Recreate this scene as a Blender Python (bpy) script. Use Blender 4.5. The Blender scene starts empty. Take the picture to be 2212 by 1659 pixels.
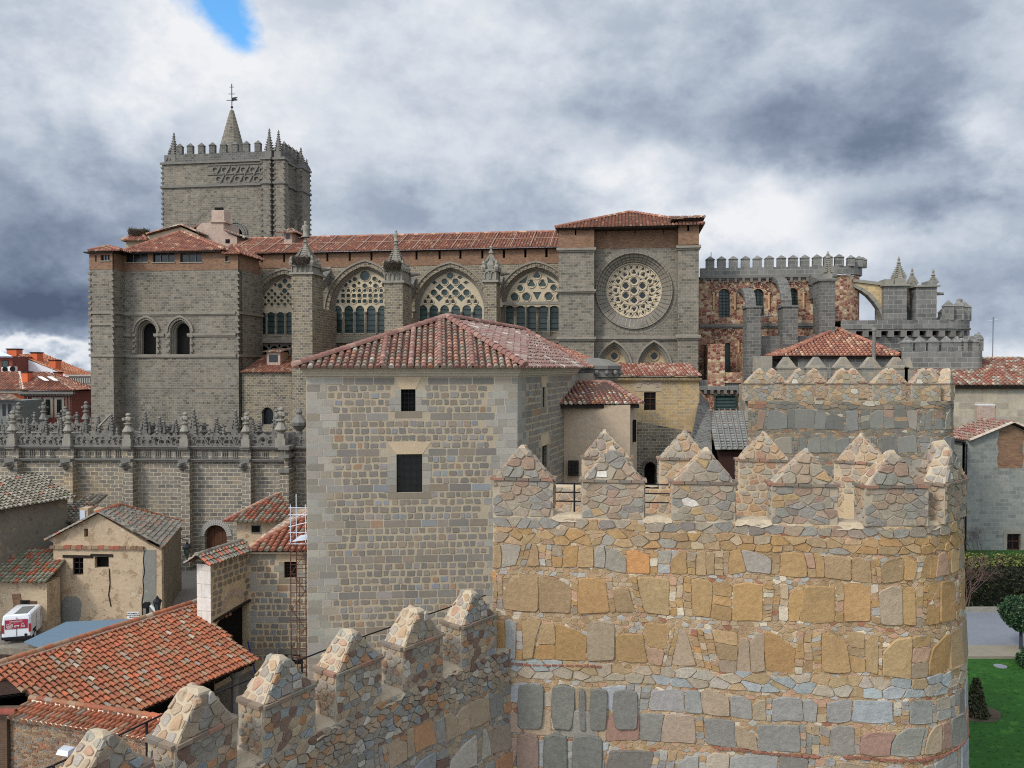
import bpy, math, random
from mathutils import Vector, geometry, noise
V = Vector
sc = bpy.context.scene
rad = math.radians

# ---------------------------------------------------------------- camera
F = 1720.0                      # focal length in units of a 2212 px wide picture
PITCH = math.atan(35.5 / F)
cam_data = bpy.data.cameras.new("camera")
cam = bpy.data.objects.new("camera", cam_data)
sc.collection.objects.link(cam)
cam_data.sensor_width = 36.0
cam_data.lens = 36.0 * F / 2212.0
cam_data.clip_start = 0.3
cam_data.clip_end = 6000
cam.location = (0, 0, 0)
cam.rotation_euler = (math.pi / 2 - PITCH, 0, 0)
sc.camera = cam

def ray(px, py):
    x = (px - 1106.0) / F
    zc = -(py - 829.5) / F
    y = math.cos(PITCH) + math.sin(PITCH) * zc
    z = -math.sin(PITCH) + math.cos(PITCH) * zc
    return V((x / y, 1.0, z / y))
def P(px, py, Y): return ray(px, py) * Y
def PZ(px, py, z):
    r = ray(px, py)
    return r * (z / r.z)

# ---------------------------------------------------------------- world: cloudy sky
SUN_AZ, SUN_EL = rad(-132), rad(40)     # azimuth from +Y towards +X
world = bpy.data.worlds.new("World")
sc.world = world
world.use_nodes = True
nt = world.node_tree
nt.nodes.clear()
def N(t, typ, **kw):
    n = t.nodes.new(typ)
    for k, v in kw.items(): setattr(n, k, v)
    return n
def setin(t, sock, v):
    if isinstance(v, bpy.types.NodeSocket): t.links.new(v, sock)
    else: sock.default_value = v
def M(t, op, a, b=0.0, c=0.0, clamp=False):
    n = N(t, 'ShaderNodeMath', operation=op, use_clamp=clamp)
    setin(t, n.inputs[0], a); setin(t, n.inputs[1], b)
    if len(n.inputs) > 2: setin(t, n.inputs[2], c)
    return n.outputs[0]
def VM(t, op, a, b=(0, 0, 0)):
    n = N(t, 'ShaderNodeVectorMath', operation=op)
    setin(t, n.inputs[0], a)
    if op == 'SCALE': setin(t, n.inputs[3], b)
    else: setin(t, n.inputs[1], b)
    return n.outputs[0]
def lin(c):
    c /= 255.0
    return c / 12.92 if c <= 0.04045 else ((c + 0.055) / 1.055) ** 2.4
def rgb(r, g, b, k=1.0): return (lin(r) * k, lin(g) * k, lin(b) * k, 1.0)
def ramp(t, fac, stops, interp='LINEAR'):
    n = N(t, 'ShaderNodeValToRGB')
    cr = n.color_ramp
    cr.interpolation = interp
    while len(cr.elements) < len(stops): cr.elements.new(0.5)
    for e, (p, c) in zip(cr.elements, stops): e.position = p; e.color = c
    setin(t, n.inputs[0], fac)
    return n.outputs[0]
def noise_tex(t, vec, scale, detail=4.0, rough=0.55, dist=0.0, dims='3D'):
    n = N(t, 'ShaderNodeTexNoise', noise_dimensions=dims)
    setin(t, n.inputs['Vector'], vec)
    n.inputs['Scale'].default_value = scale
    n.inputs['Detail'].default_value = detail
    n.inputs['Roughness'].default_value = rough
    n.inputs['Distortion'].default_value = dist
    return n

tc = N(nt, 'ShaderNodeTexCoord')
sep = N(nt, 'ShaderNodeSeparateXYZ')
dirv = VM(nt, 'NORMALIZE', tc.outputs['Generated'])
nt.links.new(dirv, sep.inputs[0])
flat = VM(nt, 'MULTIPLY', dirv, (1.0, 1.0, 1.45))
nbig = noise_tex(nt, flat, 3.0, 6, 0.55, 0.0)
nfine = noise_tex(nt, flat, 6.5, 14, 0.62, 0.0)
sepn = N(nt, 'ShaderNodeSeparateColor')
nt.links.new(nbig.outputs['Color'], sepn.inputs[0])
az = M(nt, 'ARCTAN2', sep.outputs[0], sep.outputs[1])
el = M(nt, 'ARCSINE', sep.outputs[2])
sepf = N(nt, 'ShaderNodeSeparateColor')
nt.links.new(nfine.outputs['Color'], sepf.inputs[0])
azr, elr = az, el
az = M(nt, 'ADD', az, M(nt, 'ADD', M(nt, 'MULTIPLY_ADD', sepn.outputs[0], 0.34, -0.17), M(nt, 'MULTIPLY_ADD', sepf.outputs[0], 0.12, -0.06)))
el = M(nt, 'ADD', el, M(nt, 'ADD', M(nt, 'MULTIPLY_ADD', sepn.outputs[1], 0.20, -0.10), M(nt, 'MULTIPLY_ADD', sepf.outputs[1], 0.08, -0.04)))
def azel(px, py):
    r = ray(px, py)
    return math.atan2(r.x, r.y), math.atan2(r.z, math.hypot(r.x, r.y))
def blob(px, py, sx, sy, tilt=0.0, ae=None):
    a0, e0 = azel(px, py)
    da = M(nt, 'SUBTRACT', (ae or (az, el))[0], a0); de = M(nt, 'SUBTRACT', (ae or (az, el))[1], e0)
    ct, st = math.cos(rad(tilt)), math.sin(rad(tilt))
    x = M(nt, 'ADD', M(nt, 'MULTIPLY', da, ct), M(nt, 'MULTIPLY', de, st))
    y = M(nt, 'SUBTRACT', M(nt, 'MULTIPLY', de, ct), M(nt, 'MULTIPLY', da, st))
    x = M(nt, 'DIVIDE', x, sx / F); y = M(nt, 'DIVIDE', y, sy / F)
    s = M(nt, 'ADD', M(nt, 'MULTIPLY', x, x), M(nt, 'MULTIPLY', y, y))
    return M(nt, 'EXPONENT', M(nt, 'MULTIPLY', s, -1.0))
BLOBS = [   # px, py, sx, sy, tilt, amount of brightness
    (400, 150, 230, 110, 0, .20), (700, 330, 260, 130, -20, .14), (620, 150, 240, 130, 0, .10),
    (1000, 60, 420, 140, 0, .10), (60, 560, 330, 180, 0, -.34), (110, 690, 560, 70, 0, -.42), (100, 350, 150, 120, 0, -.10),
    (70, 779, 300, 11, 0, .6), (1780, 300, 420, 120, -12, -.19), (1480, 330, 420, 80, -4, -.12), (2120, 150, 260, 170, 0, -.12),
    (1750, 380, 230, 40, -4, -.12), (1650, 470, 260, 62, -12, .30), (2130, 350, 100, 110, 40, .26), (1400, 420, 260, 60, -10, .10),
    (1950, 500, 110, 40, 5, -.34), (2060, 640, 300, 60, 0, -.12), (2190, 735, 160, 26, 0, .30), (900, 470, 260, 60, 0, -.13),
    (820, 400, 100, 60, 20, -.12), (1700, 600, 300, 50, 0, .14), (2200, 560, 120, 90, 0, -.10),
]
nsh = M(nt, 'SMOOTHSTEP', 0.32, 0.68, nfine.outputs[0]) if False else M(nt, 'MULTIPLY', M(nt, 'SUBTRACT', nfine.outputs[0], 0.39), 4.6, clamp=True)
val = M(nt, 'ADD', M(nt, 'MULTIPLY_ADD', nsh, 0.15, 0.345), M(nt, 'MULTIPLY', nfine.outputs[0], 0.52))
val = M(nt, 'ADD', val, M(nt, 'MULTIPLY_ADD', nbig.outputs[0], 0.30, -0.15))
for b in BLOBS:
    val = M(nt, 'ADD', val, M(nt, 'MULTIPLY', blob(*b[:5]), b[5]))
cloud = ramp(nt, val, [(0.0, rgb(84, 97, 120)), (0.2, rgb(115, 129, 151)), (0.4, rgb(149, 162, 182)), (0.58, rgb(180, 191, 206)),
                       (0.78, rgb(212, 219, 229)), (1.02, rgb(240, 242, 245))])
azh = M(nt, 'ADD', azr, M(nt, 'MULTIPLY_ADD', sepf.outputs[0], 0.10, -0.05)); elh = M(nt, 'ADD', elr, M(nt, 'MULTIPLY_ADD', sepf.outputs[1], 0.10, -0.05))
hole = M(nt, 'ADD', blob(455, 12, 88, 54, -28, (azh, elh)), M(nt, 'MULTIPLY', blob(525, 85, 40, 44, 0, (azh, elh)), 0.45))
hole = M(nt, 'MULTIPLY', M(nt, 'SUBTRACT', hole, 0.34), 1.9, clamp=True)
hole = M(nt, 'SMOOTH_MIN', hole, 1.0, 0.1)
sky = N(nt, 'ShaderNodeTexSky', sky_type='NISHITA')
sky.sun_disc = False
sky.sun_elevation = SUN_EL
sky.sun_rotation = SUN_AZ
sky.altitude = 1100
bgs = N(nt, 'ShaderNodeBackground'); nt.links.new(VM(nt, 'MULTIPLY', sky.outputs[0], (0.85, 1.6, 1.9)), bgs.inputs[0]); bgs.inputs[1].default_value = 0.15
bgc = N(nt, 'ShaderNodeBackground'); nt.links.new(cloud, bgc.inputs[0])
# added sky glow round the sun direction, behind the camera, to brighten the walls
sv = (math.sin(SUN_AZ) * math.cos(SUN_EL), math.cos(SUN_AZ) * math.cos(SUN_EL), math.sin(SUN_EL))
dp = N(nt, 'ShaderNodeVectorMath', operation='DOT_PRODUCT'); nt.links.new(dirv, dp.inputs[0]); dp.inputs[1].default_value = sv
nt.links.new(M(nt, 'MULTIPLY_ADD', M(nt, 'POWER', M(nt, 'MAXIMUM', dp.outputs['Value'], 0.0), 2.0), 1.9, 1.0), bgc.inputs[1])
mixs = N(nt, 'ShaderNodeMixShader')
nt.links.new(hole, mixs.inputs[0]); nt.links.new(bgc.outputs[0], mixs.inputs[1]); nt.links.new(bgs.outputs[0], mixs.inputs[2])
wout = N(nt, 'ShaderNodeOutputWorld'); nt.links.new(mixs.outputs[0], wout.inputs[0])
world.cycles.sampling_method = 'MANUAL'
world.cycles.sample_map_resolution = 512

# ---------------------------------------------------------------- sun
sd = bpy.data.lights.new("sun", 'SUN')
sun = bpy.data.objects.new("sun", sd)
sc.collection.objects.link(sun)
sd.energy = 2.0
sd.angle = rad(11)
sd.color = (1.0, 0.93, 0.83)
sdir = V((math.sin(SUN_AZ) * math.cos(SUN_EL), math.cos(SUN_AZ) * math.cos(SUN_EL), math.sin(SUN_EL)))
sun.rotation_euler = sdir.to_track_quat('Z', 'Y').to_euler()
sc.view_settings.view_transform = 'Standard'
sc.view_settings.look = 'None'
sc.view_settings.gamma = 1.0
sc.view_settings.exposure = 0.0
sc.cycles.use_denoising = False
sc.cycles.filter_width = 1.05

# ---------------------------------------------------------------- objects and tags
COL = sc.collection
def tag(o, label=None, cat=None, group=None, kind=None):
    if label: o['label'] = label
    if cat: o['category'] = cat
    if group: o['group'] = group
    if kind: o['kind'] = kind
    return o
def thing(name, label, cat, loc=(0, 0, 0), group=None, rz=0.0):
    o = bpy.data.objects.new(name, None)
    o.empty_display_size = 0.5
    o.location = loc
    o.rotation_euler = (0, 0, rz)
    COL.objects.link(o)
    return tag(o, label, cat, group)
def wloc(o):
    p = V((0, 0, 0))
    while o is not None: p += o.location; o = o.parent
    return p
def copy_tree(o, parent=None):
    c = o.copy(); COL.objects.link(c)
    if parent is not None: c.parent = parent
    for ch in list(o.children): copy_tree(ch, c)
    return c

class MB:
    """collects faces; build() links them as one mesh object"""
    def __init__(s): s.v = []; s.f = []; s.c = []; s.m = []; s.uv = {}; s.sm = []
    def face(s, pts, col=(1, 1, 1), mat=0, uv=None, smooth=False):
        i = len(s.v)
        s.v.extend([tuple(p) for p in pts])
        s.f.append(tuple(range(i, i + len(pts)))); s.c.append(col); s.m.append(mat); s.sm.append(smooth)
        if uv is not None: s.uv[len(s.f) - 1] = uv
    def mesh(s, verts, faces, col=(1, 1, 1), mat=0, smooth=False):
        i = len(s.v)
        s.v.extend([tuple(p) for p in verts])
        for f in faces:
            s.f.append(tuple(i + k for k in f)); s.c.append(col); s.m.append(mat); s.sm.append(smooth)
    def hexa(s, a, b, col=(1, 1, 1), mat=0, top=True, bottom=True):
        """a: 4 bottom points counter-clockwise from above, b: 4 top points"""
        vs = list(a) + list(b)
        fs = [(0, 1, 5, 4), (1, 2, 6, 5), (2, 3, 7, 6), (3, 0, 4, 7)]
        if top: fs.append((4, 5, 6, 7))
        if bottom: fs.append((3, 2, 1, 0))
        s.mesh(vs, fs, col, mat)
    def box(s, x0, x1, y0, y1, z0, z1, col=(1, 1, 1), mat=0):
        s.hexa([(x0, y0, z0), (x1, y0, z0), (x1, y1, z0), (x0, y1, z0)], [(x0, y0, z1), (x1, y0, z1), (x1, y1, z1), (x0, y1, z1)], col, mat)
    def prism(s, poly, z0, z1, col=(1, 1, 1), mat=0, top=True):
        """vertical prism on an xy polygon given counter-clockwise"""
        n = len(poly)
        vs = [(p[0], p[1], z0) for p in poly] + [(p[0], p[1], z1) for p in poly]
        fs = [(i, (i + 1) % n, n + (i + 1) % n, n + i) for i in range(n)]
        if top: fs.append(tuple(range(n, 2 * n)))
        fs.append(tuple(reversed(range(n))))
        s.mesh(vs, fs, col, mat)
    def bar(s, p, q, r, col=(1, 1, 1), mat=0, n=6, r2=None, smooth=True):
        p, q = V(p), V(q); d = (q - p)
        if d.length < 1e-6: return
        d.normalize(); a = d.orthogonal().normalized(); b = d.cross(a)
        r2 = r if r2 is None else r2
        vs = []
        for c, rr in ((p, r), (q, r2)):
            for k in range(n):
                t = 2 * math.pi * k / n
                vs.append(c + a * (math.cos(t) * rr) + b * (math.sin(t) * rr))
        s.mesh(vs, [(k, (k + 1) % n, n + (k + 1) % n, n + k) for k in range(n)], col, mat, smooth)
        s.mesh(vs[:n], [tuple(reversed(range(n)))], col, mat); s.mesh(vs[n:], [tuple(range(n))], col, mat)
    def lathe(s, c, prof, n=10, col=(1, 1, 1), mat=0, smooth=True, ph=0.0, sq=None):
        """prof: (radius, z); c: base centre"""
        c = V(c); vs = []; m = len(prof)
        for r, z in prof:
            for k in range(n):
                t = 2 * math.pi * (k + ph) / n
                vs.append((c.x + r * math.cos(t), c.y + r * math.sin(t), c.z + z))
        fs = [(j * n + k, j * n + (k + 1) % n, (j + 1) * n + (k + 1) % n, (j + 1) * n + k) for j in range(m - 1) for k in range(n)]
        s.mesh(vs, fs, col, mat, smooth)
        s.mesh(vs[-n:], [tuple(range(n))], col, mat)
    def wobble(s, amp, f):
        s.v = [tuple(V(p) + noise.noise_vector(V(p) * f + V((amp * 99, f, 3))) * amp) for p in s.v]
    def build(s, name, mats, parent=None):
        me = bpy.data.meshes.new(name)
        off = wloc(parent) if parent is not None else V((0, 0, 0))
        vs = [(x - off.x, y - off.y, z - off.z) for x, y, z in s.v] if parent is not None else s.v
        me.from_pydata(vs, [], s.f)
        if not isinstance(mats, (list, tuple)): mats = [mats]
        for m in mats: me.materials.append(m)
        me.polygons.foreach_set('material_index', s.m)
        me.polygons.foreach_set('use_smooth', s.sm)
        nl = len(me.loops)
        uv = me.uv_layers.new(name='UVMap')
        uvs = [0.0] * (2 * nl)
        cols = [1.0] * (4 * nl)
        me.update()
        V0 = s.v
        for pi, poly in enumerate(me.polygons):
            n = poly.normal
            c = s.c[pi]
            if pi in s.uv: uu = s.uv[pi]
            else: uu = None
            if uu is None:
                if abs(n.z) > 0.985: t = V((1, 0, 0)); b = V((0, 1, 0))
                else:
                    t = V((-n.y, n.x, 0)).normalized(); b = n.cross(t)
            for k, li in enumerate(poly.loop_indices):
                if uu is None:
                    p = V(V0[me.loops[li].vertex_index])
                    uvs[2 * li] = p.dot(t); uvs[2 * li + 1] = p.dot(b)
                else:
                    uvs[2 * li], uvs[2 * li + 1] = uu[k]
                cols[4 * li] = c[0]; cols[4 * li + 1] = c[1]; cols[4 * li + 2] = c[2]
        uv.data.foreach_set('uv', uvs)
        ca = me.color_attributes.new('Col', 'FLOAT_COLOR', 'CORNER')
        ca.data.foreach_set('color', cols)
        o = bpy.data.objects.new(name, me)
        COL.objects.link(o)
        if parent is not None: o.parent = parent
        return o

# ---------------------------------------------------------------- frames
class Fr:
    """upright frame: u along the wall, d depth away from the viewer, z up"""
    def __init__(s, deg):
        t = rad(deg); s.U = V((math.cos(t), -math.sin(t), 0)); s.D = V((math.sin(t), math.cos(t), 0))
    def uz(s, px, py, d):
        r = ray(px, py); t = d / r.dot(s.D); p = r * t
        return p.dot(s.U), p.z
    def u(s, px, d, py=794): return s.uz(px, py, d)[0]
    def z(s, px, py, d): return s.uz(px, py, d)[1]
    def pt(s, u, d, z): return s.U * u + s.D * d + V((0, 0, z))
    def M(s, d0): return lambda u, z, w: s.pt(u, d0 - w, z)      # w: outwards
    def box(s, mb, u0, u1, d0, d1, z0, z1, col=(1, 1, 1), mat=0):
        q = [(u0, d0), (u1, d0), (u1, d1), (u0, d1)]
        mb.hexa([s.pt(a, b, z0) for a, b in q], [s.pt(a, b, z1) for a, b in q], col, mat)
    def slopebox(s, mb, u0, u1, d0, d1, z0, zf, zb, col=(1, 1, 1), mat=0):
        q = [(u0, d0), (u1, d0), (u1, d1), (u0, d1)]
        mb.hexa([s.pt(a, b, z0) for a, b in q], [s.pt(u0, d0, zf), s.pt(u1, d0, zf), s.pt(u1, d1, zb), s.pt(u0, d1, zb)], col, mat)

def area2(p): return 0.5 * sum(p[i - 1][0] * p[i][1] - p[i][0] * p[i - 1][1] for i in range(len(p)))
def plate(mb, Mf, outer, holes, w0, w1, col=(1, 1, 1), mat=0, rim=True, back=False, hmat=None):
    """flat plate with holes: front at outward offset w1, back at w0; the hole sides are the reveals"""
    if area2(outer) < 0: outer = outer[::-1]
    holes = [h if area2(h) > 0 else h[::-1] for h in holes]
    loops = [[V((a, b, 0)) for a, b in l] for l in [outer] + [h[::-1] for h in holes]]
    tris = geometry.tessellate_polygon(loops)
    flat = [p for l in loops for p in l]
    vs = [Mf(p.x, p.y, w1) for p in flat]
    fs = []
    for t in tris:
        a, b, c = (flat[i] for i in t)
        cr = (b - a).cross(c - a).z
        if abs(cr) < 1e-9: continue
        fs.append(tuple(t) if cr > 0 else tuple(reversed(t)))
    # mapping (u right, z up, w outwards) is right handed seen from the front
    mb.mesh(vs, fs, col, mat)
    if back:
        mb.mesh([Mf(p.x, p.y, w0) for p in flat], [tuple(reversed(f)) for f in fs], col, mat)
    hm = mat if hmat is None else hmat
    for h in holes:
        n = len(h)
        for i in range(n):
            a, b = h[i], h[(i + 1) % n]
            mb.face([Mf(a[0], a[1], w1), Mf(b[0], b[1], w1), Mf(b[0], b[1], w0), Mf(a[0], a[1], w0)], col, hm)
    if rim:
        n = len(outer)
        for i in range(n):
            a, b = outer[i], outer[(i + 1) % n]
            mb.face([Mf(b[0], b[1], w1), Mf(a[0], a[1], w1), Mf(a[0], a[1], w0), Mf(b[0], b[1], w0)], col, mat)

def arch(cx, zs, hw, rise, n=9, base=None):
    """pointed (or round when rise == hw) arch from the left springing over to the right; with base: closed opening"""
    R = (hw * hw + rise * rise) / (2 * hw)
    c = -hw + R
    a1 = math.acos(max(-1, min(1, (0 - c) / R)))
    L = []
    for k in range(n + 1):
        a = math.pi + (a1 - math.pi) * k / n
        L.append((cx + c + R * math.cos(a), zs + R * math.sin(a)))
    Rr = [(2 * cx - x, z) for x, z in reversed(L[:-1])]
    pts = L + Rr
    if base is not None: pts = [(cx - hw, base)] + pts + [(cx + hw, base)]
    return pts
def rect(x0, x1, z0, z1): return [(x0, z0), (x1, z0), (x1, z1), (x0, z1)]
def circ(cx, cz, r, n=20): return [(cx + r * math.cos(2 * math.pi * k / n), cz + r * math.sin(2 * math.pi * k / n)) for k in range(n)]
def foil(cx, cz, r, lobes=4, ph=0.0, k=0.52, n=7):
    """multi-lobed opening of overall radius r"""
    lr = r * k if lobes > 3 else r * 0.5
    dc = r - lr
    out = []
    half = math.pi / lobes
    for i in range(lobes):
        a = ph + 2 * math.pi * i / lobes
        # lobe arc limited to its sector
        ccx, ccz = cx + dc * math.cos(a), cz + dc * math.sin(a)
        span = math.pi - half * 0.75
        for j in range(n):
            t = a - span + 2 * span * j / (n - 1)
            x, z = ccx + lr * 0.93 * math.cos(t), ccz + lr * 0.93 * math.sin(t)
            ang = math.atan2(z - cz, x - cx) - a
            while ang > math.pi: ang -= 2 * math.pi
            while ang < -math.pi: ang += 2 * math.pi
            if abs(ang) < half * 0.93: out.append((x, z))
    return out
def pip(p, poly):
    x, y = p; c = False; j = len(poly) - 1
    for i in range(len(poly)):
        xi, yi = poly[i]; xj, yj = poly[j]
        if (yi > y) != (yj > y) and x < (xj - xi) * (y - yi) / (yj - yi) + xi: c = not c
        j = i
    return c
def inside(h, poly): return all(pip(p, poly) for p in h)
def band(mb, Mf, inner, outer, w0, w1, col=(1, 1, 1), mat=0, gap=0.0, blocks=None, joint=0.0, rng=None, cols=None):
    """moulding between two polylines with the same count (open), front at w1, base at w0"""
    n = len(inner)
    for i in range(n - 1):
        a, b = inner[i], inner[i + 1]; c, d = outer[i + 1], outer[i]
        cc = col if cols is None else rng.choice(cols)
        if joint:
            def sh(p, q, k): return (p[0] + (q[0] - p[0]) * k, p[1] + (q[1] - p[1]) * k)
            L = max(1e-6, math.dist(a, b)); k = min(0.3, joint / L / 2)
            a, b, c, d = sh(a, b, k), sh(b, a, k), sh(c, d, k), sh(d, c, k)
        q = [a, b, c, d]
        f = [Mf(p[0], p[1], w1) for p in q]; g = [Mf(p[0], p[1], w0) for p in q]
        fl = area2(q) < 0
        def put(pts):
            mb.face(pts[::-1] if fl else pts, cc, mat)
        put(f)
        for k in range(4):
            k2 = (k + 1) % 4
            put([f[k], g[k], g[k2], f[k2]])

# ---------------------------------------------------------------- irregular stones
def clip_half(poly, a, b, c):
    """keep a*x+b*y <= c"""
    out = []
    n = len(poly)
    for i in range(n):
        p, q = poly[i], poly[(i + 1) % n]
        dp = a * p[0] + b * p[1] - c; dq = a * q[0] + b * q[1] - c
        if dp <= 0: out.append(p)
        if (dp < 0 < dq) or (dq < 0 < dp):
            t = dp / (dp - dq)
            out.append((p[0] + (q[0] - p[0]) * t, p[1] + (q[1] - p[1]) * t))
    return out
def clip_conv(poly, conv):
    n = len(conv)
    for i in range(n):
        p, q = conv[i], conv[(i + 1) % n]
        a, b = q[1] - p[1], -(q[0] - p[0])
        poly = clip_half(poly, a, b, a * p[0] + b * p[1])
        if len(poly) < 3: return []
    return poly
def cells(x0, x1, y0, y1, sx, sy, rng, jit=0.42, conv=None):
    nx = max(1, int(round((x1 - x0) / sx))); ny = max(1, int(round((y1 - y0) / sy)))
    sx = (x1 - x0) / nx; sy = (y1 - y0) / ny
    pts = {}
    for j in range(-2, ny + 2):
        for i in range(-2, nx + 2):
            pts[(i, j)] = (i + 0.5 + 0.5 * (j % 2) - 0.25 + rng.uniform(-jit, jit), j + 0.5 + rng.uniform(-jit, jit) * 0.9)
    out = []
    for j in range(ny):
        for i in range(nx):
            p = pts[(i, j)]
            poly = [(p[0] - 2, p[1] - 2), (p[0] + 2, p[1] - 2), (p[0] + 2, p[1] + 2), (p[0] - 2, p[1] + 2)]
            for dj in (-1, 0, 1, -2, 2):
                for di in (-1, 0, 1, -2, 2):
                    if di == 0 and dj == 0: continue
                    q = pts.get((i + di, j + dj))
                    if q is None: continue
                    a, b = q[0] - p[0], q[1] - p[1]
                    if a * a + b * b > 9: continue
                    poly = clip_half(poly, a, b, (a * (p[0] + q[0]) + b * (p[1] + q[1])) / 2)
                    if len(poly) < 3: break
                if len(poly) < 3: break
            if len(poly) < 3: continue
            poly = [(x0 + a * sx, y0 + b * sy) for a, b in poly]
            poly = clip_conv(poly, conv if conv else rect(x0, x1, y0, y1))
            if len(poly) >= 3 and area2(poly) > 0.12 * sx * sy: out.append(poly)
    return out
def chaikin(poly, k=0.22):
    out = []
    n = len(poly)
    for i in range(n):
        p, q = poly[i], poly[(i + 1) % n]
        out.append((p[0] + (q[0] - p[0]) * k, p[1] + (q[1] - p[1]) * k))
        out.append((p[0] + (q[0] - p[0]) * (1 - k), p[1] + (q[1] - p[1]) * (1 - k)))
    return out
def stone(mb, Mf, poly, h, col, joint, rng, mat=0, rnd=0.2, top=0.88, tilt=0.06, base=-0.02):
    cx = sum(p[0] for p in poly) / len(poly); cy = sum(p[1] for p in poly) / len(poly)
    r = math.sqrt(max(1e-6, abs(area2(poly)) / math.pi))
    k = max(0.4, 1 - joint / (2 * r))
    q = [(cx + (a - cx) * k, cy + (b - cy) * k) for a, b in poly]
    if rnd > 0: q = chaikin(q, rnd)
    ta, tb = rng.uniform(-tilt, tilt), rng.uniform(-tilt, tilt)
    n = len(q)
    vs = [Mf(a, b, base) for a, b in q] + [Mf(a, b, h * 0.6) for a, b in q]
    vs += [Mf(cx + (a - cx) * top, cy + (b - cy) * top, h * rng.uniform(0.88, 1.08) + ta * (a - cx) + tb * (b - cy)) for a, b in q]
    fs = [(j * n + i, j * n + (i + 1) % n, (j + 1) * n + (i + 1) % n, (j + 1) * n + i) for j in range(2) for i in range(n)]
    fs.append(tuple(range(2 * n, 3 * n)))
    mb.mesh(vs, fs, col, mat)
def vary(c, rng, a=0.11, b=0.02):
    k = 1 + rng.uniform(-a, a)
    return tuple(max(0.0, x * k * (1 + rng.uniform(-b, b))) for x in c[:3])
def pick(pal, rng):
    """pal: list of (weight, colour)"""
    t = rng.random() * sum(w for w, _ in pal)
    for w, c in pal:
        t -= w
        if t <= 0: return vary(c, rng)
    return vary(pal[-1][1], rng)
def rubble(mb, Mf, conv, sx, sy, pal, rng, h=0.04, joint=0.03, mat=0, jit=0.42, skip=None, rnd=0.2):
    x0 = min(p[0] for p in conv); x1 = max(p[0] for p in conv); y0 = min(p[1] for p in conv); y1 = max(p[1] for p in conv)
    if area2(conv) < 0: conv = conv[::-1]
    for poly in cells(x0, x1, y0, y1, sx, sy, rng, jit, conv):
        if skip:
            cx = sum(p[0] for p in poly) / len(poly); cy = sum(p[1] for p in poly) / len(poly)
            if skip(cx, cy): continue
        stone(mb, Mf, poly, h * rng.uniform(0.5, 1.3), pick(pal, rng), joint, rng, mat, rnd)

# ---------------------------------------------------------------- roof tiles
def tiles(mb, poly, pitch, length, pal, rng, r=None, base=(0.085, 0.05, 0.038), seg=4, lip=0.35, off=0.0, sag=0.02):
    """barrel tiles on a planar polygon; the eave runs from poly[0] to poly[1]; columns climb at right angles to it"""
    poly = [V(p) for p in poly]
    o = poly[0]; U = (poly[1] - o).normalized()
    Nn = V((0, 0, 0))
    for i in range(1, len(poly) - 1): Nn += (poly[i] - o).cross(poly[i + 1] - o)
    Nn.normalize()
    if Nn.z < 0: Nn = -Nn
    W = Nn.cross(U)
    if W.z < 0: W = -W
    q = [((p - o).dot(U), (p - o).dot(W)) for p in poly]
    mb.face(poly if (poly[1] - poly[0]).cross(poly[2] - poly[0]).z > 0 else poly[::-1], base, 0)
    r = pitch * 0.40 if r is None else r
    u0 = min(p[0] for p in q); u1 = max(p[0] for p in q)
    nc = max(1, int((u1 - u0) / pitch)); pitch = (u1 - u0) / nc
    hand = U.cross(W).dot(Nn) > 0
    for c in range(nc):
        u = u0 + (c + 0.5) * pitch
        vs = []
        n = len(q)
        for i in range(n):
            a, b = q[i], q[(i + 1) % n]
            if (a[0] <= u < b[0]) or (b[0] <= u < a[0]):
                vs.append(a[1] + (b[1] - a[1]) * (u - a[0]) / (b[0] - a[0]))
        if len(vs) < 2: continue
        v0, v1 = min(vs), max(vs)
        v = v0 - 0.06 + rng.uniform(-0.02, 0.02)
        last = rng.choice(pal)[1]
        du = rng.uniform(-0.02, 0.02)
        while v < v1 - 0.1:
            L = min(length * rng.uniform(0.93, 1.07), v1 - v + 0.03)
            col = pick(pal, rng)
            rl = r * rng.uniform(0.97, 1.06); rh = r * 0.86
            ju = du + rng.uniform(-0.012, 0.012)
            ring0 = []; ring1 = []
            lift0 = r * lip + rng.uniform(0, 0.012)
            for k in range(seg + 1):
                t = math.pi * k / seg
                a, hgt = math.cos(t), math.sin(t)
                uu = -a
                ring0.append(o + U * (u + ju + uu * rl) + W * v + Nn * (hgt * rl * 0.9 + lift0 * (1 if 0 < k < seg else 0.5) + off))
                ring1.append(o + U * (u + ju + uu * rh) + W * (v + L * 1.06) + Nn * (hgt * rh * 0.85 + off))
            vv = ring0 + ring1 + [o + U * (u + ju) + W * v + Nn * (off - 0.01)]
            m = seg + 1
            fs = [(k, k + 1, m + k + 1, m + k) if hand else (m + k, m + k + 1, k + 1, k) for k in range(seg)]
            mb.mesh(vv, fs, col, 0, True)
            i0 = 2 * m
            mb.mesh(vv, [(k + 1, k, i0) if hand else (k, k + 1, i0) for k in range(seg)], tuple(x * 0.75 for x in col), 0)
            v += L
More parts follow.
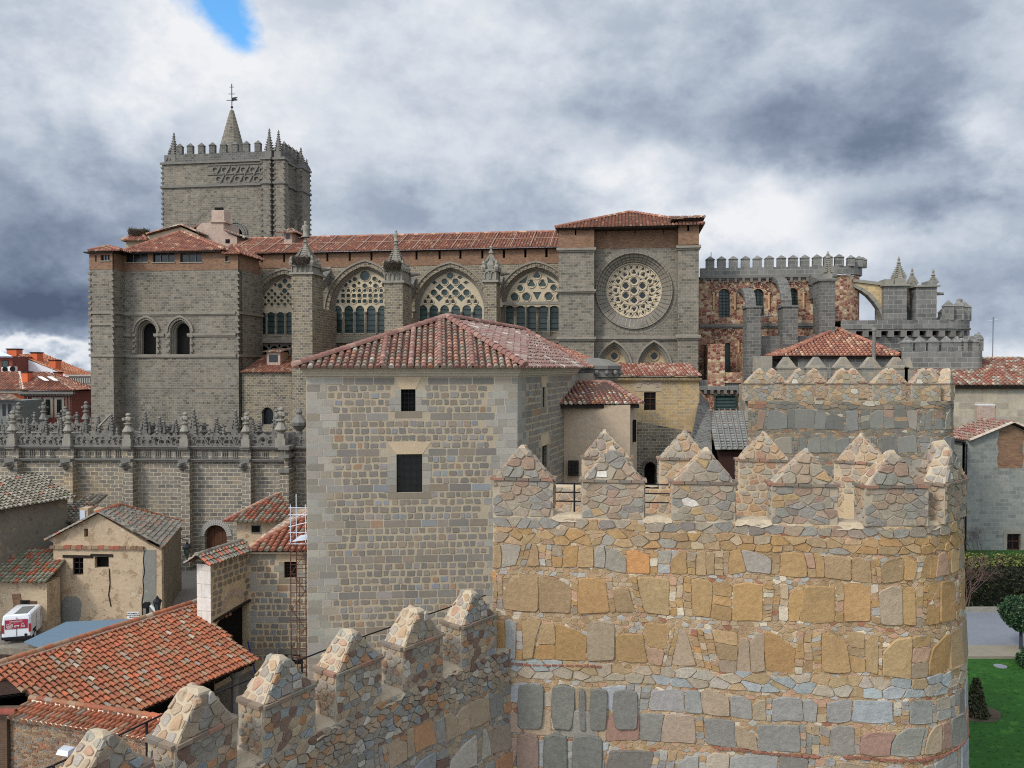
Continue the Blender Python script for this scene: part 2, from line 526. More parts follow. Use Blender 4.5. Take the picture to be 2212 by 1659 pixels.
def ridge_tiles(mb, p, q, r, pal, rng, L=0.42, seg=5, mortar=None):
    p, q = V(p), V(q)
    d = q - p; n = max(1, int(d.length / L)); d /= n
    dn = d.normalized(); side = dn.cross(V((0, 0, 1))).normalized(); up = side.cross(dn)
    for i in range(n):
        a = p + d * i; b = a + d * 1.03
        col = pick(pal, rng)
        vs = []
        for c, rr, lf in ((a, r * 1.08, 0.02), (b, r * 0.92, 0.0)):
            for k in range(seg + 1):
                t = -0.15 + (math.pi + 0.3) * k / seg
                vs.append(c + side * (math.cos(t) * rr) + up * (math.sin(t) * rr + lf))
        m = seg + 1
        mb.mesh(vs, [(k, k + 1, m + k + 1, m + k) for k in range(seg)], col, 0, True)
        mb.mesh(vs[:m], [tuple(range(m))], col, 0)
        if mortar:
            vs2 = [x + d * 0.0 for x in vs[:m]]
            mb.bar(a - side * r * 0.9, a + side * r * 0.9, 0.025, mortar, 0, 4)

# ---------------------------------------------------------------- materials
def newmat(name):
    m = bpy.data.materials.new(name); m.use_nodes = True
    t = m.node_tree; t.nodes.clear()
    out = N(t, 'ShaderNodeOutputMaterial'); bs = N(t, 'ShaderNodeBsdfPrincipled')
    t.links.new(bs.outputs[0], out.inputs[0])
    return m, t, bs
def mixc(t, fac, a, b, mode='MIX'):
    n = N(t, 'ShaderNodeMix', data_type='RGBA', blend_type=mode)
    setin(t, n.inputs[0], fac); setin(t, n.inputs[6], a); setin(t, n.inputs[7], b)
    return n.outputs[2]
def bump(t, bs, h, strength=0.4, dist=0.03):
    b = N(t, 'ShaderNodeBump'); b.inputs['Strength'].default_value = strength; b.inputs['Distance'].default_value = dist
    setin(t, b.inputs['Height'], h); t.links.new(b.outputs[0], bs.inputs['Normal'])
def gobj(t): return N(t, 'ShaderNodeNewGeometry').outputs['Position']
def mat_plain(name, col, rough=0.85, var=0.18, scale=3.0, bumpv=0.15, metal=0.0, spec=0.3):
    m, t, bs = newmat(name)
    g = gobj(t)
    n1 = noise_tex(t, g, scale, 6, 0.6); n2 = noise_tex(t, g, scale * 6, 4, 0.6)
    f = M(t, 'MULTIPLY_ADD', n1.outputs[0], var * 2.2, 1 - var * 1.1)
    f = M(t, 'MULTIPLY', f, M(t, 'MULTIPLY_ADD', n2.outputs[0], var * 1.2, 1 - var * 0.6))
    c = VM(t, 'SCALE', col[:3], f)
    t.links.new(c, bs.inputs['Base Color'])
    bs.inputs['Roughness'].default_value = rough; bs.inputs['Metallic'].default_value = metal
    bs.inputs['Specular IOR Level'].default_value = spec
    if bumpv: bump(t, bs, n2.outputs[0], bumpv, 0.02)
    return m
def mat_attr(name, var=0.25, scale=9.0, bumpv=0.5, rough=0.9, lich=None, dist=0.02, big=0.18):
    """colour from each stone's or tile's own colour attribute, weathered with noise"""
    m, t, bs = newmat(name)
    a = N(t, 'ShaderNodeAttribute', attribute_name='Col')
    g = gobj(t)
    n1 = noise_tex(t, g, scale, 5, 0.65); n2 = noise_tex(t, g, scale * 5, 3, 0.6); n3 = noise_tex(t, g, 0.5, 4, 0.6)
    f = M(t, 'MULTIPLY_ADD', n1.outputs[0], var * 2.4, 1 - var * 1.2)
    f = M(t, 'MULTIPLY', f, M(t, 'MULTIPLY_ADD', n2.outputs[0], var * 1.6, 1 - var * 0.8))
    f = M(t, 'MULTIPLY', f, M(t, 'MULTIPLY_ADD', n3.outputs[0], big * 2, 1 - big))
    c = VM(t, 'SCALE', a.outputs['Color'], f)
    if lich:
        k = noise_tex(t, g, 2.2, 7, 0.7)
        msk = M(t, 'MULTIPLY', M(t, 'SUBTRACT', k.outputs[0], lich[1]), 9.0, clamp=True)
        c = mixc(t, M(t, 'MULTIPLY', msk, lich[2]), c, lich[0])
    t.links.new(c, bs.inputs['Base Color'])
    bs.inputs['Roughness'].default_value = rough; bs.inputs['Specular IOR Level'].default_value = 0.25
    h = M(t, 'ADD', n1.outputs[0], M(t, 'MULTIPLY', n2.outputs[0], 0.5))
    bump(t, bs, h, bumpv, dist)
    return m
def mat_ashlar(name, bw, bh, cols, mortar, ms=0.018, warp=0.05, stain=0.3, bumpv=0.35, freq=2, squash=1.0, patch=None, rough=0.92, mvar=0.3, streak=0.25, low=None):
    """coursed stone: bricks with a random tint each, mortar joints, stains of noise"""
    m, t, bs = newmat(name)
    uv = N(t, 'ShaderNodeUVMap', uv_map='UVMap').outputs[0]
    g = gobj(t)
    w1 = noise_tex(t, g, 1.6, 2, 0.5)
    wv = VM(t, 'SCALE', VM(t, 'SUBTRACT', w1.outputs['Color'], (0.5, 0.5, 0.5)), warp * 2)
    w2 = noise_tex(t, g, 7.0, 2, 0.5)
    wv2 = VM(t, 'SCALE', VM(t, 'SUBTRACT', w2.outputs['Color'], (0.5, 0.5, 0.5)), warp * 0.8)
    co = VM(t, 'ADD', VM(t, 'ADD', uv, wv), wv2)
    def brick(vec, W, H, msz):
        b = N(t, 'ShaderNodeTexBrick'); b.offset = 0.5; b.offset_frequency = 2; b.squash = squash; b.squash_frequency = freq
        setin(t, b.inputs['Vector'], vec)
        b.inputs['Color1'].default_value = (0, 0, 0, 1); b.inputs['Color2'].default_value = (1, 1, 1, 1); b.inputs['Mortar'].default_value = (0.5, 0.5, 0.5, 1)
        b.inputs['Scale'].default_value = 1.0; b.inputs['Mortar Size'].default_value = msz; b.inputs['Mortar Smooth'].default_value = 0.3
        b.inputs['Brick Width'].default_value = W; b.inputs['Row Height'].default_value = H
        return b
    b = brick(co, bw, bh, ms)
    k = len(cols)
    c = ramp(t, b.outputs['Color'], [(i / max(1, k - 1), cc) for i, cc in enumerate(cols)])
    n1 = noise_tex(t, g, 0.22, 6, 0.62); n2 = noise_tex(t, g, 2.5, 5, 0.65); n3 = noise_tex(t, g, 16, 3, 0.6)
    sepg = VM(t, 'MULTIPLY', g, (1.6, 1.6, 0.14))
    n4 = noise_tex(t, sepg, 1.0, 5, 0.65)
    f = M(t, 'MULTIPLY_ADD', n1.outputs[0], stain * 2.0, 1 - stain)
    f = M(t, 'MULTIPLY', f, M(t, 'MULTIPLY_ADD', n2.outputs[0], 0.7, 0.65))
    f = M(t, 'MULTIPLY', f, M(t, 'MULTIPLY_ADD', n3.outputs[0], 0.36, 0.82))
    f = M(t, 'MULTIPLY', f, M(t, 'MULTIPLY_ADD', n4.outputs[0], streak * 2, 1 - streak))
    c = VM(t, 'SCALE', c, f)
    if patch:     # (colour, threshold, scale)
        pn = noise_tex(t, g, patch[2], 6, 0.62)
        pm = M(t, 'MULTIPLY', M(t, 'SUBTRACT', pn.outputs[0], patch[1]), 8.0, clamp=True)
        c = mixc(t, M(t, 'MULTIPLY', pm, 0.75), c, VM(t, 'SCALE', patch[0][:3], f))
    mk = noise_tex(t, g, 0.9, 4, 0.6)
    mc = VM(t, 'SCALE', mortar[:3], M(t, 'MULTIPLY_ADD', mk.outputs[0], mvar * 2.6, 1 - mvar * 1.5))
    c = mixc(t, M(t, 'MULTIPLY', b.outputs['Fac'], 0.9), c, mc)
    t.links.new(c, bs.inputs['Base Color'])
    bs.inputs['Roughness'].default_value = rough; bs.inputs['Specular IOR Level'].default_value = 0.2
    h = M(t, 'ADD', M(t, 'MULTIPLY', b.outputs['Fac'], -1.0), M(t, 'MULTIPLY', n2.outputs[0], 0.9))
    bump(t, bs, h, bumpv, 0.04)
    return m
def mat_vor(name, size, cols, mortar, ms=0.07, aspect=1.4, stain=0.25, bumpv=0.5, patch=None):
    """random rubble for far walls: voronoi stones in mortar"""
    m, t, bs = newmat(name)
    uv = N(t, 'ShaderNodeUVMap', uv_map='UVMap').outputs[0]
    g = gobj(t)
    w1 = noise_tex(t, g, 2.5, 2, 0.5)
    co = VM(t, 'ADD', uv, VM(t, 'SCALE', VM(t, 'SUBTRACT', w1.outputs['Color'], (0.5, 0.5, 0.5)), size * 0.5))
    co = VM(t, 'MULTIPLY', co, (1.0 / (size * aspect), 1.0 / size, 1))
    v = N(t, 'ShaderNodeTexVoronoi', voronoi_dimensions='2D', feature='F1'); setin(t, v.inputs['Vector'], co); v.inputs['Scale'].default_value = 1; v.inputs['Randomness'].default_value = 0.85
    e = N(t, 'ShaderNodeTexVoronoi', voronoi_dimensions='2D', feature='DISTANCE_TO_EDGE'); setin(t, e.inputs['Vector'], co); e.inputs['Scale'].default_value = 1; e.inputs['Randomness'].default_value = 0.85
    sp = N(t, 'ShaderNodeSeparateColor'); t.links.new(v.outputs['Color'], sp.inputs[0])
    k = len(cols)
    c = ramp(t, sp.outputs[0], [(i / k, cc) for i, cc in enumerate(cols)], 'CONSTANT')
    n1 = noise_tex(t, g, 0.3, 5, 0.6); n2 = noise_tex(t, g, 5, 5, 0.65)
    f = M(t, 'MULTIPLY', M(t, 'MULTIPLY_ADD', n1.outputs[0], stain * 2, 1 - stain), M(t, 'MULTIPLY_ADD', n2.outputs[0], 0.9, 0.55))
    f = M(t, 'MULTIPLY', f, M(t, 'MULTIPLY_ADD', sp.outputs[1], 0.35, 0.83))
    c = VM(t, 'SCALE', c, f)
    mm = M(t, 'SUBTRACT', 1.0, M(t, 'MULTIPLY', M(t, 'SUBTRACT', e.outputs[0], ms * 0.4), 1.0 / ms, clamp=True))
    c = mixc(t, mm, c, VM(t, 'SCALE', mortar[:3], M(t, 'MULTIPLY_ADD', n2.outputs[0], 0.7, 0.65)))
    t.links.new(c, bs.inputs['Base Color'])
    bs.inputs['Roughness'].default_value = 0.92; bs.inputs['Specular IOR Level'].default_value = 0.2
    bump(t, bs, M(t, 'SUBTRACT', M(t, 'MULTIPLY', n2.outputs[0], 0.8), mm), bumpv, 0.05)
    return m
def mat_plaster(name, base, patches, var=0.2, crack=0.0, bumpv=0.4):
    """weathered render: base colour with noise patches [(colour, threshold, scale)]"""
    m, t, bs = newmat(name)
    g = gobj(t)
    n1 = noise_tex(t, g, 0.5, 6, 0.65); n2 = noise_tex(t, g, 4, 6, 0.7)
    f = M(t, 'MULTIPLY', M(t, 'MULTIPLY_ADD', n1.outputs[0], var * 2.4, 1 - var * 1.2), M(t, 'MULTIPLY_ADD', n2.outputs[0], 0.5, 0.75))
    c = VM(t, 'SCALE', base[:3], f)
    h = n2.outputs[0]
    for i, (pc, th, s) in enumerate(patches):
        pn = noise_tex(t, VM(t, 'ADD', g, (i * 13.7, i * 5.1, i * 3.3)), s, 7, 0.68)
        pm = M(t, 'MULTIPLY', M(t, 'SUBTRACT', pn.outputs[0], th), 22.0, clamp=True)
        c = mixc(t, pm, c, VM(t, 'SCALE', pc[:3], f))
        h = M(t, 'SUBTRACT', h, M(t, 'MULTIPLY', pm, 0.5))
    t.links.new(c, bs.inputs['Base Color'])
    bs.inputs['Roughness'].default_value = 0.93; bs.inputs['Specular IOR Level'].default_value = 0.2
    bump(t, bs, h, bumpv, 0.04)
    return m

KA = 1.34   # picture colour -> surface colour
DS_ = 0.14
def A(r, g, b, k=1.0):
    c = rgb(r, g, b, KA * k); l = 0.3 * c[0] + 0.59 * c[1] + 0.11 * c[2]
    return (c[0] + (l - c[0]) * DS_, c[1] + (l - c[1]) * DS_, c[2] + (l - c[2]) * DS_, 1.0)
def A3(r, g, b, k=1.0): return A(r, g, b, k)[:3]
MAT = {}
G1 = [A(82, 78, 69), A(103, 98, 87), A(115, 109, 97), A(95, 91, 83), A(122, 111, 94), A(102, 98, 90)]
MAT['ash'] = mat_ashlar('grey_ashlar', 0.5, 0.27, G1, A(142, 133, 114), 0.018, 0.08, 0.42, streak=.38, patch=(A(92, 90, 84), .6, .35))
MAT['ash_nave'] = mat_ashlar('warm_ashlar', 0.48, 0.265, [A(80, 76, 68), A(106, 98, 84), A(119, 110, 93), A(96, 91, 82), A(128, 114, 91)], A(158, 144, 116), 0.022, 0.09, 0.4, streak=.36, patch=(A(94, 90, 82), .6, .4))
MAT['ash_dark'] = mat_ashlar('dark_ashlar', 0.6, 0.32, [A(74, 73, 70), A(90, 88, 84), A(98, 96, 90), A(82, 81, 77)], A(130, 126, 116), 0.018, 0.05, 0.3)
MAT['ash_cloister'] = mat_ashlar('cloister_ashlar', 0.72, 0.36, [A(94, 91, 84), A(114, 108, 97), A(124, 117, 105), A(102, 98, 91), A(134, 121, 102)], A(176, 164, 138), 0.032, 0.07, 0.22,
                                 patch=(A(160, 132, 92), 0.585, 0.16))
MAT['ash_cim'] = mat_ashlar('bastion_granite', 0.9, 0.45, [A(88, 88, 84), A(102, 101, 96), A(111, 109, 103), A(96, 95, 91)], A(142, 140, 132), 0.02, 0.04, 0.3, streak=0.4)
MAT['brick'] = mat_ashlar('brown_brick', 0.30, 0.09, [A(98, 70, 52), A(116, 83, 60), A(127, 95, 68), A(108, 77, 62), A(134, 102, 74)], A(124, 102, 80), 0.012, 0.05, 0.3, bumpv=0.2,
                         patch=(A(112, 72, 66), 0.56, 0.5))
MAT['brick_pale'] = mat_ashlar('pale_brick', 0.28, 0.08, [A(140, 118, 106), A(160, 138, 122), A(150, 126, 112)], A(180, 162, 144), 0.012, 0.02, 0.15, bumpv=0.2)
MAT['red_rubble'] = mat_vor('red_cream_masonry', 0.27, [A(128, 74, 60), A(164, 132, 98), A(142, 102, 78), A(108, 62, 52), A(176, 156, 128), A(134, 86, 70), A(168, 142, 104), A(152, 118, 92), A(120, 68, 56)],
                            A(152, 128, 102), 0.09, 1.5, 0.45)
MAT['ochre_block'] = mat_ashlar('ochre_ashlar', 0.55, 0.3, [A(150, 128, 88), A(172, 146, 98), A(160, 140, 104), A(182, 152, 100)], A(190, 172, 132), 0.018, 0.05, 0.22, bumpv=0.2)
MAT['stone_attr'] = mat_attr('field_stone', 0.30, 8.0, 0.8, dist=.035, big=.26)
MAT['stone_far'] = mat_attr('weathered_stone', 0.2, 5.0, 0.4)
MAT['block_attr'] = mat_attr('dressed_stone', 0.15, 7.0, 0.25)
MAT['tile'] = mat_attr('clay_tile', 0.2, 7.0, 0.2, 0.88)
MAT['tile_old'] = mat_attr('old_clay_tile', 0.3, 5.0, 0.3, 0.9, lich=(A(128, 122, 108), 0.57, 0.45))
MAT['mortar_warm'] = mat_plain('lime_mortar', A3(168, 150, 120), 0.95, 0.2, 2.0, 0.5)
MAT['mortar_hall'] = mat_plain('hall_mortar', A3(151, 138, 114), 0.95, 0.2, 2.0, 0.5)
MAT['mortar_pale'] = mat_plain('pale_mortar', A3(160, 144, 118), 0.95, 0.22, 3.0, 0.6)
MAT['mortar_grey'] = mat_plain('grey_mortar', A3(152, 138, 116), 0.95, 0.3, 1.5, 0.6)
MAT['cream'] = mat_plain('cream_tracery_stone', A3(172, 158, 131), 0.9, 0.22, 1.2, 0.25)
MAT['granite'] = mat_plain('carved_granite', A3(104, 101, 94), 0.92, 0.32, 1.4, 0.6)
MAT['granite_warm'] = mat_plain('carved_warm_stone', A3(120, 113, 100), 0.92, 0.32, 1.2, 0.5)
MAT['granite_light'] = mat_plain('lichened_granite', A3(124, 120, 108), 0.92, 0.38, 2.0, 0.6)
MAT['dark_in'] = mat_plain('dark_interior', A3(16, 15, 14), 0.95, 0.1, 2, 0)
MAT['glass'] = mat_plain('leaded_glass', A3(44, 63, 60), 0.28, 0.35, 0.9, 0.0, 0.0, 0.5)
MAT['glass_dark'] = mat_plain('dark_window_glass', A3(26, 30, 32), 0.2, 0.3, 1.2, 0.0, 0.0, 0.5)
MAT['iron'] = mat_plain('iron', A3(38, 38, 42), 0.55, 0.2, 5, 0.1, 0.6)
MAT['rust'] = mat_plain('rusted_iron', A3(86, 52, 40), 0.85, 0.3, 6, 0.2, 0.2)
MAT['wood'] = mat_plain('old_wood', A3(84, 52, 34), 0.8, 0.3, 3, 0.2)
MAT['wood_dark'] = mat_plain('dark_wood', A3(40, 33, 28), 0.85, 0.3, 3, 0.2)
MAT['white'] = mat_plain('white_paint', A3(205, 205, 203), 0.5, 0.06, 3, 0.05)
T_OLD = [(3, A3(134, 92, 74)), (3, A3(124, 90, 76)), (2.5, A3(132, 124, 110)), (2, A3(160, 132, 108)), (1.2, A3(168, 156, 138)), (1, A3(112, 96, 80)), (1, A3(152, 110, 74))]
T_NAVE = [(5, A3(142, 92, 72)), (4, A3(152, 100, 76)), (2, A3(128, 82, 70)), (1.2, A3(172, 136, 106)), (1, A3(122, 98, 84))]
T_NEW = [(5, A3(146, 84, 52)), (4, A3(136, 78, 52)), (3, A3(138, 92, 62)), (1.4, A3(136, 106, 80)), (.8, A3(130, 114, 98)), (1.2, A3(160, 84, 50)), (0.15, A3(160, 142, 120))]
T_GREY = [(5, A3(118, 112, 98)), (3, A3(134, 126, 110)), (2, A3(100, 92, 78)), (.5, A3(140, 90, 68)), (1, A3(92, 92, 70))]
T_PINK = [(4, A3(130, 92, 80)), (3, A3(122, 86, 76)), (2, A3(144, 112, 98))]
FLAT = lambda mb, c: None

# ================================================================ ground
GZ = -18.0
K = Fr(8.0)
def cv(x0, y0, s):
    return (lambda cx: (x0 + cx / s) * 0.64005), (lambda cy: (y0 + cy / s) * 0.64005)
X1, Y1 = cv(250, 250, 2212 / 900); X2, Y2 = cv(280, 720, 2.212); X3, Y3 = cv(1000, 720, 2.212); X4, Y4 = cv(1800, 680, 1787 / 700)
X5, Y5 = cv(2340, 840, 2.212); X6, Y6 = cv(0, 1300, 2.1); X7, Y7 = cv(0, 1150, 5.53); X8, Y8 = cv(2950, 850, 1749 / 506)
def Q(poly, d, fr=K): return [fr.uz(x, y, d) for x, y in poly]
def apx(cx, ys, hw, rise, n=9, base=None):
    b = None if base is None else -base
    return [(x, -y) for x, y in arch(cx, -ys, hw, rise, n, b)]
def fpx(cx, cy, r, lobes=4, ph=0.0): return [(x, -y) for x, y in foil(cx, -cy, r, lobes, ph)]
def cpx(cx, cy, r, n=16): return [(cx + r * math.cos(2 * math.pi * k / n), cy + r * math.sin(2 * math.pi * k / n)) for k in range(n)]
def dpx(cx, cy, a, b=None): b = a if b is None else b; return [(cx - a, cy), (cx, cy + b), (cx + a, cy), (cx, cy - b)]
def rpx(x0, x1, y0, y1): return [(x0, y0), (x1, y0), (x1, y1), (x0, y1)]
def x3(l): return [(X3(a), Y3(b)) for a, b in l]
rng = random.Random(7)

cath = thing('cathedral', 'huge grey gothic cathedral with long nave, rose window and tall battlemented bell tower', 'cathedral', tuple(K.pt(K.u(900, 88), 88, GZ)))

def wallplate(name, mat, d, px0, px1, ytop, holes=(), zb=GZ, thick=0.6, parent=cath, fr=K, ytop2=None, mb=None):
    """frontal wall in the plane d from px0 to px1; ytop2: the top at px1 when it slopes"""
    own = mb is None
    mb = MB() if own else mb
    u0, z0 = fr.uz(px0, ytop, d); u1, z1 = fr.uz(px1, ytop if ytop2 is None else ytop2, d)
    if ytop2 is None: z1 = z0
    plate(mb, fr.M(d), [(u0, zb), (u1, zb), (u1, z1), (u0, z0)], [Q(h, d, fr) for h in holes], -thick, 0)
    if own: return mb.build(name, mat, parent)
def strip(mb, fr, d, px0, px1, py, h=0.28, proud=0.16, ref=None, col=(1, 1, 1)):
    """string course on the plane d"""
    z = fr.z(px0 if ref is None else ref, py, d)
    fr.box(mb, fr.u(px0, d), fr.u(px1, d), d - proud, d + 0.05, z - h / 2, z + h / 2, col)
    fr.box(mb, fr.u(px0, d) + 0.02, fr.u(px1, d) - 0.02, d - proud * 0.55, d + 0.05, z - h, z - h / 2 - 0.002, col)
def merlon_box(mb, fr, uc, dc, z, w, t, h, hp):
    q = [(uc - w / 2, dc - t / 2), (uc + w / 2, dc - t / 2), (uc + w / 2, dc + t / 2), (uc - w / 2, dc + t / 2)]
    a = [fr.pt(x, y, z) for x, y in q]; b = [fr.pt(x, y, z + h) for x, y in q]
    mb.hexa(a, b, top=False, bottom=False)
    e = 0.07
    q2 = [(uc - w / 2 - e, dc - t / 2 - e), (uc + w / 2 + e, dc - t / 2 - e), (uc + w / 2 + e, dc + t / 2 + e), (uc - w / 2 - e, dc + t / 2 + e)]
    b2 = [fr.pt(x, y, z + h) for x, y in q2]
    ap = fr.pt(uc, dc, z + h + hp)
    for i in range(4): mb.face([b2[i], b2[(i + 1) % 4], ap])
    mb.face([b2[3], b2[2], b2[1], b2[0]])
def knobs(mb, p0, p1, step=0.62, r=0.16, out=(0, 0, 0)):
    """ball ornaments up an edge"""
    p0, p1, out = V(p0), V(p1), V(out)
    n = max(1, int((p1 - p0).length / step))
    for i in range(n):
        c = p0 + (p1 - p0) * ((i + 0.5) / n) + out
        mb.box(c.x - r, c.x + r, c.y - r, c.y + r, c.z - r * 0.8, c.z + r * 0.8)
def crocket_spire(mb, c, w, h, rings=7, n=8, fin=True, bump_=0.16):
    c = V(c)
    prof = []
    for i in range(rings):
        t = i / rings; r = w * (1 - t) + 0.10 * t
        prof += [(r, h * t), (r * 1.12, h * (t + 0.05 / rings)), (r * 0.98, h * (t + 0.25 / rings))]
    prof += [(0.10, h), (0.10, h * 1.03), (0.05, h * 1.05)]
    mb.lathe(c, prof, n, smooth=False, ph=0.5)
    for i in range(rings):
        t = (i + 0.3) / rings; r = w * (1 - t) + 0.06
        b = max(0.07, bump_ * (1 - t * 0.6))
        for k in range(4):
            a = math.pi / 4 + k * math.pi / 2 + rad(-8)
            x, y = c.x + math.cos(a) * (r + b * 0.4), c.y + math.sin(a) * (r + b * 0.4)
            z = c.z + h * t
            mb.box(x - b, x + b, y - b, y + b, z, z + b * 1.3)
    if fin:
        mb.lathe(c + V((0, 0, h * 1.0)), [(0.12, 0), (0.26, 0.12), (0.24, 0.3), (0.12, 0.4), (0.13, 0.6), (0.2, 0.7), (0.1, 0.85)], 6, smooth=False)

# ---- nave wall with its four great windows
DN = 88.0
GL = DN + 0.95
win = [  # centre px, half width, springing y, apex y, sill y
    (614.6, 60, 675, 599.5, 722), (789, 70, 672, 582, 721), (973, 70, 672, 586, 721), (1158, 67, 662, 584.5, 716)]
holes = []
for cx, hw, ys, ya, sl in win:
    holes.append(apx(cx, ys, hw + 8, ys - ya + 8, 10, sl))
for cx, hw, ys, ya, sl in win[:]:
    holes.append(rpx(cx - hw + 2, cx + hw - 2, 741, 766))
wallplate('nave_wall', MAT['ash_nave'], DN, 540, 1214, 568, holes, thick=1.3)
mb = MB()
ZB = K.z(1207, 568.5, DN)
u0, u1 = K.u(524, DN), K.u(1214, DN)
ZE = K.z(1207, 535, DN)
slots = [X2(1341), X2(1508)] + [X3(a) for a in (237, 403, 565, 900, 1072, 1227, 1390, 1550, 1710, 1867)]
plate(mb, K.M(DN - 0.05), rect(u0, u1, ZB, ZE), [[(K.u(s, DN) - 0.13, ZE - 1.05), (K.u(s, DN) + 0.13, ZE - 1.05), (K.u(s, DN) + 0.13, ZE - 0.1), (K.u(s, DN) - 0.13, ZE - 0.1)] for s in slots], -0.7, 0)
mb.build('brick_attic', MAT['brick'], cath)
# voussoirs, jambs and sills
for cx, hw, ys, ya, sl in win:
    mbv = MB(); mbj = MB()
    n = 14
    i1 = Q(apx(cx, ys, hw + 8, ys - ya + 8, n), DN); o1 = Q(apx(cx, ys, hw + 16, ys - ya + 17, n), DN)
    band(mbv, K.M(DN), i1, o1, -0.1, 0.06, joint=0.05)
    o2 = Q(apx(cx, ys, hw + 19, ys - ya + 21, n), DN)
    band(mbj, K.M(DN), o1, o2, -0.1, 0.2)
    for kk, (a, b, w) in enumerate(((8, 5.6, -0.32), (5.4, 3.2, -0.55), (3.0, 0.0, -0.75))):
        ii = Q(apx(cx, ys, hw + b, ys - ya + b, n, sl), DN); oo = Q(apx(cx, ys, hw + a + .3, ys - ya + a + .3, n, sl), DN)
        band(mbj, K.M(DN), ii, oo, -1.0, w)
    for sx in (-1, 1):
        for kx in (11, 14.5):
            u, z0 = K.uz(cx + sx * (hw + kx), 760, DN); z1 = K.z(cx, ys + 2, DN)
            mbj.bar(K.pt(u, DN - 0.1, z0), K.pt(u, DN - 0.1, z1), 0.13, n=6)
        u = K.u(cx + sx * (hw + 13), DN)
        zz = K.z(cx, ys, DN)
        K.box(mbj, u - 0.45, u + 0.45, DN - 0.35, DN + 0.1, zz - 0.02, zz + 0.3)
    zs = K.z(cx, sl, DN)
    K.slopebox(mbj, K.u(cx - hw - 6, DN), K.u(cx + hw + 6, DN), DN - 0.1, DN + 0.9, zs - 0.9, zs - 0.5, zs + 0.02)
    zs2 = K.z(cx, 740, DN)
    K.box(mbj, K.u(cx - hw - 6, DN), K.u(cx + hw + 6, DN), DN - 0.22, DN + 0.1, zs2 - 0.02, zs2 + 0.22)
    mbv.build('arch_voussoirs', MAT['ash_nave'], cath)
    mbj.build('window_moulding', MAT['granite_warm'], cath)
# blind arcade under the windows
for cx, hw, ys, ya, sl in win:
    mb = MB()
    m = 5; w = 2 * (hw - 4) / m; hs = []
    for i in range(m):
        c = cx - hw + 4 + w * (i + 0.5)
        hs.append(apx(c, 757, w * 0.40, 10, 5, 766))
        if i: hs.append(fpx(c - w / 2, 747, 3.0, 4))
    plate(mb, K.M(DN + 0.35), Q(rpx(cx - hw + 2, cx + hw - 2, 741, 767), DN + 0.35), [Q(h, DN + .35) for h in hs], -0.25, 0)
    mb.build('arcade', MAT['granite'], cath)
mb = MB()
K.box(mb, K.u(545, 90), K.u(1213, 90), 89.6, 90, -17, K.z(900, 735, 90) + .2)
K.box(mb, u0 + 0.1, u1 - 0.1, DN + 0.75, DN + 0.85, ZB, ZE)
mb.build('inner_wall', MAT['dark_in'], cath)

def in_arch(cx, ys, hw, rise, m):
    a = apx(cx, ys, hw - m, rise - m, 12, ys + 200)
    return lambda h: inside(h, a)
def tracery(idx, hs, cx, hw, ys, ya, sl, lanc):
    d = DN + 0.78
    outer = apx(cx, ys, hw + 3, ys - ya + 3, 12, sl)
    ok = in_arch(cx, ys, hw, ys - ya, 1.2)
    hs = [h for h in hs if ok(h)]
    mb = MB()
    plate(mb, K.M(d), Q(outer, d), [Q(h, d) for h in hs + lanc], -0.22, 0)
    # raised rims round the openings give the cut stone its relief
    for h in hs:
        c = (sum(p[0] for p in h) / len(h), sum(p[1] for p in h) / len(h))
        r = max(math.dist(p, c) for p in h) + 0.75
        i2 = cpx(c[0], c[1], r, 14); o2 = cpx(c[0], c[1], r + 0.75, 14)
        if len(h) > 6: band(mb, K.M(d), Q(i2 + i2[:1], d), Q(o2 + o2[:1], d), -0.01, 0.09)
    o = mb.build('window', MAT['cream'], cath)
    g = MB()
    dg = d + 0.14
    g.face([K.pt(a, dg, b) for a, b in Q(apx(cx, ys, hw + 2.5, ys - ya + 2.5, 12, sl), dg)])
    g.build('glass', MAT['glass'], o)
    b = MB()
    for h in lanc:
        x0 = min(p[0] for p in h); x1 = max(p[0] for p in h); yt = min(p[1] for p in h); yb = max(p[1] for p in h)
        y = yb - 6
        while y > yt + 3:
            p, q = Q([(x0, y), (x1, y)], dg - 0.06)
            b.bar(K.pt(p[0], dg - .06, p[1]), K.pt(q[0], dg - .06, q[1]), 0.03, n=4)
            y -= 11.3
    b.build('saddle_bars', MAT['iron'], o)
    m = MB()
    if lanc:
        xs = sorted([(min(p[0] for p in h), max(p[0] for p in h)) for h in lanc])
        for (a0, a1), (b0, b1) in zip(xs, xs[1:]):
            xm = (a1 + b0) / 2
            u, z0 = K.uz(xm, sl, d - 0.1); z1 = K.z(xm, ys + 8, d - 0.1)
            m.bar(K.pt(u, d - 0.1, z0), K.pt(u, d - 0.1, z1), 0.11, n=6)
            m.lathe(K.pt(u, d - 0.1, z1), [(0.1, 0), (0.24, 0.25), (0.24, 0.35)], 6)
        m.build('mullions', MAT['granite_warm'], o)
    return o
def lancets(cs, w, top, bot, rise): return [apx(c, top + rise, w / 2, rise, 6, bot) for c in cs]
# first window: a net of small quatrefoils
hs = [fpx(X2(a), Y2(b), r, 4) for a, b, r in ((1507, 506, 6), (1471, 543, 6), (1540, 543, 6), (1505, 580, 6), (1435, 532, 3.2), (1576, 532, 3.2))]
for j in range(7):
    y = 578 + j * 25.5
    for i in range(-6, 7):
        x = 1507 + i * 49 + (24.5 if j % 2 else 0)
        if abs(x - 1505) < 58 and y < 600: continue
        if y > 705: continue
        hs.append(fpx(X2(x), Y2(y), 3.8, 4))
tracery(0, hs, 614.6, 60, 675, 599.5, 722, lancets([X2(a) for a in (1335, 1404, 1475, 1545)] + [648, 667], 15.8, Y2(738), Y2(905), 7))
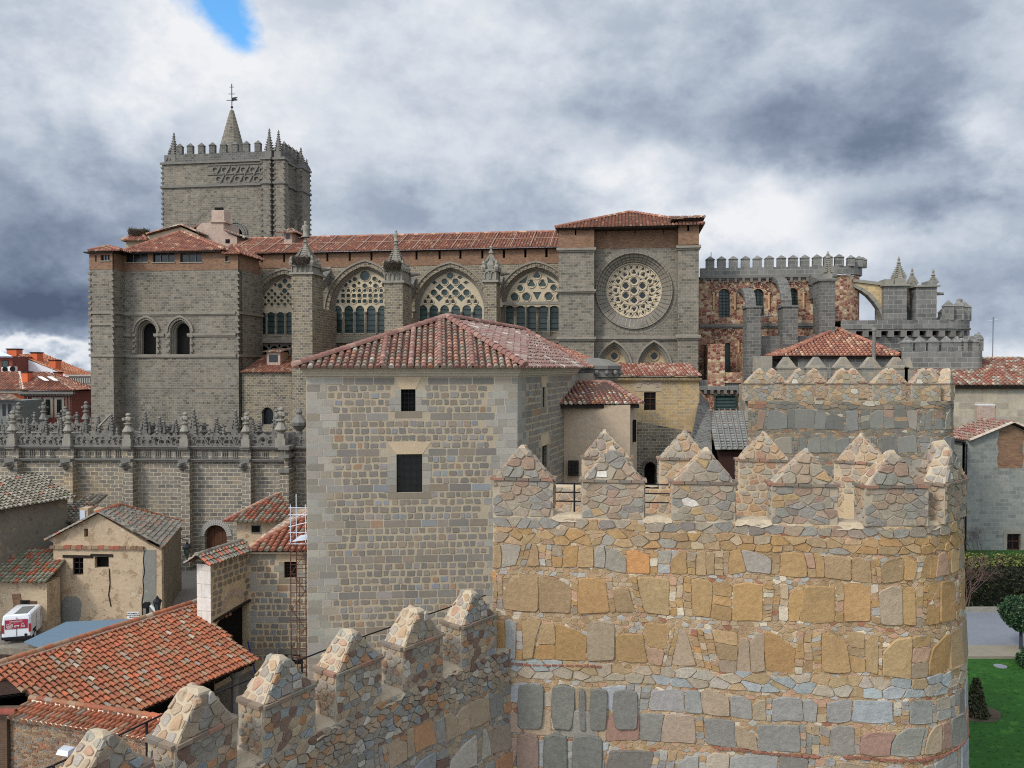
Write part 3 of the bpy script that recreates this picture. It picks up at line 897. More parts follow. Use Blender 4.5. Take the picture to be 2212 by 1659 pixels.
# second window: one great circle over rows of circles and squares
hs = [cpx(X3(512), Y3(467), 10.8, 20)]
hs += [cpx(X3(a), Y3(b), 4.7, 12) for a, b in ((437, 492), (585, 490), (367, 533), (432, 542), (512, 542), (593, 542), (657, 535))]
hs += [dpx(X3(a), Y3(b), 4.4) for a, b in ((468, 521), (553, 519), (400, 510), (622, 510))]
for i in range(-6, 7):
    x = X3(512) + i * 11.85
    hs.append(apx(x, Y3(578), 3.6, 5, 4, Y3(588)) if i % 2 else dpx(x, Y3(577), 4.2))
    hs.append(rpx(x - 4, x + 4, Y3(602), Y3(629)) if i % 2 == 0 else cpx(x, Y3(616), 4.3, 12))
    hs.append(rpx(x - 4, x + 4, Y3(644), Y3(671)) if i % 2 else cpx(x, Y3(657), 4.3, 12))
tracery(1, hs, 789, 70, 672, 582, 721, lancets([X3(a) for a in (307, 391, 475, 559, 643, 727)], 19, Y3(688), Y3(895), 11))
# third window: net of circles and lozenges
hs = [cpx(X3(a), Y3(b), r, 16) for a, b, r in ((1150, 465, 7.2), (1108, 510, 6.6), (1190, 510, 6.6), (1027, 593, 6.8), (1108, 593, 6.8), (1190, 593, 6.8), (1272, 593, 6.8))]
hs += [dpx(X3(a), Y3(b), 8.8, 8.2) for a, b in ((1070, 552), (1150, 552), (1230, 552), (1066, 632), (1232, 632))]
hs += [fpx(X3(a), Y3(b), 4.6, 3, math.pi / 2) for a, b in ((985, 626), (962, 660), (1010, 660), (1150, 626), (1128, 660), (1172, 660), (1315, 626), (1290, 660), (1340, 660))]
hs += [dpx(X3(a), Y3(b), 6.5, 4.5) for a, b in ((1030, 517), (1268, 517), (975, 560), (1322, 560), (1075, 478), (1222, 478), (945, 600), (1352, 600))]
tracery(2, hs, 973, 70, 672, 586, 721, lancets([X3(a) for a in (945, 1026, 1107, 1190, 1272, 1355)], 19, Y3(684), Y3(895), 11))
# fourth window: big trefoils in curved triangles
hs = [fpx(X3(a), Y3(b), r, 3, math.pi / 2) for a, b, r in ((1797, 462, 8.5), (1755, 525, 9), (1838, 525, 9))]
hs += [fpx(X3(a), Y3(b), 7.3, 4) for a, b in ((1672, 560), (1922, 556))]
hs += [fpx(X3(a), Y3(b), 9.6, 5, math.pi / 2) for a, b in ((1630, 624), (1718, 624), (1885, 620), (1973, 624))]
hs += [x3([(1765, 588), (1830, 588), (1798, 650)]), x3([(1655, 520), (1728, 465), (1712, 520)]), x3([(1868, 470), (1938, 520), (1882, 520)])]
o4 = tracery(3, hs, 1158, 67, 662, 584.5, 716, lancets([X3(a) for a in (1592, 1677, 1758, 1843, 1927)], 18.6, Y3(690), Y3(880), 8))
mb = MB()
z = K.z(1150, 654.5, DN - 0.2)
K.box(mb, K.u(1083, DN - .2), K.u(1212, DN - .2), DN - 0.35, DN + 0.2, z - 0.2, z + 0.14)
for px in (X3(1713), X3(1888)):
    u = K.u(px, DN - 0.3); K.box(mb, u - 0.08, u + 0.08, DN - 0.42, DN - 0.2, K.z(px, 722, DN - .3), z - 0.2)
mb.build('window_ledge', MAT['granite_light'], cath)

# ---- nave roof
mb = MB()
rr = random.Random(3)
e0 = K.pt(K.u(480, DN - .5), DN - .6, ZE); e1 = K.pt(K.u(1214, DN - .5), DN - .6, ZE)
dr = 93.5
zr = K.z(1207, 500.5, dr)
r1 = K.pt(K.u(1214, DN - .5), dr, zr); r0 = K.pt(K.u(480, DN - .5), dr, zr)
tiles(mb, [e0, e1, r1, r0], 0.34, 0.42, T_NAVE, rr)
ridge_tiles(mb, r0, r1, 0.2, T_NAVE, rr)
# mortared rows running up the slope
for i in range(18):
    f = (i + 0.4) / 18
    a = e0.lerp(e1, f); b = r0.lerp(r1, f)
    up = V((0, -0.06, 0.15))
    mb.bar(a + up, b + up, 0.07, A3(142, 118, 102), 0, 5)
a = e0.lerp(r0, .5); b = e1.lerp(r1, .5)
mb.bar(a + V((0, -.06, .15)), b + V((0, -.06, .15)), 0.05, A3(140, 112, 92), 0, 5)
mb.build('nave_roof', MAT['tile'], cath)
mb = MB()
K.box(mb, u0, u1, DN - .5, DN + .1, ZE - .1, ZE - 0.01)
mb.build('eaves_board', MAT['wood_dark'], cath)
# dormer on the roof
mb = MB()
u, z = K.uz(X2(1530), Y2(195), 90.5)
K.box(mb, u - 0.5, u + 0.5, 90.5, 92.5, z - .8, z + 0.75)
o = mb.build('roof_dormer', MAT['brick_pale'], cath)
mb = MB()
q = [K.pt(u - 1.2, 89.9, z + .7), K.pt(u + 1.2, 89.9, z + .7), K.pt(u + 1.2, 93, z + .7), K.pt(u - 1.2, 93, z + .7)]
ap = K.pt(u, 91.4, z + 1.5)
for i in range(3): tiles(mb, [q[i], q[(i + 1) % 4], ap], .3, .35, T_OLD, rr)
mb.build('dormer_roof', MAT['tile_old'], o)
mb = MB(); K.box(mb, u - .22, u + .22, 90.47, 90.6, z + .05, z + .6); mb.build('dormer_window', MAT['glass_dark'], o)

# ---- piers between the windows, each with a pinnacle
def pier(px0, px1, ytop, df, dep, base_y, tip_y, name='pier'):
    mb = MB()
    ua, ub = K.u(px0, df), K.u(px1, df); zt = K.z(px0, ytop, df)
    K.box(mb, ua, ub, df, df + dep, GZ, zt)
    K.box(mb, ua + .35, ub - .1, df + dep, DN, GZ, zt - 3.4)
    o = mb.build('pier', MAT['ash_nave'], cath)
    # flying arch joining it to the wall
    mb = MB()
    um = (ua + ub) / 2
    pts = [(df + dep + (DN - df - dep) * t, zt - 1.2 + 2.6 * t) for t in [i / 6 for i in range(7)]]
    for (d0, z0), (d1, z1) in zip(pts, pts[1:]):
        b = [K.pt(um - .45, d0, z0 - 1.2), K.pt(um + .45, d0, z0 - 1.2), K.pt(um + .45, d1, z1 - 1.2), K.pt(um - .45, d1, z1 - 1.2)]
        t = [K.pt(um - .45, d0, z0), K.pt(um + .45, d0, z0), K.pt(um + .45, d1, z1), K.pt(um - .45, d1, z1)]
        mb.hexa(b, t)
    mb.build('flying_arch', MAT['ash_dark'], o)
    # head: ledge, arcaded box, crocketed spire
    w = (ub - ua)
    mb = MB()
    K.box(mb, ua - .18, ub + .22, df - .2, df + dep + .2, zt, zt + .22)
    zb2 = K.z(px0, base_y, df)
    K.box(mb, ua + .05, ub - .02, df + .05, df + dep, zt + .22, zb2)
    nA = 4 if w > 1.6 else 2
    for i in range(nA):
        uc = ua + w * (i + .5) / nA
        i1 = arch(uc, zt + .75, w / nA * .32, w / nA * .5, 4, zt + .3); o1 = arch(uc, zt + .75, w / nA * .46, w / nA * .72, 4, zt + .3)
        band(mb, K.M(df + .05), i1, o1, 0, .13)
        dc = df + dep * (i + .5) / nA
    K.box(mb, ua - .12, ub + .15, df - .12, df + dep + .1, zb2, zb2 + .18)
    for sx in (ua, ub):
        for dd in (df, df + dep * .6):
            c = K.pt(sx, dd, zb2 + .1)
            mb.lathe(c, [(.22, 0), (.3, .3), (.16, .55), (.2, .7), (.05, 1.0)], 6, smooth=False)
    um = ua + w * .5
    c = K.pt(um, df + w * .5, zb2 + .15)
    mb.lathe(c, [(w * .46, 0), (w * .5, .5), (w * .42, .9)], 8, smooth=False, ph=.5)
    zt2 = K.z((px0 + px1) / 2, tip_y, df + w * .5)
    crocket_spire(mb, c + V((0, 0, .8)), w * .40, zt2 - c.z - .8 - .9, 8, 8, True, .14)
    # gargoyle
    gp = K.pt(ub + .1, df + dep * .8, zb2 - .1)
    mb.bar(gp, gp + K.U * 1.0 + V((0, 0, .1)), .26, n=6, r2=.16)
    mb.build('pinnacle', MAT['granite_light'], o)
    return K.pt(um, df + w * .5, zb2), zt2, w
piers_info = [pier(630.5, 675, 593, 80.5, 3.2, Y2(395), 508), pier(831, 870, Y3(520), 80.5, 3.6, Y3(430), 512), pier(1045, 1072.5, Y3(515), 81.5, 2.6, Y3(430), 531)]

# ---- aisle below the first bay: low wall and lean-to roof
mb = MB()
DA = 82.5
z1 = K.z(600, 804, DA)
ua, ub = K.u(522, DA), K.u(1214, DA)
plate(mb, K.M(DA), rect(ua, ub, GZ, z1), [Q(apx(578, 893, 12.5, 13, 6, 917), DA)], -.8, 0)
mb.build('aisle_wall', MAT['ash_nave'], cath)
mb = MB(); mb.face([K.pt(a, DA + .5, b) for a, b in Q(rpx(560, 596, 870, 920), DA + .5)]); mb.build('aisle_glass', MAT['glass_dark'], cath)
mb = MB()
i1 = Q(apx(578, 893, 12.5, 13, 6), DA); o1 = Q(apx(578, 893, 18, 19, 6), DA)
band(mb, K.M(DA), i1, o1, -.1, .05, joint=.04)
mb.build('aisle_arch', MAT['ash_nave'], cath)
mb = MB()
z2 = K.z(600, 767, DN)
tiles(mb, [K.pt(ua, DA - .3, z1), K.pt(ub, DA - .3, z1), K.pt(ub, DN + .2, z2), K.pt(ua, DN + .2, z2)], .32, .42, T_NAVE, rr)
mb.build('aisle_roof', MAT['tile_old'], cath)
mb = MB()
u, z = K.uz(X2(1425), Y2(1110), 84.5)
K.box(mb, u - .8, u + .8, 84.4, 86.5, z - .5, z + 1.1)
o = mb.build('aisle_dormer', MAT['brick_pale'], cath)
mb = MB(); K.box(mb, u - .5, u + .5, 84.35, 84.5, z, z + .8); mb.build('dormer_window', MAT['glass_dark'], o)
mb = MB(); tiles(mb, [K.pt(u - 1.1, 84.1, z + 1.1), K.pt(u + 1.1, 84.1, z + 1.1), K.pt(u + 1.1, 87, z + 1.5), K.pt(u - 1.1, 87, z + 1.5)], .3, .4, T_OLD, rr); mb.build('dormer_roof', MAT['tile_old'], o)

# ---- unfinished tower at the west end
DT = 82.0; DB = 80.0
ztop = K.z(400, 584, DT)
belf = [apx(X2(476), Y2(885), (532 - 420) / 2 * .2893 + 4, 22 + 4, 8, Y2(1052)), apx(X2(727), Y2(885), (783 - 670) / 2 * .2893 + 4, 22 + 4, 8, Y2(1052))]
putl = [rpx(X2(a) - .7, X2(a) + .7, Y2(1411), Y2(1419)) for a in range(340, 1140, 28)]
mb = MB()
ua, ub = K.u(255, DT), K.u(515.5, DT)
plate(mb, K.M(DT), rect(ua, ub, GZ, ztop), [Q(h, DT) for h in belf + putl], -.95, 0)
mb.face([K.pt(ub, DT, GZ), K.pt(ub, DN, GZ), K.pt(ub, DN, ztop), K.pt(ub, DT, ztop)])
# left buttress
bu0, bu1 = K.u(196, DB), K.u(245, DB)
mb.hexa([K.pt(bu0, DB, GZ), K.pt(bu1, DB, GZ), K.pt(bu1, DT + 4, GZ), K.pt(bu0, DT + 4, GZ)], [K.pt(bu0, DB, ztop), K.pt(bu1, DB, ztop), K.pt(bu1, DT + 4, ztop), K.pt(bu0, DT + 4, ztop)])
wt = mb.build('west_tower_wall', MAT['ash'], cath)
mb = MB()
for h in belf:
    cx = (min(p[0] for p in h) + max(p[0] for p in h)) / 2
    for a, b, w in ((20.2 + 5, 20.2, -.0), ):
        pass
    hw = (532 - 420) / 2 * .2893
    for (b, a, w0, w) in ((4.2, 2.2, -.9, -.25), (2.2, 0, -.9, -.5)):
        band(mb, K.M(DT), Q(apx(cx, Y2(885), hw + a, 20 + a, 8, Y2(1052)), DT), Q(apx(cx, Y2(885), hw + b, 20 + b, 8, Y2(1052)), DT), w0, w)
    band(mb, K.M(DT), Q(apx(cx, Y2(885), hw + 5.5, 26, 10, Y2(1052)), DT), Q(apx(cx, Y2(885), hw + 9, 30, 10, Y2(1052)), DT), -.05, .08, joint=.05)
    band(mb, K.M(DT), Q(apx(cx, Y2(885), hw + 9.5, 31, 10), DT), Q(apx(cx, Y2(885), hw + 13, 35.5, 10), DT), -.05, .2)
    for sx in (-1, 1):
        u, z0 = K.uz(cx + sx * (hw + 9.5), Y2(1052), DT); z1_ = K.z(cx, Y2(890), DT)
        knobs(mb, K.pt(u, DT - .1, z0), K.pt(u, DT - .1, z1_), .6, .16)
for a, b, yy in ((785, 1146, 905), (534, 612, 905), (306, 368, 905), (318, 1146, 745), (318, 1146, 1062)):
    strip(mb, K, DT, X2(a), X2(b), Y2(yy), .26, .2, ref=400)
for yy in (745, 830, 1062):
    z = K.z(400, Y2(yy), DT)
    K.box(mb, bu0 - .12, bu1 + .14, DB - .14, DT, z - .13, z + .13)
    if yy != 830: K.box(mb, ub + .001, ub + .18, DT - .2, DN, z - .13, z + .13)
z = K.z(400, Y2(1298), DT)
strip(mb, K, DT, 266, 515, Y2(1298), .12, .05, ref=400)
zz = [K.z(400, Y2(1040), DT), ztop - .1]
for u, d in ((bu0, DB), (bu1, DB), (ub, DT)):
    knobs(mb, K.pt(u, d, zz[0]), K.pt(u, d, zz[1]), .62, .15)
knobs(mb, K.pt(K.u(268, DT), DT - .02, zz[0]), K.pt(K.u(268, DT), DT - .02, zz[1]), .62, .15)
mb.build('string_courses', MAT['granite_warm'], wt)
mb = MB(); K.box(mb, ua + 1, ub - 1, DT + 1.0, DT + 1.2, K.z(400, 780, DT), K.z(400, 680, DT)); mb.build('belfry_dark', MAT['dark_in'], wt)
# brick top storey
zt = K.z(400, 544, DT)
mb = MB()
wins = [rpx(X2(a), X2(b), 547.5, Y2(366)) for a, b in ((318, 485), (522, 685), (727, 890))] + [rpx(X2(1063), X2(1091), Y2(318), Y2(360))]
plate(mb, K.M(DT - .03), rect(ua, ub + .03, ztop, zt), [Q(h, DT) for h in wins], -.35, 0)
mb.face([K.pt(ub + .03, DT - .03, ztop), K.pt(ub + .03, DN - 1, ztop), K.pt(ub + .03, DN - 1, zt), K.pt(ub + .03, DT - .03, zt)])
bw = [rpx(X2(133), X2(203), Y2(312), Y2(354)), rpx(X2(92), X2(103), Y2(312), Y2(362))]
plate(mb, K.M(DB - .03), rect(bu0 - .03, bu1 + .03, ztop, zt), [Q(h, DB) for h in bw], -.3, 0)
mb.face([K.pt(bu1 + .03, DB - .03, ztop), K.pt(bu1 + .03, DT, ztop), K.pt(bu1 + .03, DT, zt), K.pt(bu1 + .03, DB - .03, zt)])
mb.face([K.pt(bu0 - .03, DT, ztop), K.pt(bu0 - .03, DB - .03, ztop), K.pt(bu0 - .03, DB - .03, zt), K.pt(bu0 - .03, DT, zt)])
bt = mb.build('brick_storey', MAT['brick'], cath)
mb = MB()
for h, d in [(w, DT) for w in wins] + [(w, DB) for w in bw]:
    x0, x1 = h[0][0], h[1][0]; y0, y1 = h[0][1], h[2][1]
    mb.face([K.pt(a, d + .22, b) for a, b in Q(rpx(x0 - 1, x1 + 1, y0 - 1, y1 + 1), d)][::-1])
mb.build('window_screens', MAT['glass_dark'], bt)
mb = MB()
for h, d in [(w, DT) for w in wins] + [(bw[0], DB)]:
    a, b = K.uz(h[3][0], h[3][1], d), K.uz(h[2][0], h[2][1], d)
    K.box(mb, a[0] - .1, b[0] + .1, d - .12, d + .1, a[1] - .1, a[1])
    for k in (1, 2):
        u = a[0] + (b[0] - a[0]) * k / 3
        K.box(mb, u - .025, u + .025, d + .12, d + .2, a[1], K.z(h[0][0], h[0][1], d))
mb.build('window_sills', MAT['granite_light'], bt)
# tiled roofs
mb = MB(); rr = random.Random(5)
def hip(mb, pts, apex, pitch=.33, L=.42, pal=T_NAVE, ridge=True, back=True, ri=rr, rad_=.17, skip=()):
    n = len(pts)
    for i in range(n):
        if i in skip: continue
        tiles(mb, [pts[i], pts[(i + 1) % n], apex], pitch, L, pal, ri)
    if ridge:
        for i in range(n): ridge_tiles(mb, pts[i] + V((0, 0, .08)), apex + V((0, 0, .08)), rad_, pal, ri)
e = [K.pt(K.u(X2(285), DT - .7), DT - .7, zt), K.pt(K.u(X2(1062), DT - .7), DT - .7, zt), K.pt(K.u(X2(1062), DT - .7), DT + 9, zt), K.pt(K.u(X2(285), DT - .7), DT + 9, zt)]
ap = K.pt(*[K.uz(X2(735), Y2(140), DT + 5)[0], DT + 5, K.uz(X2(735), Y2(140), DT + 5)[1]])
hip(mb, e, ap)
e = [K.pt(K.u(X2(50), DB - .5), DB - .5, zt - .1), K.pt(K.u(X2(292), DB - .5), DB - .5, zt - .1), K.pt(K.u(X2(292), DB - .5), DB + 4, zt - .1), K.pt(K.u(X2(50), DB - .5), DB + 4, zt - .1)]
t = K.uz(X2(185), Y2(250), DB + 1.8)
hip(mb, e, K.pt(t[0], DB + 1.8, t[1]))
zc = K.z(X2(1100), Y2(304), DT - .5)
e = [K.pt(K.u(X2(1050), DT - .6), DT - .6, zc), K.pt(ub + .6, DT - .6, zc), K.pt(ub + .6, DT + 5, zc), K.pt(K.u(X2(1050), DT - .6), DT + 5, zc)]
t = K.uz(X2(1122), Y2(240), DT + 2.2)
hip(mb, e, K.pt(t[0], DT + 2.2, t[1]))
mb.build('tower_roofs', MAT['tile_old'], bt)
mb = MB()
K.box(mb, ua, K.u(X2(1055), DT), DT - .65, DT + .3, zt - .16, zt - .02)
K.box(mb, bu0 - .4, bu1 + .4, DB - .45, DT + .3, zt - .26, zt - .12)
mb.build('tower_eaves', MAT['wood_dark'], bt)
# pale brick stair house and chimney above the roofs
mb = MB()
d0 = 92.0
def polyz(mb, pts, d, th, fr=K, mat=0):
    q = [fr.uz(x, y, d) for x, y in pts]
    plate(mb, fr.M(d), q, [], -th, 0, mat=mat, back=True)
polyz(mb, [(X1(1015), Y1(1420)), (X1(1015), Y1(1275)), (X1(1060), Y1(1235)), (X1(1240), Y1(1228)), (X1(1240), Y1(1300)), (X1(1352), Y1(1350)), (X1(1352), Y1(1430)), (X1(1352), Y1(1560)), (X1(1015), Y1(1560))], d0, 4)
polyz(mb, [(X1(1140), Y1(1228)), (X1(1140), Y1(1128)), (X1(1245), Y1(1128)), (X1(1245), Y1(1228))], d0 - .1, 1.6)
polyz(mb, [(X1(1126), Y1(1229)), (X1(1126), Y1(1218)), (X1(1255), Y1(1218)), (X1(1255), Y1(1229))], d0 - .2, 1.8)
o = mb.build('stair_house', MAT['brick_pale'], cath)
mb = MB(); polyz(mb, rpx(X1(1255), X1(1290), Y1(1370), Y1(1402)), d0 - .05, .04); mb.build('stair_window', MAT['dark_in'], o)
mb = MB()
a = [K.pt(*(lambda t: (t[0], d0 - .5, t[1]))(K.uz(x, y, d0 - .5))) for x, y in ((X1(1240), Y1(1292)), (X1(1412), Y1(1352)))]
b = [p + K.D * 4.5 for p in a]
tiles(mb, [a[1], b[1], b[0], a[0]], .33, .42, T_OLD, rr)
mb.build('stair_roof', MAT['tile_old'], o); mb = MB()
polyz(mb, [(X1(950), Y1(1275)), (X1(1050), Y1(1240)), (X1(1058), Y1(1250)), (X1(955), Y1(1288))], d0 + 1, 2)
mb.build('stair_roof', MAT['brick'], o)
mb = MB()
for k in range(5):
    u, z = K.uz(X1(1175 + 14 * k), Y1(1127), d0 + .3)
    mb.lathe(K.pt(u, d0 + .3, z - .02), [(.13, 0), (.15, .3), (.1, .32)], 6)
mb.build('chimney_pots', MAT['dark_in'], o)
# cream gable behind the hipped roof, and the small roof with a nest
mb = MB()
d1 = 90.5
polyz(mb, [(X1(610), Y1(1400)), (X1(610), Y1(1340)), (X1(885), Y1(1268)), (X1(1030), Y1(1330)), (X1(1030), Y1(1400))], d1, 3)
polyz(mb, [(X1(430), Y1(1440)), (X1(430), Y1(1385)), (X1(600), Y1(1370)), (X1(600), Y1(1440))], d1 + .3, 3)
o = mb.build('roof_gable', MAT['mortar_pale'], cath)
mb = MB()
for (xa, ya_), (xb, yb_) in (((600, 1335), (885, 1256)), ((885, 1256), (1040, 1322))):
    a, b = K.uz(X1(xa), Y1(ya_), d1 - .4), K.uz(X1(xb), Y1(yb_), d1 - .4)
    A0, B0 = K.pt(a[0], d1 - .4, a[1]), K.pt(b[0], d1 - .4, b[1])
    q = [A0, B0, B0 + K.D * 4, A0 + K.D * 4]
    if a[1] < b[1]: tiles(mb, [q[3], q[0], q[1], q[2]], .33, .42, T_OLD, rr)
    else: tiles(mb, [q[1], q[2], q[3], q[0]], .33, .42, T_OLD, rr)
    ridge_tiles(mb, A0 + V((0, 0, .1)), B0 + V((0, 0, .1)), .15, T_OLD, rr)
u, z = K.uz(X1(510), Y1(1380), d1 - .5)
e = [K.pt(K.u(X1(402), d1 - .5), d1 - .5, z), K.pt(K.u(X1(618), d1 - .5), d1 - .5, z), K.pt(K.u(X1(618), d1 - .5), d1 + 4, z), K.pt(K.u(X1(402), d1 - .5), d1 + 4, z)]
t = K.uz(X1(545), Y1(1318), d1 + 1.5)
hip(mb, e, K.pt(t[0], d1 + 1.5, t[1]))
mb.build('gable_roof', MAT['tile_old'], o)

# ---- bell tower behind
DW = 108.0; TS = 7.4
ta, tb = K.u(X1(745), DW), K.u(X1(1738), DW)
zp = K.z(X1(745), Y1(745), DW)            # base of the parapet
tower = MB()
plate(tower, K.M(DW), rect(ta, tb, -6, zp), [Q(apx(X1(1345), Y1(1330), 13, 16, 8, Y1(1480)), DW)], -1.2, 0)
for (a, da), (b, db) in (((tb, DW), (tb, DW + TS)), ((tb, DW + TS), (ta, DW + TS)), ((ta, DW + TS), (ta, DW))):
    tower.face([K.pt(a, da, -6), K.pt(b, db, -6), K.pt(b, db, zp), K.pt(a, da, zp)])
tower.face([K.pt(ta, DW, zp - .3), K.pt(tb, DW, zp - .3), K.pt(tb, DW + TS, zp - .3), K.pt(ta, DW + TS, zp - .3)])
# buttress strips
sb = [K.u(X1(1583), DW), K.u(X1(1665), DW), K.u(X1(1672), DW)]
K.box(tower, sb[0], sb[1] - .15, DW - .8, DW, -6, zp + .3)
K.box(tower, sb[2] + .15, tb + .5, DW - .5, DW + .8, -6, zp + .3)
K.box(tower, tb, tb + 1.0, DW + 4.4, DW + TS + .2, -6, zp - .1)
K.box(tower, tb, tb + .5, DW + 2.8, DW + 4.0, -6, zp - 8)
bell = tower.build('bell_tower', MAT['ash'], cath)
mb = MB()
zs = [K.z(X1(745), Y1(745), DW), K.z(X1(745), Y1(940), DW)]
for z in zs:
    K.box(mb, ta - .2, sb[0], DW - .25, DW, z - .16, z + .16)
    K.box(mb, sb[0] - .15, sb[1], DW - 1.0, DW, z - .16, z + .16)
    K.box(mb, sb[2], tb + .7, DW - .7, DW + .8, z - .16, z + .16)
    K.box(mb, tb, tb + .25, DW + .8, DW + 5.2, z - .16, z + .16)
    K.box(mb, tb, tb + 1.2, DW + 4.3, DW + TS + .4, z - .16, z + .16)
for u, d in ((ta, DW), (sb[0], DW - .8), (sb[1] - .15, DW - .8), (sb[2] + .15, DW - .5), (tb + .5, DW - .5), (tb + 1.0, DW + TS + .2), (tb + 1.0, DW + 4.4), (tb + .5, DW + 2.8)):
    knobs(mb, K.pt(u, d, 8), K.pt(u, d, zp - .2), .72, .15)
# relief panel of rings and slanting bars
for row, (yc, off) in enumerate(((797, 0), (873, 30))):
    for i in range(6 if row == 0 else 6):
        cx = 1175 + off + i * 78
        if cx > 1575: continue
        c = (X1(cx), Y1(yc))
        i1 = cpx(c[0], c[1], 5.2, 12); o1 = cpx(c[0], c[1], 7.4, 12)
        band(mb, K.M(DW), Q(i1 + i1[:1], DW), Q(o1 + o1[:1], DW), 0, .22)
        a, b = K.uz(X1(cx + 2), Y1(yc + 38), DW - .12), K.uz(X1(cx + 38), Y1(yc - 34), DW - .12)
        mb.bar(K.pt(a[0], DW - .1, a[1]), K.pt(b[0], DW - .1, b[1]), .16, n=4, smooth=False)
for yy in (758, 835, 912):
    strip(mb, K, DW, X1(1122), X1(1583), Y1(yy), .12, .15, ref=X1(1122))
cx = X1(1345)
for a, b, w in ((16, 20, .12), (22, 25, .2), (13, 15.5, -.3)):
    band(mb, K.M(DW), Q(apx(cx, Y1(1330), a, a + 3, 8), DW), Q(apx(cx, Y1(1330), b, b + 3, 8), DW), -.4, w, joint=.03)
mb.build('tower_ornament', MAT['granite'], bell)
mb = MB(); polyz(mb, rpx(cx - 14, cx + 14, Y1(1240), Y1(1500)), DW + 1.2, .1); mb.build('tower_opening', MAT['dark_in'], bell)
# parapet and merlons
mb = MB()
z0, z1 = zp + .05, K.z(X1(745), Y1(672), DW)
K.box(mb, ta + .3, tb, DW + .1, DW + .6, z0, z1)
K.box(mb, tb - .6, tb - .1, DW + .6, DW + TS - .1, z0, z1)
K.box(mb, ta + .3, ta + .8, DW + .6, DW + TS - .1, z0, z1)
K.box(mb, ta + .8, tb - .6, DW + TS - .6, DW + TS - .1, z0, z1)
mb.build('tower_parapet', MAT['ash_dark'], bell)
def merlons(parent, items, mat=MAT['ash_dark']):
    """items: (frame, uc, dc, z, w, t, h, hp)"""
    for it in items:
        mb = MB(); merlon_box(mb, *it); mb.build('merlon', mat, parent)
it = []
for cx in (893, 980, 1072, 1163, 1255, 1350, 1443, 1538): it.append((K, K.u(X1(cx), DW + .3), DW + .35, z1, .88, .55, 1.15, .55))
for k in range(5): it.append((K, tb - .35, DW + 1.6 + k * 1.35, z1, .55, .85, 1.15, .55))
for k in range(6): it.append((K, ta + 2.0 + k * 2.1, DW + TS - .35, z1, .88, .55, 1.15, .55))
for k in range(4): it.append((K, ta + .55, DW + 2 + k * 1.7, z1, .55, .85, 1.15, .55))
merlons(bell, it)
mb = MB()
c0 = K.pt(K.u(X1(1325), DW + 4.5), DW + 4.5, 0)
zb_ = z1 - .5
za = K.z(X1(1333), Y1(300), DW + 4.5)
w = (X1(1440) - X1(1205)) / 2 / F * (DW + 4.5)
prof = []
n = 16
for i in range(n):
    t = i / n; r = 1.12 * w * (1 - t ** 1.12) + .25 * t
    prof += [(r, (za - zb_) * t), (r - .06, (za - zb_) * (t + .8 / n))]
prof += [(.22, za - zb_)]
mb.lathe(V((c0.x, c0.y, zb_)), prof, 12, smooth=False)
sp = mb.build('spire', MAT['ash'], bell)
mb = MB()
zt_ = K.z(X1(1333), Y1(80), DW + 4.5)
top = V((c0.x, c0.y, za - .2))
mb.bar(top, V((c0.x, c0.y, zt_)), .07, n=5)
H_ = zt_ - za
for zz_, ww in ((.88, .35), (.62, .5), (.38, .8)):
    z = za + H_ * zz_
    mb.bar(V((c0.x - ww, c0.y, z)), V((c0.x + ww, c0.y, z)), .05, n=4)
z = za + H_ * .42
mb.mesh([(c0.x, c0.y - .03, z - .35), (c0.x + .9, c0.y - .03, z), (c0.x + .55, c0.y - .03, z + .05), (c0.x + .9, c0.y - .03, z + .35), (c0.x + .1, c0.y - .03, z + .25),
         (c0.x, c0.y + .03, z - .35), (c0.x + .9, c0.y + .03, z), (c0.x + .55, c0.y + .03, z + .05), (c0.x + .9, c0.y + .03, z + .35), (c0.x + .1, c0.y + .03, z + .25)],
        [(0, 1, 2, 3, 4), (9, 8, 7, 6, 5), (0, 5, 6, 1), (1, 6, 7, 2), (2, 7, 8, 3), (3, 8, 9, 4), (4, 9, 5, 0)])
mb.lathe(V((c0.x, c0.y, za + H_ * .12)), [(.05, -.2), (.22, 0), (.05, .2)], 8)
mb.build('weathervane', MAT['iron'], bell)
def pinn(px, d, yb, yt, wpx, parent=bell, mat=MAT['granite'], fr=K, rings=7):
    mb = MB()
    u, zb1 = fr.uz(px, yb, d); zt1 = fr.z(px, yt, d); w = wpx / F * d
    H = zt1 - zb1
    fr.box(mb, u - w / 2, u + w / 2, d - w / 2, d + w / 2, zb1, zb1 + H * .3)
    crocket_spire(mb, fr.pt(u, d, zb1 + H * .3), w * .5, H * .62, rings, 8, False, .14)
    mb.lathe(fr.pt(u, d, zb1 + H * .9), [(.1, 0), (.24, .15), (.1, .35), (.16, .5), (.03, .8)], 6, smooth=False)
    return mb.build('pinnacle', mat, parent)
pinn(X1(830), DW + .6, Y1(745), Y1(505), 18); pinn(X1(790), DW + .3, Y1(745), Y1(660), 8)
pinn(X1(1621), DW - .3, Y1(715), Y1(472), 16); pinn(X1(1697), DW, Y1(715), Y1(488), 16)
pinn(X1(1742), DW + 2.4, Y1(750), Y1(582), 11); pinn(X1(1882), DW + 5.6, Y1(800), Y1(635), 20); pinn(X1(1930), DW + TS, Y1(820), Y1(740), 11)

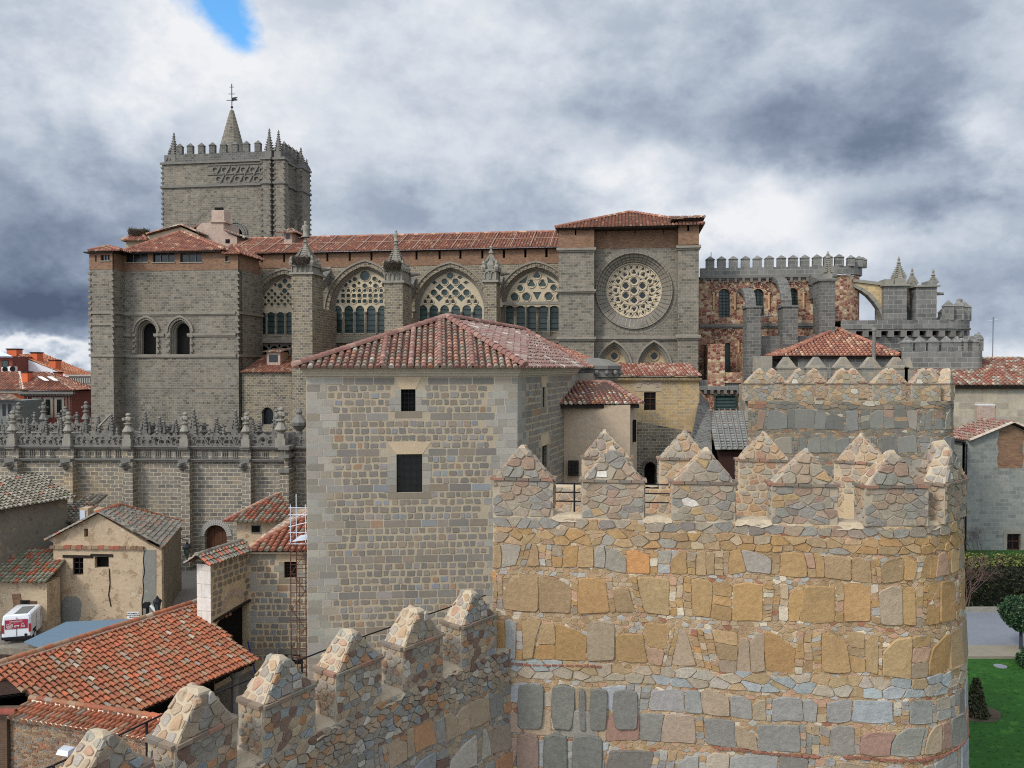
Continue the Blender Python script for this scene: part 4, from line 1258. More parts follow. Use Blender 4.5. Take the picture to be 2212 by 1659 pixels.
# ---- transept front with the rose window
DS = 80.6; DF = 79.3
ztr = K.z(1400, Y4(535 * 0 + 400), DS)      # stone below, brick above
zec = K.z(1290, Y4(212), DS)
rc = (X4(868), Y4(768)); RR = 235 / 2.553 * .64005
def ringp(r, n=48): return cpx(rc[0], rc[1], r, n)
lw = [X4(697), X4(1040)]
holes = [ringp(83 - 4)] + [apx(c, 795, 34, 54, 8, 812) for c in lw]
mb = MB()
plate(mb, K.M(DS), rect(K.u(1275, DS), K.u(1470, DS), GZ, ztr), [Q(h, DS) for h in holes], -1.3, 0)
tr = mb.build('transept_wall', MAT['ash'], cath)
mb = MB()
zt1 = K.z(1240, Y4(398), DF)
def blk(mb, px0, px1, df, db, z0, z1): K.box(mb, K.u(px0, df), K.u(px1, df), df, db, z0, z1)
blk(mb, 1206.6, 1283, DF, 95, GZ, zt1 - .2)
blk(mb, 1464, 1508.5, DF, 94, GZ, K.z(1480, Y4(375), DF) - .1)
zm = K.z(1480, Y4(1168), DF)
mb.build('transept_buttresses', MAT['ash'], cath)
mb = MB()
for px0, px1, yy, hh in ((1206.6, 1283, 405, .38), (1464, 1508.5, 385, .38), (1206.6, 1283, 765, .3), (1206.6, 1283, 1175, .3), (1464, 1508.5, 1160, .36)):
    z = K.z((px0 + px1) / 2, Y4(yy), DF)
    K.slopebox(mb, K.u(px0, DF) - .2, K.u(px1, DF) + .2, DF - .28, DF + .4, z - hh / 2, z, z + hh / 2)
    K.box(mb, K.u(px0, DF) - .1, K.u(px1, DF) + .1, DF - .14, DF + .4, z - hh / 2 - .16, z - hh / 2 - .002)
strip(mb, K, DS, 1284, 1463, Y4(1172), .3, .3, ref=1374)
# rings of the rose
for a, b, w0, w1 in ((80, 83, 0, .28), (74, 79.6, -1.0, -.12), (69, 74, -1.2, -.4), (64.5, 69, -1.3, -.62), (60, 64.5, -1.3, -.86)):
    i1, o1 = ringp(a), ringp(b)
    band(mb, K.M(DS), Q(i1 + i1[:1], DS), Q(o1 + o1[:1], DS), w0, w1, joint=.04)
for c in lw:
    for a, b, w0, w1 in ((36, 40, -.05, .2), (30.5, 34.5, -1.0, -.3), (26.5, 30.5, -1.2, -.6)):
        band(mb, K.M(DS), Q(apx(c, 795, a, a * 1.2 + 13, 10, 812), DS), Q(apx(c, 795, b, b * 1.2 + 13, 10, 812), DS), w0, w1)
mb.build('transept_mouldings', MAT['granite_warm'], cath)
mb = MB()
i1, o1 = ringp(84, 56), ringp(93, 56)
band(mb, K.M(DS), Q(i1 + i1[:1], DS), Q(o1 + o1[:1], DS), -.1, .03, joint=.03)
mb.build('rose_voussoirs', MAT['granite_warm'], cath)
# tracery of the rose
dR = DS + 1.0
def pol(r, a): return (rc[0] + r * RR * math.sin(a), rc[1] - r * RR * math.cos(a))
hs = [fpx(rc[0], rc[1], .125 * RR, 4)]
for k in range(6):
    c = pol(.355, k * math.pi / 3); hs.append(fpx(c[0], c[1], .125 * RR, 4))
for k in range(12):
    a = k * math.pi / 6
    c = pol(.675, a); hs.append(fpx(c[0], c[1], .085 * RR, 3, math.pi / 2 - a + math.pi / 2 * 0))
    for s in (-1, 1):
        b = a + s * math.pi / 24
        c = pol(.885, a + s * rad(7.6)); hs.append(fpx(c[0], c[1], .085 * RR, 3, math.pi / 2 - (a + s * rad(7.6)) + math.pi))
    b = a + math.pi / 12
    hs.append([pol(.62, b - .05), pol(.53, b), pol(.62, b + .05), pol(.76, b)])
for k in range(6):
    b = k * math.pi / 3 + math.pi / 6
    hs.append([pol(.50, b - .12), pol(.42, b), pol(.50, b + .12)])
    b = k * math.pi / 3 + math.pi / 6
    hs.append([pol(.175, b - .1), pol(.175, b + .1), pol(.24, b)])
mb = MB()
plate(mb, K.M(dR), Q(cpx(rc[0], rc[1], RR + 2, 48), dR), [Q(h, dR) for h in hs], -.3, 0)
def rim(mb, c, r, t, w, n=20, d=dR): i_ = cpx(c[0], c[1], r, n); o_ = cpx(c[0], c[1], r + t, n); band(mb, K.M(d), Q(i_ + i_[:1], d), Q(o_ + o_[:1], d), -.01, w)
rim(mb, rc, .15 * RR, .018 * RR, .12)
for k in range(6): rim(mb, pol(.355, k * math.pi / 3), .15 * RR, .018 * RR, .12)
rim(mb, rc, .53 * RR, .022 * RR, .1, 40)
for k in range(12): rim(mb, pol(.675, k * math.pi / 6), .105 * RR, .018 * RR, .1, 14)
rim(mb, rc, .985 * RR, .03 * RR, .15, 48)
for k in range(24):
    a = k * math.pi / 12
    for s in (-1, 1):
        p, q = pol(.79, a), pol(.975, a + s * rad(7.5))
        pu, qu = Q([p, q], dR - .03)
        mb.bar(K.pt(pu[0], dR - .03, pu[1]), K.pt(qu[0], dR - .03, qu[1]), .06, n=4)
rose = mb.build('rose_window', MAT['cream'], cath)
mb = MB(); mb.face([K.pt(a, dR + .15, b) for a, b in Q(cpx(rc[0], rc[1], RR + 1, 40), dR + .15)][::-1]); mb.build('glass', MAT['glass_dark'], rose)
for c in lw:
    mb = MB()
    hs = [fpx(c, 769, 8.3, 4), fpx(c - 13.5, 791, 6.6, 3, math.pi / 2), fpx(c + 13.5, 791, 6.6, 3, math.pi / 2), [(c - 2.4, 784), (c + 2.4, 784), (c, 788)]]
    hs += [apx(c + s, 806, 6, 6, 4, 811) for s in (-13, 13)]
    plate(mb, K.M(dR), Q(apx(c, 795, 28, 45, 8, 812), dR), [Q(h, dR) for h in hs], -.3, 0)
    rim(mb, (c, 769), 9.6, 1.3, .1); rim(mb, (c - 13.5, 791), 8.3, 1.2, .1); rim(mb, (c + 13.5, 791), 8.3, 1.2, .1)
    o = mb.build('lancet_window', MAT['ochre_block'] if False else mat_plain('golden_tracery_stone', A3(168, 146, 112), .9, .22, 1.4, .2) if c == lw[0] else bpy.data.materials['golden_tracery_stone'], cath)
    mb = MB(); mb.face([K.pt(a, dR + .15, b) for a, b in Q(apx(c, 795, 27, 44, 8, 812), dR + .15)][::-1]); mb.build('glass', MAT['glass_dark'], o)
# brick top of the transept
mb = MB()
zl = K.z(1290, Y4(228), DF); zr_ = zl
sl = lambda px, d, y0, y1: Q(rpx(px - 1.6, px + 1.6, Y4(y0), Y4(y1)), d)
plate(mb, K.M(DS - .05), rect(K.u(1278, DS), K.u(1468, DS), ztr, zl), [sl(X4(a), DS, 230, 285) for a in (627, 876, 1121)], -.7, 0)
plate(mb, K.M(DF - .02), rect(K.u(1206.6, DF), K.u(1283, DF), zt1, zl), [sl(X4(364), DF, 235, 290)], -.6, 0)
plate(mb, K.M(DF - .02), rect(K.u(1464, DF), K.u(1508.5, DF), K.z(1480, Y4(372), DF), zl + .6), [Q(rpx(X4(1334) - 2, X4(1334) + 2, Y4(195), Y4(255)), DF)], -.6, 0)
for px, z0 in ((1206.6, zt1), (1283, zt1), (1464, zt1 + .3), (1508.5, zt1 + .3)):
    u = K.u(px, DF)
    f = [K.pt(u, DF - .02, z0 - .2), K.pt(u, DS + 8, z0 - .2), K.pt(u, DS + 8, zl + (.6 if px > 1400 else 0)), K.pt(u, DF - .02, zl + (.6 if px > 1400 else 0))]
    mb.face(f)
K.box(mb, K.u(1208, DF) + .02, K.u(1507, DF) - .02, DS + 1, 94, ztr, zl - .02)
mb.build('transept_brick', MAT['brick'], cath)
mb = MB(); rr = random.Random(11)
E = [K.pt(K.u(1200, DF - .5), DF - .6, zl), K.pt(K.u(1519, DF - .5), DF - .6, zl), K.pt(K.u(1519, DF - .5), 94, zl), K.pt(K.u(1200, DF - .5), 94, zl)]
t = K.uz(X4(830), Y4(96), 86); ap = K.pt(t[0], 86, t[1])
hip(mb, E, ap, .34, .42, T_NAVE, True, ri=rr)
E = [K.pt(K.u(1446, DF - .6), DF - .65, zl + .62), K.pt(K.u(1520, DF - .6), DF - .65, zl + .62), K.pt(K.u(1520, DF - .6), DF + 4, zl + .62), K.pt(K.u(1446, DF - .6), DF + 4, zl + .62)]
t = K.uz(X4(1332), Y4(145), DF + 1.5)
hip(mb, E, K.pt(t[0], DF + 1.5, t[1]), .34, .42, T_OLD, True, ri=rr, skip=(3,))
mb.build('transept_roof', MAT['tile_old'], cath)
mb = MB()
K.box(mb, K.u(1203, DF), K.u(1460, DF), DF - .5, DS, zl - .14, zl - .015)
K.box(mb, K.u(1448, DF), K.u(1516, DF), DF - .5, DS, zl + .48, zl + .60)
mb.build('transept_eaves', MAT['wood_dark'], cath)

# ---- choir: red and cream masonry, round-arched windows, parapet with merlons
DC = 84.0
zc0 = K.z(1600, Y5(206), DC)
cw = [(X5(230), X5(272) - X5(188), Y5(512), Y5(297)), (X5(484), X5(526) - X5(442), Y5(505), Y5(297)), (X5(742), X5(783) - X5(700), Y5(500), Y5(292))]
mb = MB()
hl = [apx(c, yt + w / 2, w / 2, w / 2, 6, yb) for c, w, yb, yt in cw] + [apx(X5(254), Y5(722), 6.5, 6.5, 5, Y5(935))]
plate(mb, K.M(DC), rect(K.u(1509, DC), K.u(X5(1060), DC), GZ, zc0), [Q(h, DC) for h in hl], -.9, 0)
# curved east end
cpx_, cd = K.u(X5(1060), DC), DC
R_ = (X5(1258) - X5(1060)) / F * DC * 1.06
arc = [(cpx_ + R_ * math.sin(t), DC + R_ * (1 - math.cos(t))) for t in [math.pi / 2 * i / 8 for i in range(9)]]
L = 0
for (a, b), (c, e) in zip(arc, arc[1:]):
    l = math.dist((a, b), (c, e)); q0 = cpx_ + L; L += l
    mb.face([K.pt(a, b, -10), K.pt(c, e, -10), K.pt(c, e, zc0), K.pt(a, b, zc0)], uv=[(q0, -10), (q0 + l, -10), (q0 + l, zc0), (q0, zc0)])
choir = mb.build('choir_wall', MAT['red_rubble'], cath)
for h, (yt, yb) in zip(hl, ((290, 515), (290, 515), (285, 505), (700, 940))):
    x0, x1 = min(p[0] for p in h), max(p[0] for p in h)
    mb = MB(); mb.face([K.pt(a, DC + .5, b) for a, b in Q(rpx(x0 - 2, x1 + 2, Y5(yt), Y5(yb)), DC + .5)][::-1])
    mb.build('choir_window', MAT['glass'], choir)
for h in hl[:3]:
    mb = MB(); x0, x1 = min(p[0] for p in h), max(p[0] for p in h); y0, y1 = min(p[1] for p in h), max(p[1] for p in h)
    for k in range(1, 9):
        y = y0 + (y1 - y0) * k / 9; p, q = Q([(x0, y), (x1, y)], DC + .4)
        mb.bar(K.pt(p[0], DC + .4, p[1]), K.pt(q[0], DC + .4, q[1]), .025, n=4)
    for k in (1, 2):
        x = x0 + (x1 - x0) * k / 3; p, q = Q([(x, y0), (x, y1)], DC + .4)
        mb.bar(K.pt(p[0], DC + .4, p[1]), K.pt(q[0], DC + .4, q[1]), .025, n=4)
    mb.build('choir_grille', MAT['iron'], choir)
redw = [A3(134, 80, 66), A3(166, 138, 106), A3(118, 66, 56), A3(174, 154, 126)]
for i, (c, w, yb, yt) in enumerate(cw + [(X5(254), 26, Y5(935), Y5(640))]):
    mb = MB(); hw = w / 2; ys = yt + hw
    for a, b, pr_ in ((3, 7, .05), (9, 13, .14), (13.2, 15, .25)):
        nn = 16
        band(mb, K.M(DC), Q(apx(c, ys, hw + a, hw + a, nn // 2), DC), Q(apx(c, ys, hw + b, hw + b, nn // 2), DC), -.05, pr_, joint=.05, rng=rng, cols=redw if b < 14 else [A3(120, 112, 100)])
    for s in (-1, 1):
        u, z0 = K.uz(c + s * (hw + 11), ys + 34, DC); mb.bar(K.pt(u, DC - .1, z0), K.pt(u, DC - .1, K.z(c, ys, DC)), .12, A3(176, 140, 100), n=6)
    mb.build('choir_arch', MAT['block_attr'], choir)
mb = MB()
strip(mb, K, DC, 1511, X5(935), Y5(570), .3, .25, ref=1600)
strip(mb, K, DC, 1511, X5(1060), Y5(208), .3, .35, ref=1600)
for k in range(22):
    u = K.u(1520, DC) + k * .78
    if u > K.u(X5(1060), DC): break
    K.box(mb, u - .12, u + .12, DC - .32, DC, zc0 - .62, zc0 - .18)
mb.build('choir_cornice', MAT['granite'], choir)
mb = MB()
zpar = K.z(1600, Y5(140), DC - .3)
K.box(mb, K.u(1511, DC), cpx_, DC - .3, DC + .3, zc0 + .1, zpar)
for (a, b), (c, e) in zip(arc, arc[1:]):
    mb.hexa([K.pt(a, b - .3, zc0 + .1), K.pt(c + .2, e - .2, zc0 + .1), K.pt(c - .3, e + .3, zc0 + .1), K.pt(a - .1, b + .3, zc0 + .1)],
            [K.pt(a, b - .3, zpar), K.pt(c + .2, e - .2, zpar), K.pt(c - .3, e + .3, zpar), K.pt(a - .1, b + .3, zpar)])
mb.build('choir_parapet', MAT['ash_cim'], choir)
it = []
for cx in (120, 205, 293, 383, 472, 560, 650, 738, 825, 915, 997, 1080): it.append((K, K.u(X5(cx), DC), DC, zpar, .84, .55, .88, .38))
for k in (2, 4, 6): 
    a, b = arc[k]; it.append((K, a + .3, b, zpar, .7, .6, .78, .38))
merlons(choir, it, MAT['ash_cim'])
mb = MB(); u, z = K.uz(X5(132), Y5(100), DC + 2); mb.bar(K.pt(u, DC + 2, z - 1.5), K.pt(u, DC + 2, K.z(X5(132), Y5(25), DC + 2)), .04, n=4); mb.build('lightning_rod', MAT['iron'], choir)
# buttresses with curved flyers in front of the choir
def flyer(mb, ub0, ub1, d0, z0, d1, z1, th=.7, n=8):
    """arched flyer from the buttress (d0,z0) up to the wall (d1,z1)"""
    pts = []
    for i in range(n + 1):
        t = math.pi / 2 * i / n
        pts.append((d0 + (d1 - d0) * (1 - math.cos(t)), z0 + (z1 - z0) * math.sin(t)))
    for (a, b), (c, e) in zip(pts, pts[1:]):
        mb.hexa([K.pt(ub0, a, b - th), K.pt(ub1, a, b - th), K.pt(ub1, c, e - th), K.pt(ub0, c, e - th)], [K.pt(ub0, a, b), K.pt(ub1, a, b), K.pt(ub1, c, e), K.pt(ub0, c, e)])
for x0, x1, yt, df, dep, ya_ in ((397, 505, 440, 77.5, 2.6, 315), (667, 778, 435, 77.5, 2.6, 235)):
    mb = MB(); ua_, ub_ = K.u(X5(x0), df), K.u(X5(x1), df); z = K.z(X5(x0), Y5(yt), df)
    K.box(mb, ua_, ub_, df, df + dep, GZ, z)
    K.slopebox(mb, ua_ - .1, ub_ + .1, df - .1, df + dep, z + .001, z + .15, z + .4)
    uc = K.u(X5(x0 - 20), DC); 
    flyer(mb, ua_ + .1, ua_ + 1.1, df + dep * .6, z + .2, DC + .1, K.z(X5(x0), Y5(ya_), DC) + .3, .5)
    mb.build('choir_buttress', MAT['ash_dark'], choir)
mb = MB()
d3 = 77.8
ua_, ub_ = K.u(X5(938), d3), K.u(X5(1055), d3); z = K.z(X5(940), Y5(240), d3)
K.box(mb, ua_, ub_, d3, d3 + 2.6, -9, z)
K.slopebox(mb, ua_ - .15, ub_ + .15, d3 - .15, d3 + 2.8, z + .001, z + .15, z + .8)
flyer(mb, ua_ + .3, ub_ - .6, d3 + 2.2, z - .8, DC + .1, zc0 - .1, .9)
K.slopebox(mb, ua_ + .4, ub_ - .5, d3 + 2, DC, z - 1.2, z + .2, zc0 + .2)
o = mb.build('tall_buttress', MAT['ash_dark'], choir)
pinn(X5(1003), d3 + 1.2, Y5(235), Y5(62), 15, o, MAT['granite_light'])
# red corner buttress beside the low window
mb = MB()
K.box(mb, K.u(X5(108), 80), K.u(X5(235), 80), 80, DC, GZ, K.z(X5(200), Y5(712), 80))
K.box(mb, K.u(X5(365), 80.5), K.u(X5(467), 80.5), 80.5, DC, GZ, K.z(X5(400), Y5(770), 80.5))
mb.build('low_buttresses', MAT['red_rubble'], choir)
# lower ledges, louvred window and grey slab roof
mb = MB()
d4 = 79.0
u0_, u1_ = K.u(1512, d4), K.u(X5(470), d4)
zz0, zz1 = K.z(1560, Y5(1035), d4), K.z(1560, Y5(978), 80.2)
K.box(mb, K.u(1512, 80.2), K.u(X5(470), 80.2), 80.2, DC, zz1 - 1.2, zz1)
K.box(mb, u0_, u1_, d4, 81, zz0 - .25, zz0 + .12)
for k in range(12):
    u = u0_ + .4 + k * .62
    K.box(mb, u, u + .28, d4 + .02, d4 + .5, zz0 - .62, zz0 - .26)
mb.build('ambulatory_cornice', MAT['ash_cim'], choir)
mb = MB()
K.box(mb, u0_, u1_, d4 + .4, 82, -14, zz0 - .3)
K.box(mb, K.u(X5(240), 80.1), K.u(X5(405), 80.1), 80.0, 80.18, zz1 - .3, zz1 + .75)
o = mb.build('ambulatory_wall', MAT['red_rubble'], choir)
mb = MB()
for k in range(9):
    a, za_ = K.uz(X5(167), Y5(1098), d4 + .3); b, zb1 = K.uz(X5(313), Y5(1195), d4 + .3)
    z = za_ + (zb1 - za_) * (k + .5) / 9
    K.slopebox(mb, a, b, d4 + .3, d4 + .45, z - .06, z - .05, z + .16)
K.box(mb, a - .12, a, d4 + .2, d4 + .5, zb1 - .1, za_ + .12); K.box(mb, b, b + .12, d4 + .2, d4 + .5, zb1 - .1, za_ + .12); K.box(mb, a, b, d4 + .2, d4 + .5, za_, za_ + .12)
mb.build('louvred_window', MAT['glass'], choir)

# ---- fortified apse: curved bastion with corbelled parapet
apse = thing('fortified_apse', 'round grey granite apse bastion with corbelled battlements and flying arch, right of the cathedral', 'church apse', tuple(K.pt(K.u(1950, 84), 84, GZ)))
DP = 79.0
def curve_wall(mb, px0, px1, pxe, d, z0, z1, out=0.0, n=10, bulge=None, th=.5, col=(1, 1, 1)):
    """straight wall px0..px1 then a quarter turn whose far edge shows at pxe"""
    ua, ub = K.u(px0, d), K.u(px1, d)
    R = (pxe - px1) / F * d * 1.12 + out
    pts = [(ua, d - out)] + [(ub + R * math.sin(math.pi / 2 * i / n), d - out + R * (1 - math.cos(math.pi / 2 * i / n))) for i in range(n + 1)] + [(ub + R, d + R + 8)]
    L = 0
    for (a, b), (c, e) in zip(pts, pts[1:]):
        l = math.dist((a, b), (c, e)); q0 = ua + L; L += l
        mb.face([K.pt(a, b, z0), K.pt(c, e, z0), K.pt(c, e, z1), K.pt(a, b, z1)], uv=[(q0, z0), (q0 + l, z0), (q0 + l, z1), (q0, z1)], col=col)
    cap = [K.pt(a, b, z1) for a, b in pts] + [K.pt(ua, pts[-1][1], z1)]
    mb.face(cap)
    mb.face([K.pt(p[0], p[1], z0) for p in [(a, b) for a, b in pts] + [(ua, pts[-1][1])]][::-1])
    return pts
mb = MB()
zA = K.z(1950, Y5(645), DP)
pts = curve_wall(mb, X5(455), X5(1800), X5(2010), DP, GZ, zA)
mb.build('apse_wall', MAT['ash_cim'], apse)
mb = MB()
zP0, zP1 = K.z(1950, Y5(612), DP - .6), K.z(1950, Y5(531), DP - .6)
u_l = K.u(X5(1085), DP)
pp = curve_wall(mb, X5(1085), X5(1815), X5(2035), DP, zP0, zP1, .6)
curve_wall(mb, X5(1085) - 1, X5(1815), X5(2035), DP, K.z(1950, Y5(596), DP - .7), K.z(1950, Y5(588), DP - .7), .72)
mb.build('apse_parapet', MAT['ash_cim'], apse)
# corbels
mb = MB()
acc = 0; step = 1.12
for (a, b), (c, e) in zip(pp[:-1], pp[1:-1]):
    l = math.dist((a, b), (c, e)); t = -acc
    while t + step <= l:
        t += step
        uc, dc = a + (c - a) * t / l, b + (e - b) * t / l
        nx, nd = (e - b) / l, -(c - a) / l
        tx, td = (c - a) / l, (e - b) / l
        q = []
        for s1, s2 in ((-.26, .0), (.26, .0), (.26, -.75), (-.26, -.75)):
            q.append(K.pt(uc + tx * s1 + nx * s2, dc + td * s1 + nd * s2, 0))
        mb.hexa([x + V((0, 0, zP0 - .55)) for x in q], [x + V((0, 0, zP0)) for x in q])
    acc = l - t if t > 0 else acc + l
    acc = (l - t)
mb.build('corbels', MAT['granite'], apse)
it = []
n_ = len(pp)
for k in (3, 5, 7, 9, 11):
    if k < n_ - 1:
        a, b = pp[k]; it.append((K, a - .3, b + .25, zP1, .8, .75, 1.25, .6))
for k in range(3):
    a, b = pp[n_ - 2]; it.append((K, a - .3, b + 1.5 + k * 1.7, zP1, .7, .9, 1.2, .6))
it.append((K, K.u(X5(1868), DP + 6), DP + 6, zP1 - .3, 1.0, .8, .6, .9)); it.append((K, K.u(X5(1825), DP + 9), DP + 9, zP1 - .3, .8, .8, .5, .7))
merlons(apse, it, MAT['ash_cim'])
mb = MB(); u, z = K.uz(X5(1988), Y5(445), DP + 3)
mb.lathe(K.pt(u, DP + 3, z - .6), [(.15, 0), (.2, .5), (.42, .75), (.42, 1.0), (.2, 1.2), (.3, 1.4), (.1, 1.55)], 8); K.box(mb, u - .3, u + .3, DP + 2.7, DP + 3.3, zP1, z - .55); mb.build('finial', MAT['granite'], apse)
# buttress piers on the bastion roof
d5 = 84.0
zr0 = zP1 - 1.5
for x0, x1, yt, dd, dp in ((1420, 1588, 278, d5, 3.0), (1657, 1812, 285, d5, 2.6)):
    mb = MB(); K.box(mb, K.u(X5(x0), dd), K.u(X5(x1), dd), dd, dd + dp, zr0, K.z(X5(x0), Y5(yt), dd))
    if x0 > 1500: K.box(mb, K.u(X5(1740), d5) , K.u(X5(1808), d5), d5, d5 + 1.6, K.z(X5(1740), Y5(285), d5), K.z(X5(1740), Y5(240), d5))
    o = mb.build('apse_pier', MAT['ash_cim'], apse)
mb = MB()
for x0, x1, yt, dd, dp in ((1420, 1588, 278, d5, 3.0), (1657, 1812, 285, d5, 2.6)):
    z = K.z(X5(x0), Y5(yt), dd); K.slopebox(mb, K.u(X5(x0), dd) - .2, K.u(X5(x1), dd) + .25, dd - .25, dd + dp, z, z + .15, z + .35)
K.box(mb, K.u(X5(1425), d5), K.u(X5(1495), d5), d5 + .2, d5 + 2, K.z(X5(1425), Y5(272), d5), K.z(X5(1425), Y5(225), d5))
g0 = K.pt(K.u(X5(1815), d5), d5 + .8, K.z(X5(1815), Y5(330), d5)); mb.bar(g0 - K.U * .4, g0 + K.U * .9, .2, n=6, r2=.14)
mb.build('pier_caps', MAT['granite_light'], o)
pinn(X5(1532), d5 + .8, Y5(275), Y5(98), 22, o, MAT['granite_light']); pinn(X5(1632), d5 + 5, Y5(300), Y5(185), 15, o, MAT['granite_light']); pinn(X5(1790), d5 + .8, Y5(285), Y5(198), 10, o, MAT['granite_light'], rings=4)
# flying arch: curved rib with an ochre web above it
mb = MB(); mw = MB()
dA_ = d5 + .8
top = [(X5(1128), Y5(232)), (X5(1420), Y5(272))]
rib = [(X5(a), Y5(b)) for a, b in ((1130, 248), (1200, 262), (1262, 290), (1322, 330), (1372, 385), (1402, 440), (1418, 500), (1421, 530))]
rib_in = [(X5(a), Y5(b)) for a, b in ((1125, 268), (1190, 283), (1250, 312), (1302, 350), (1347, 400), (1382, 450), (1402, 500), (1408, 530))]
band(mb, K.M(dA_), Q(rib_in, dA_)[::1], Q(rib, dA_), -1.0, .12, joint=.03)
web = [top[0], top[1], (X5(1420), Y5(530))] + rib[::-1]
plate(mw, K.M(dA_), Q(web, dA_), [], -.8, 0, back=True)
mw.build('arch_web', MAT['ochre_block'], apse); mw = MB()
web2 = [(X5(1585), Y5(300)), (X5(1660), Y5(310)), (X5(1660), Y5(525)), (X5(1630), Y5(470)), (X5(1590), Y5(400))]
plate(mw, K.M(dA_ + 1), Q(web2, dA_ + 1), [], -.8, 0, back=True)
mb.build('flying_arch', MAT['granite_light'], apse); mb = MB()
band(mb, K.M(dA_ + 1), Q([(X5(1575), Y5(395)), (X5(1605), Y5(440)), (X5(1630), Y5(490)), (X5(1642), Y5(535))], dA_ + 1), Q([(X5(1588), Y5(375)), (X5(1620), Y5(425)), (X5(1645), Y5(475)), (X5(1658), Y5(530))], dA_ + 1), -1, .12)
mw.build('arch_web', MAT['ochre_block'], apse)
mb.build('flying_arch', MAT['granite_light'], apse); mb = MB()
cap = [(X5(1120), Y5(215)), (X5(1424), Y5(250)), (X5(1424), Y5(274)), (X5(1120), Y5(236))]
plate(mb, K.M(dA_ - .2), Q(cap, dA_ - .2), [], -1.3, 0, back=True)
mb.build('arch_coping', MAT['granite_light'], apse)
# lower outer battlement right of the bastion
mb = MB()
dL = 74.0
zL = K.z(2100, 758, dL)
pts = [K.uz(X8(a), 770, dL)[0] for a in (320, 1175)]
uA, uB = pts
Rl = .9
arcl = [(uA, dL)] + [(uB + Rl * math.sin(math.pi / 2 * i / 5), dL + Rl * (1 - math.cos(math.pi / 2 * i / 5))) for i in range(6)] + [(uB + Rl, dL + 6)]
L = 0
for (a, b), (c, e) in zip(arcl, arcl[1:]):
    l = math.dist((a, b), (c, e)); q0 = L; L += l
    mb.face([K.pt(a, b, GZ), K.pt(c, e, GZ), K.pt(c, e, zL), K.pt(a, b, zL)], uv=[(q0, GZ), (q0 + l, GZ), (q0 + l, zL), (q0, zL)])
mb.face([K.pt(a, b, zL) for a, b in arcl] + [K.pt(uA, dL + 6, zL)])
o = mb.build('outer_wall', MAT['ash_cim'], apse)
it = [(K, K.u(X8(a), dL + .3), dL + .35, zL, .9, .6, .75, .6) for a in (380, 530, 680, 840, 965, 1065, 1140)] + [(K, uB + Rl - .3, dL + 1.4 + 1.3 * k, zL, .6, .8, .9, .65) for k in range(2)]
it += [(K, K.u(X8(1190), dL + 1) , dL + .6, zL, .6, .6, 1.0, .7)]
merlons(o, it, MAT['ash_cim'])

# ---- small tiled tower roof in front of the bastion
def T5(a, b): return X5(a), Y5(b)
hut = thing('tiled_pavilion', 'small square building with a red pyramid tile roof standing before the grey bastion', 'building', tuple(P(X5(1100), 1100, 70)))
hut.location.z = GZ
mb = MB(); rr = random.Random(21)
a = P(X5(650), Y5(797), 70.5); b = P(X5(1540), Y5(797), 70.0); a.z = b.z
mb0 = MB()
ud = (b - a).normalized(); nd = V((-ud.y, ud.x, 0))
c = b + nd * 10; d = a + nd * 10
ap = P(X5(1072), Y5(600), 75.2)
hip(mb, [a, b, c, d], ap, .36, .42, T_NAVE, True, ri=rr, rad_=.2)
mb.build('roof', MAT['tile'], hut)
i_ = .5
mb0.prism([a + ud * 1.7 + nd * i_, b - ud * .4 + nd * i_, c - ud * .4 - nd * i_, d + ud * 1.7 - nd * i_], GZ, a.z - .25)
mb0.build('wall', MAT['ash_cim'], hut)
mb0 = MB(); mb0.prism([a + ud * .3 + nd * .15, b - ud * .1 + nd * .15, c - nd * .1, d], a.z - .24, a.z - .03); mb0.build('eaves', MAT['wood_dark'], hut)
mb0 = MB(); p = P(X5(1348), Y5(800), 69.4); mb0.bar(p + V((0, 0, -1.4)), p + V((0, 0, 2.2)), .16, n=8); mb0.lathe(p + V((0, 0, 2.2)), [(.22, 0), (.22, .15), (.1, .3)], 8); mb0.build('flue_pipe', MAT['granite'], hut)

# TV aerial
def aerial(name, label, p, h, arms=7, rz=0.3):
    t = thing(name, label, 'TV aerial', tuple(p))
    mb = MB(); mb.bar(p, p + V((0, 0, h)), .035, n=5); mb.build('mast', MAT['iron'], t)
    mb = MB(); d = V((math.cos(rz), math.sin(rz), .15)).normalized(); s = d.cross(V((0, 0, 1))).normalized()
    q = p + V((0, 0, h * .93))
    mb.bar(q - d * .9, q + d * .5, .022, n=4)
    for k in range(arms):
        w = .28 + .05 * k; x = q - d * .9 + d * (1.4 * k / (arms - 1)); up = s if arms > 4 else s
        mb.bar(x - V((0, 0, w * .6)) - s * w * .4, x + V((0, 0, w * .6)) + s * w * .4, .014, n=4)
    mb.build('antenna', MAT['white'], t)
    return t
aerial('roof_aerial', 'white TV aerial on a thin mast against the grey wall below the choir', P(X5(556), Y5(795), 76.5), 4.1)
aerial('roof_aerial', 'thin TV aerial against the sky above the long tiled roof at the far right', P(X8(1383), Y8(1262), 80), 4.3, 4, 0.1)

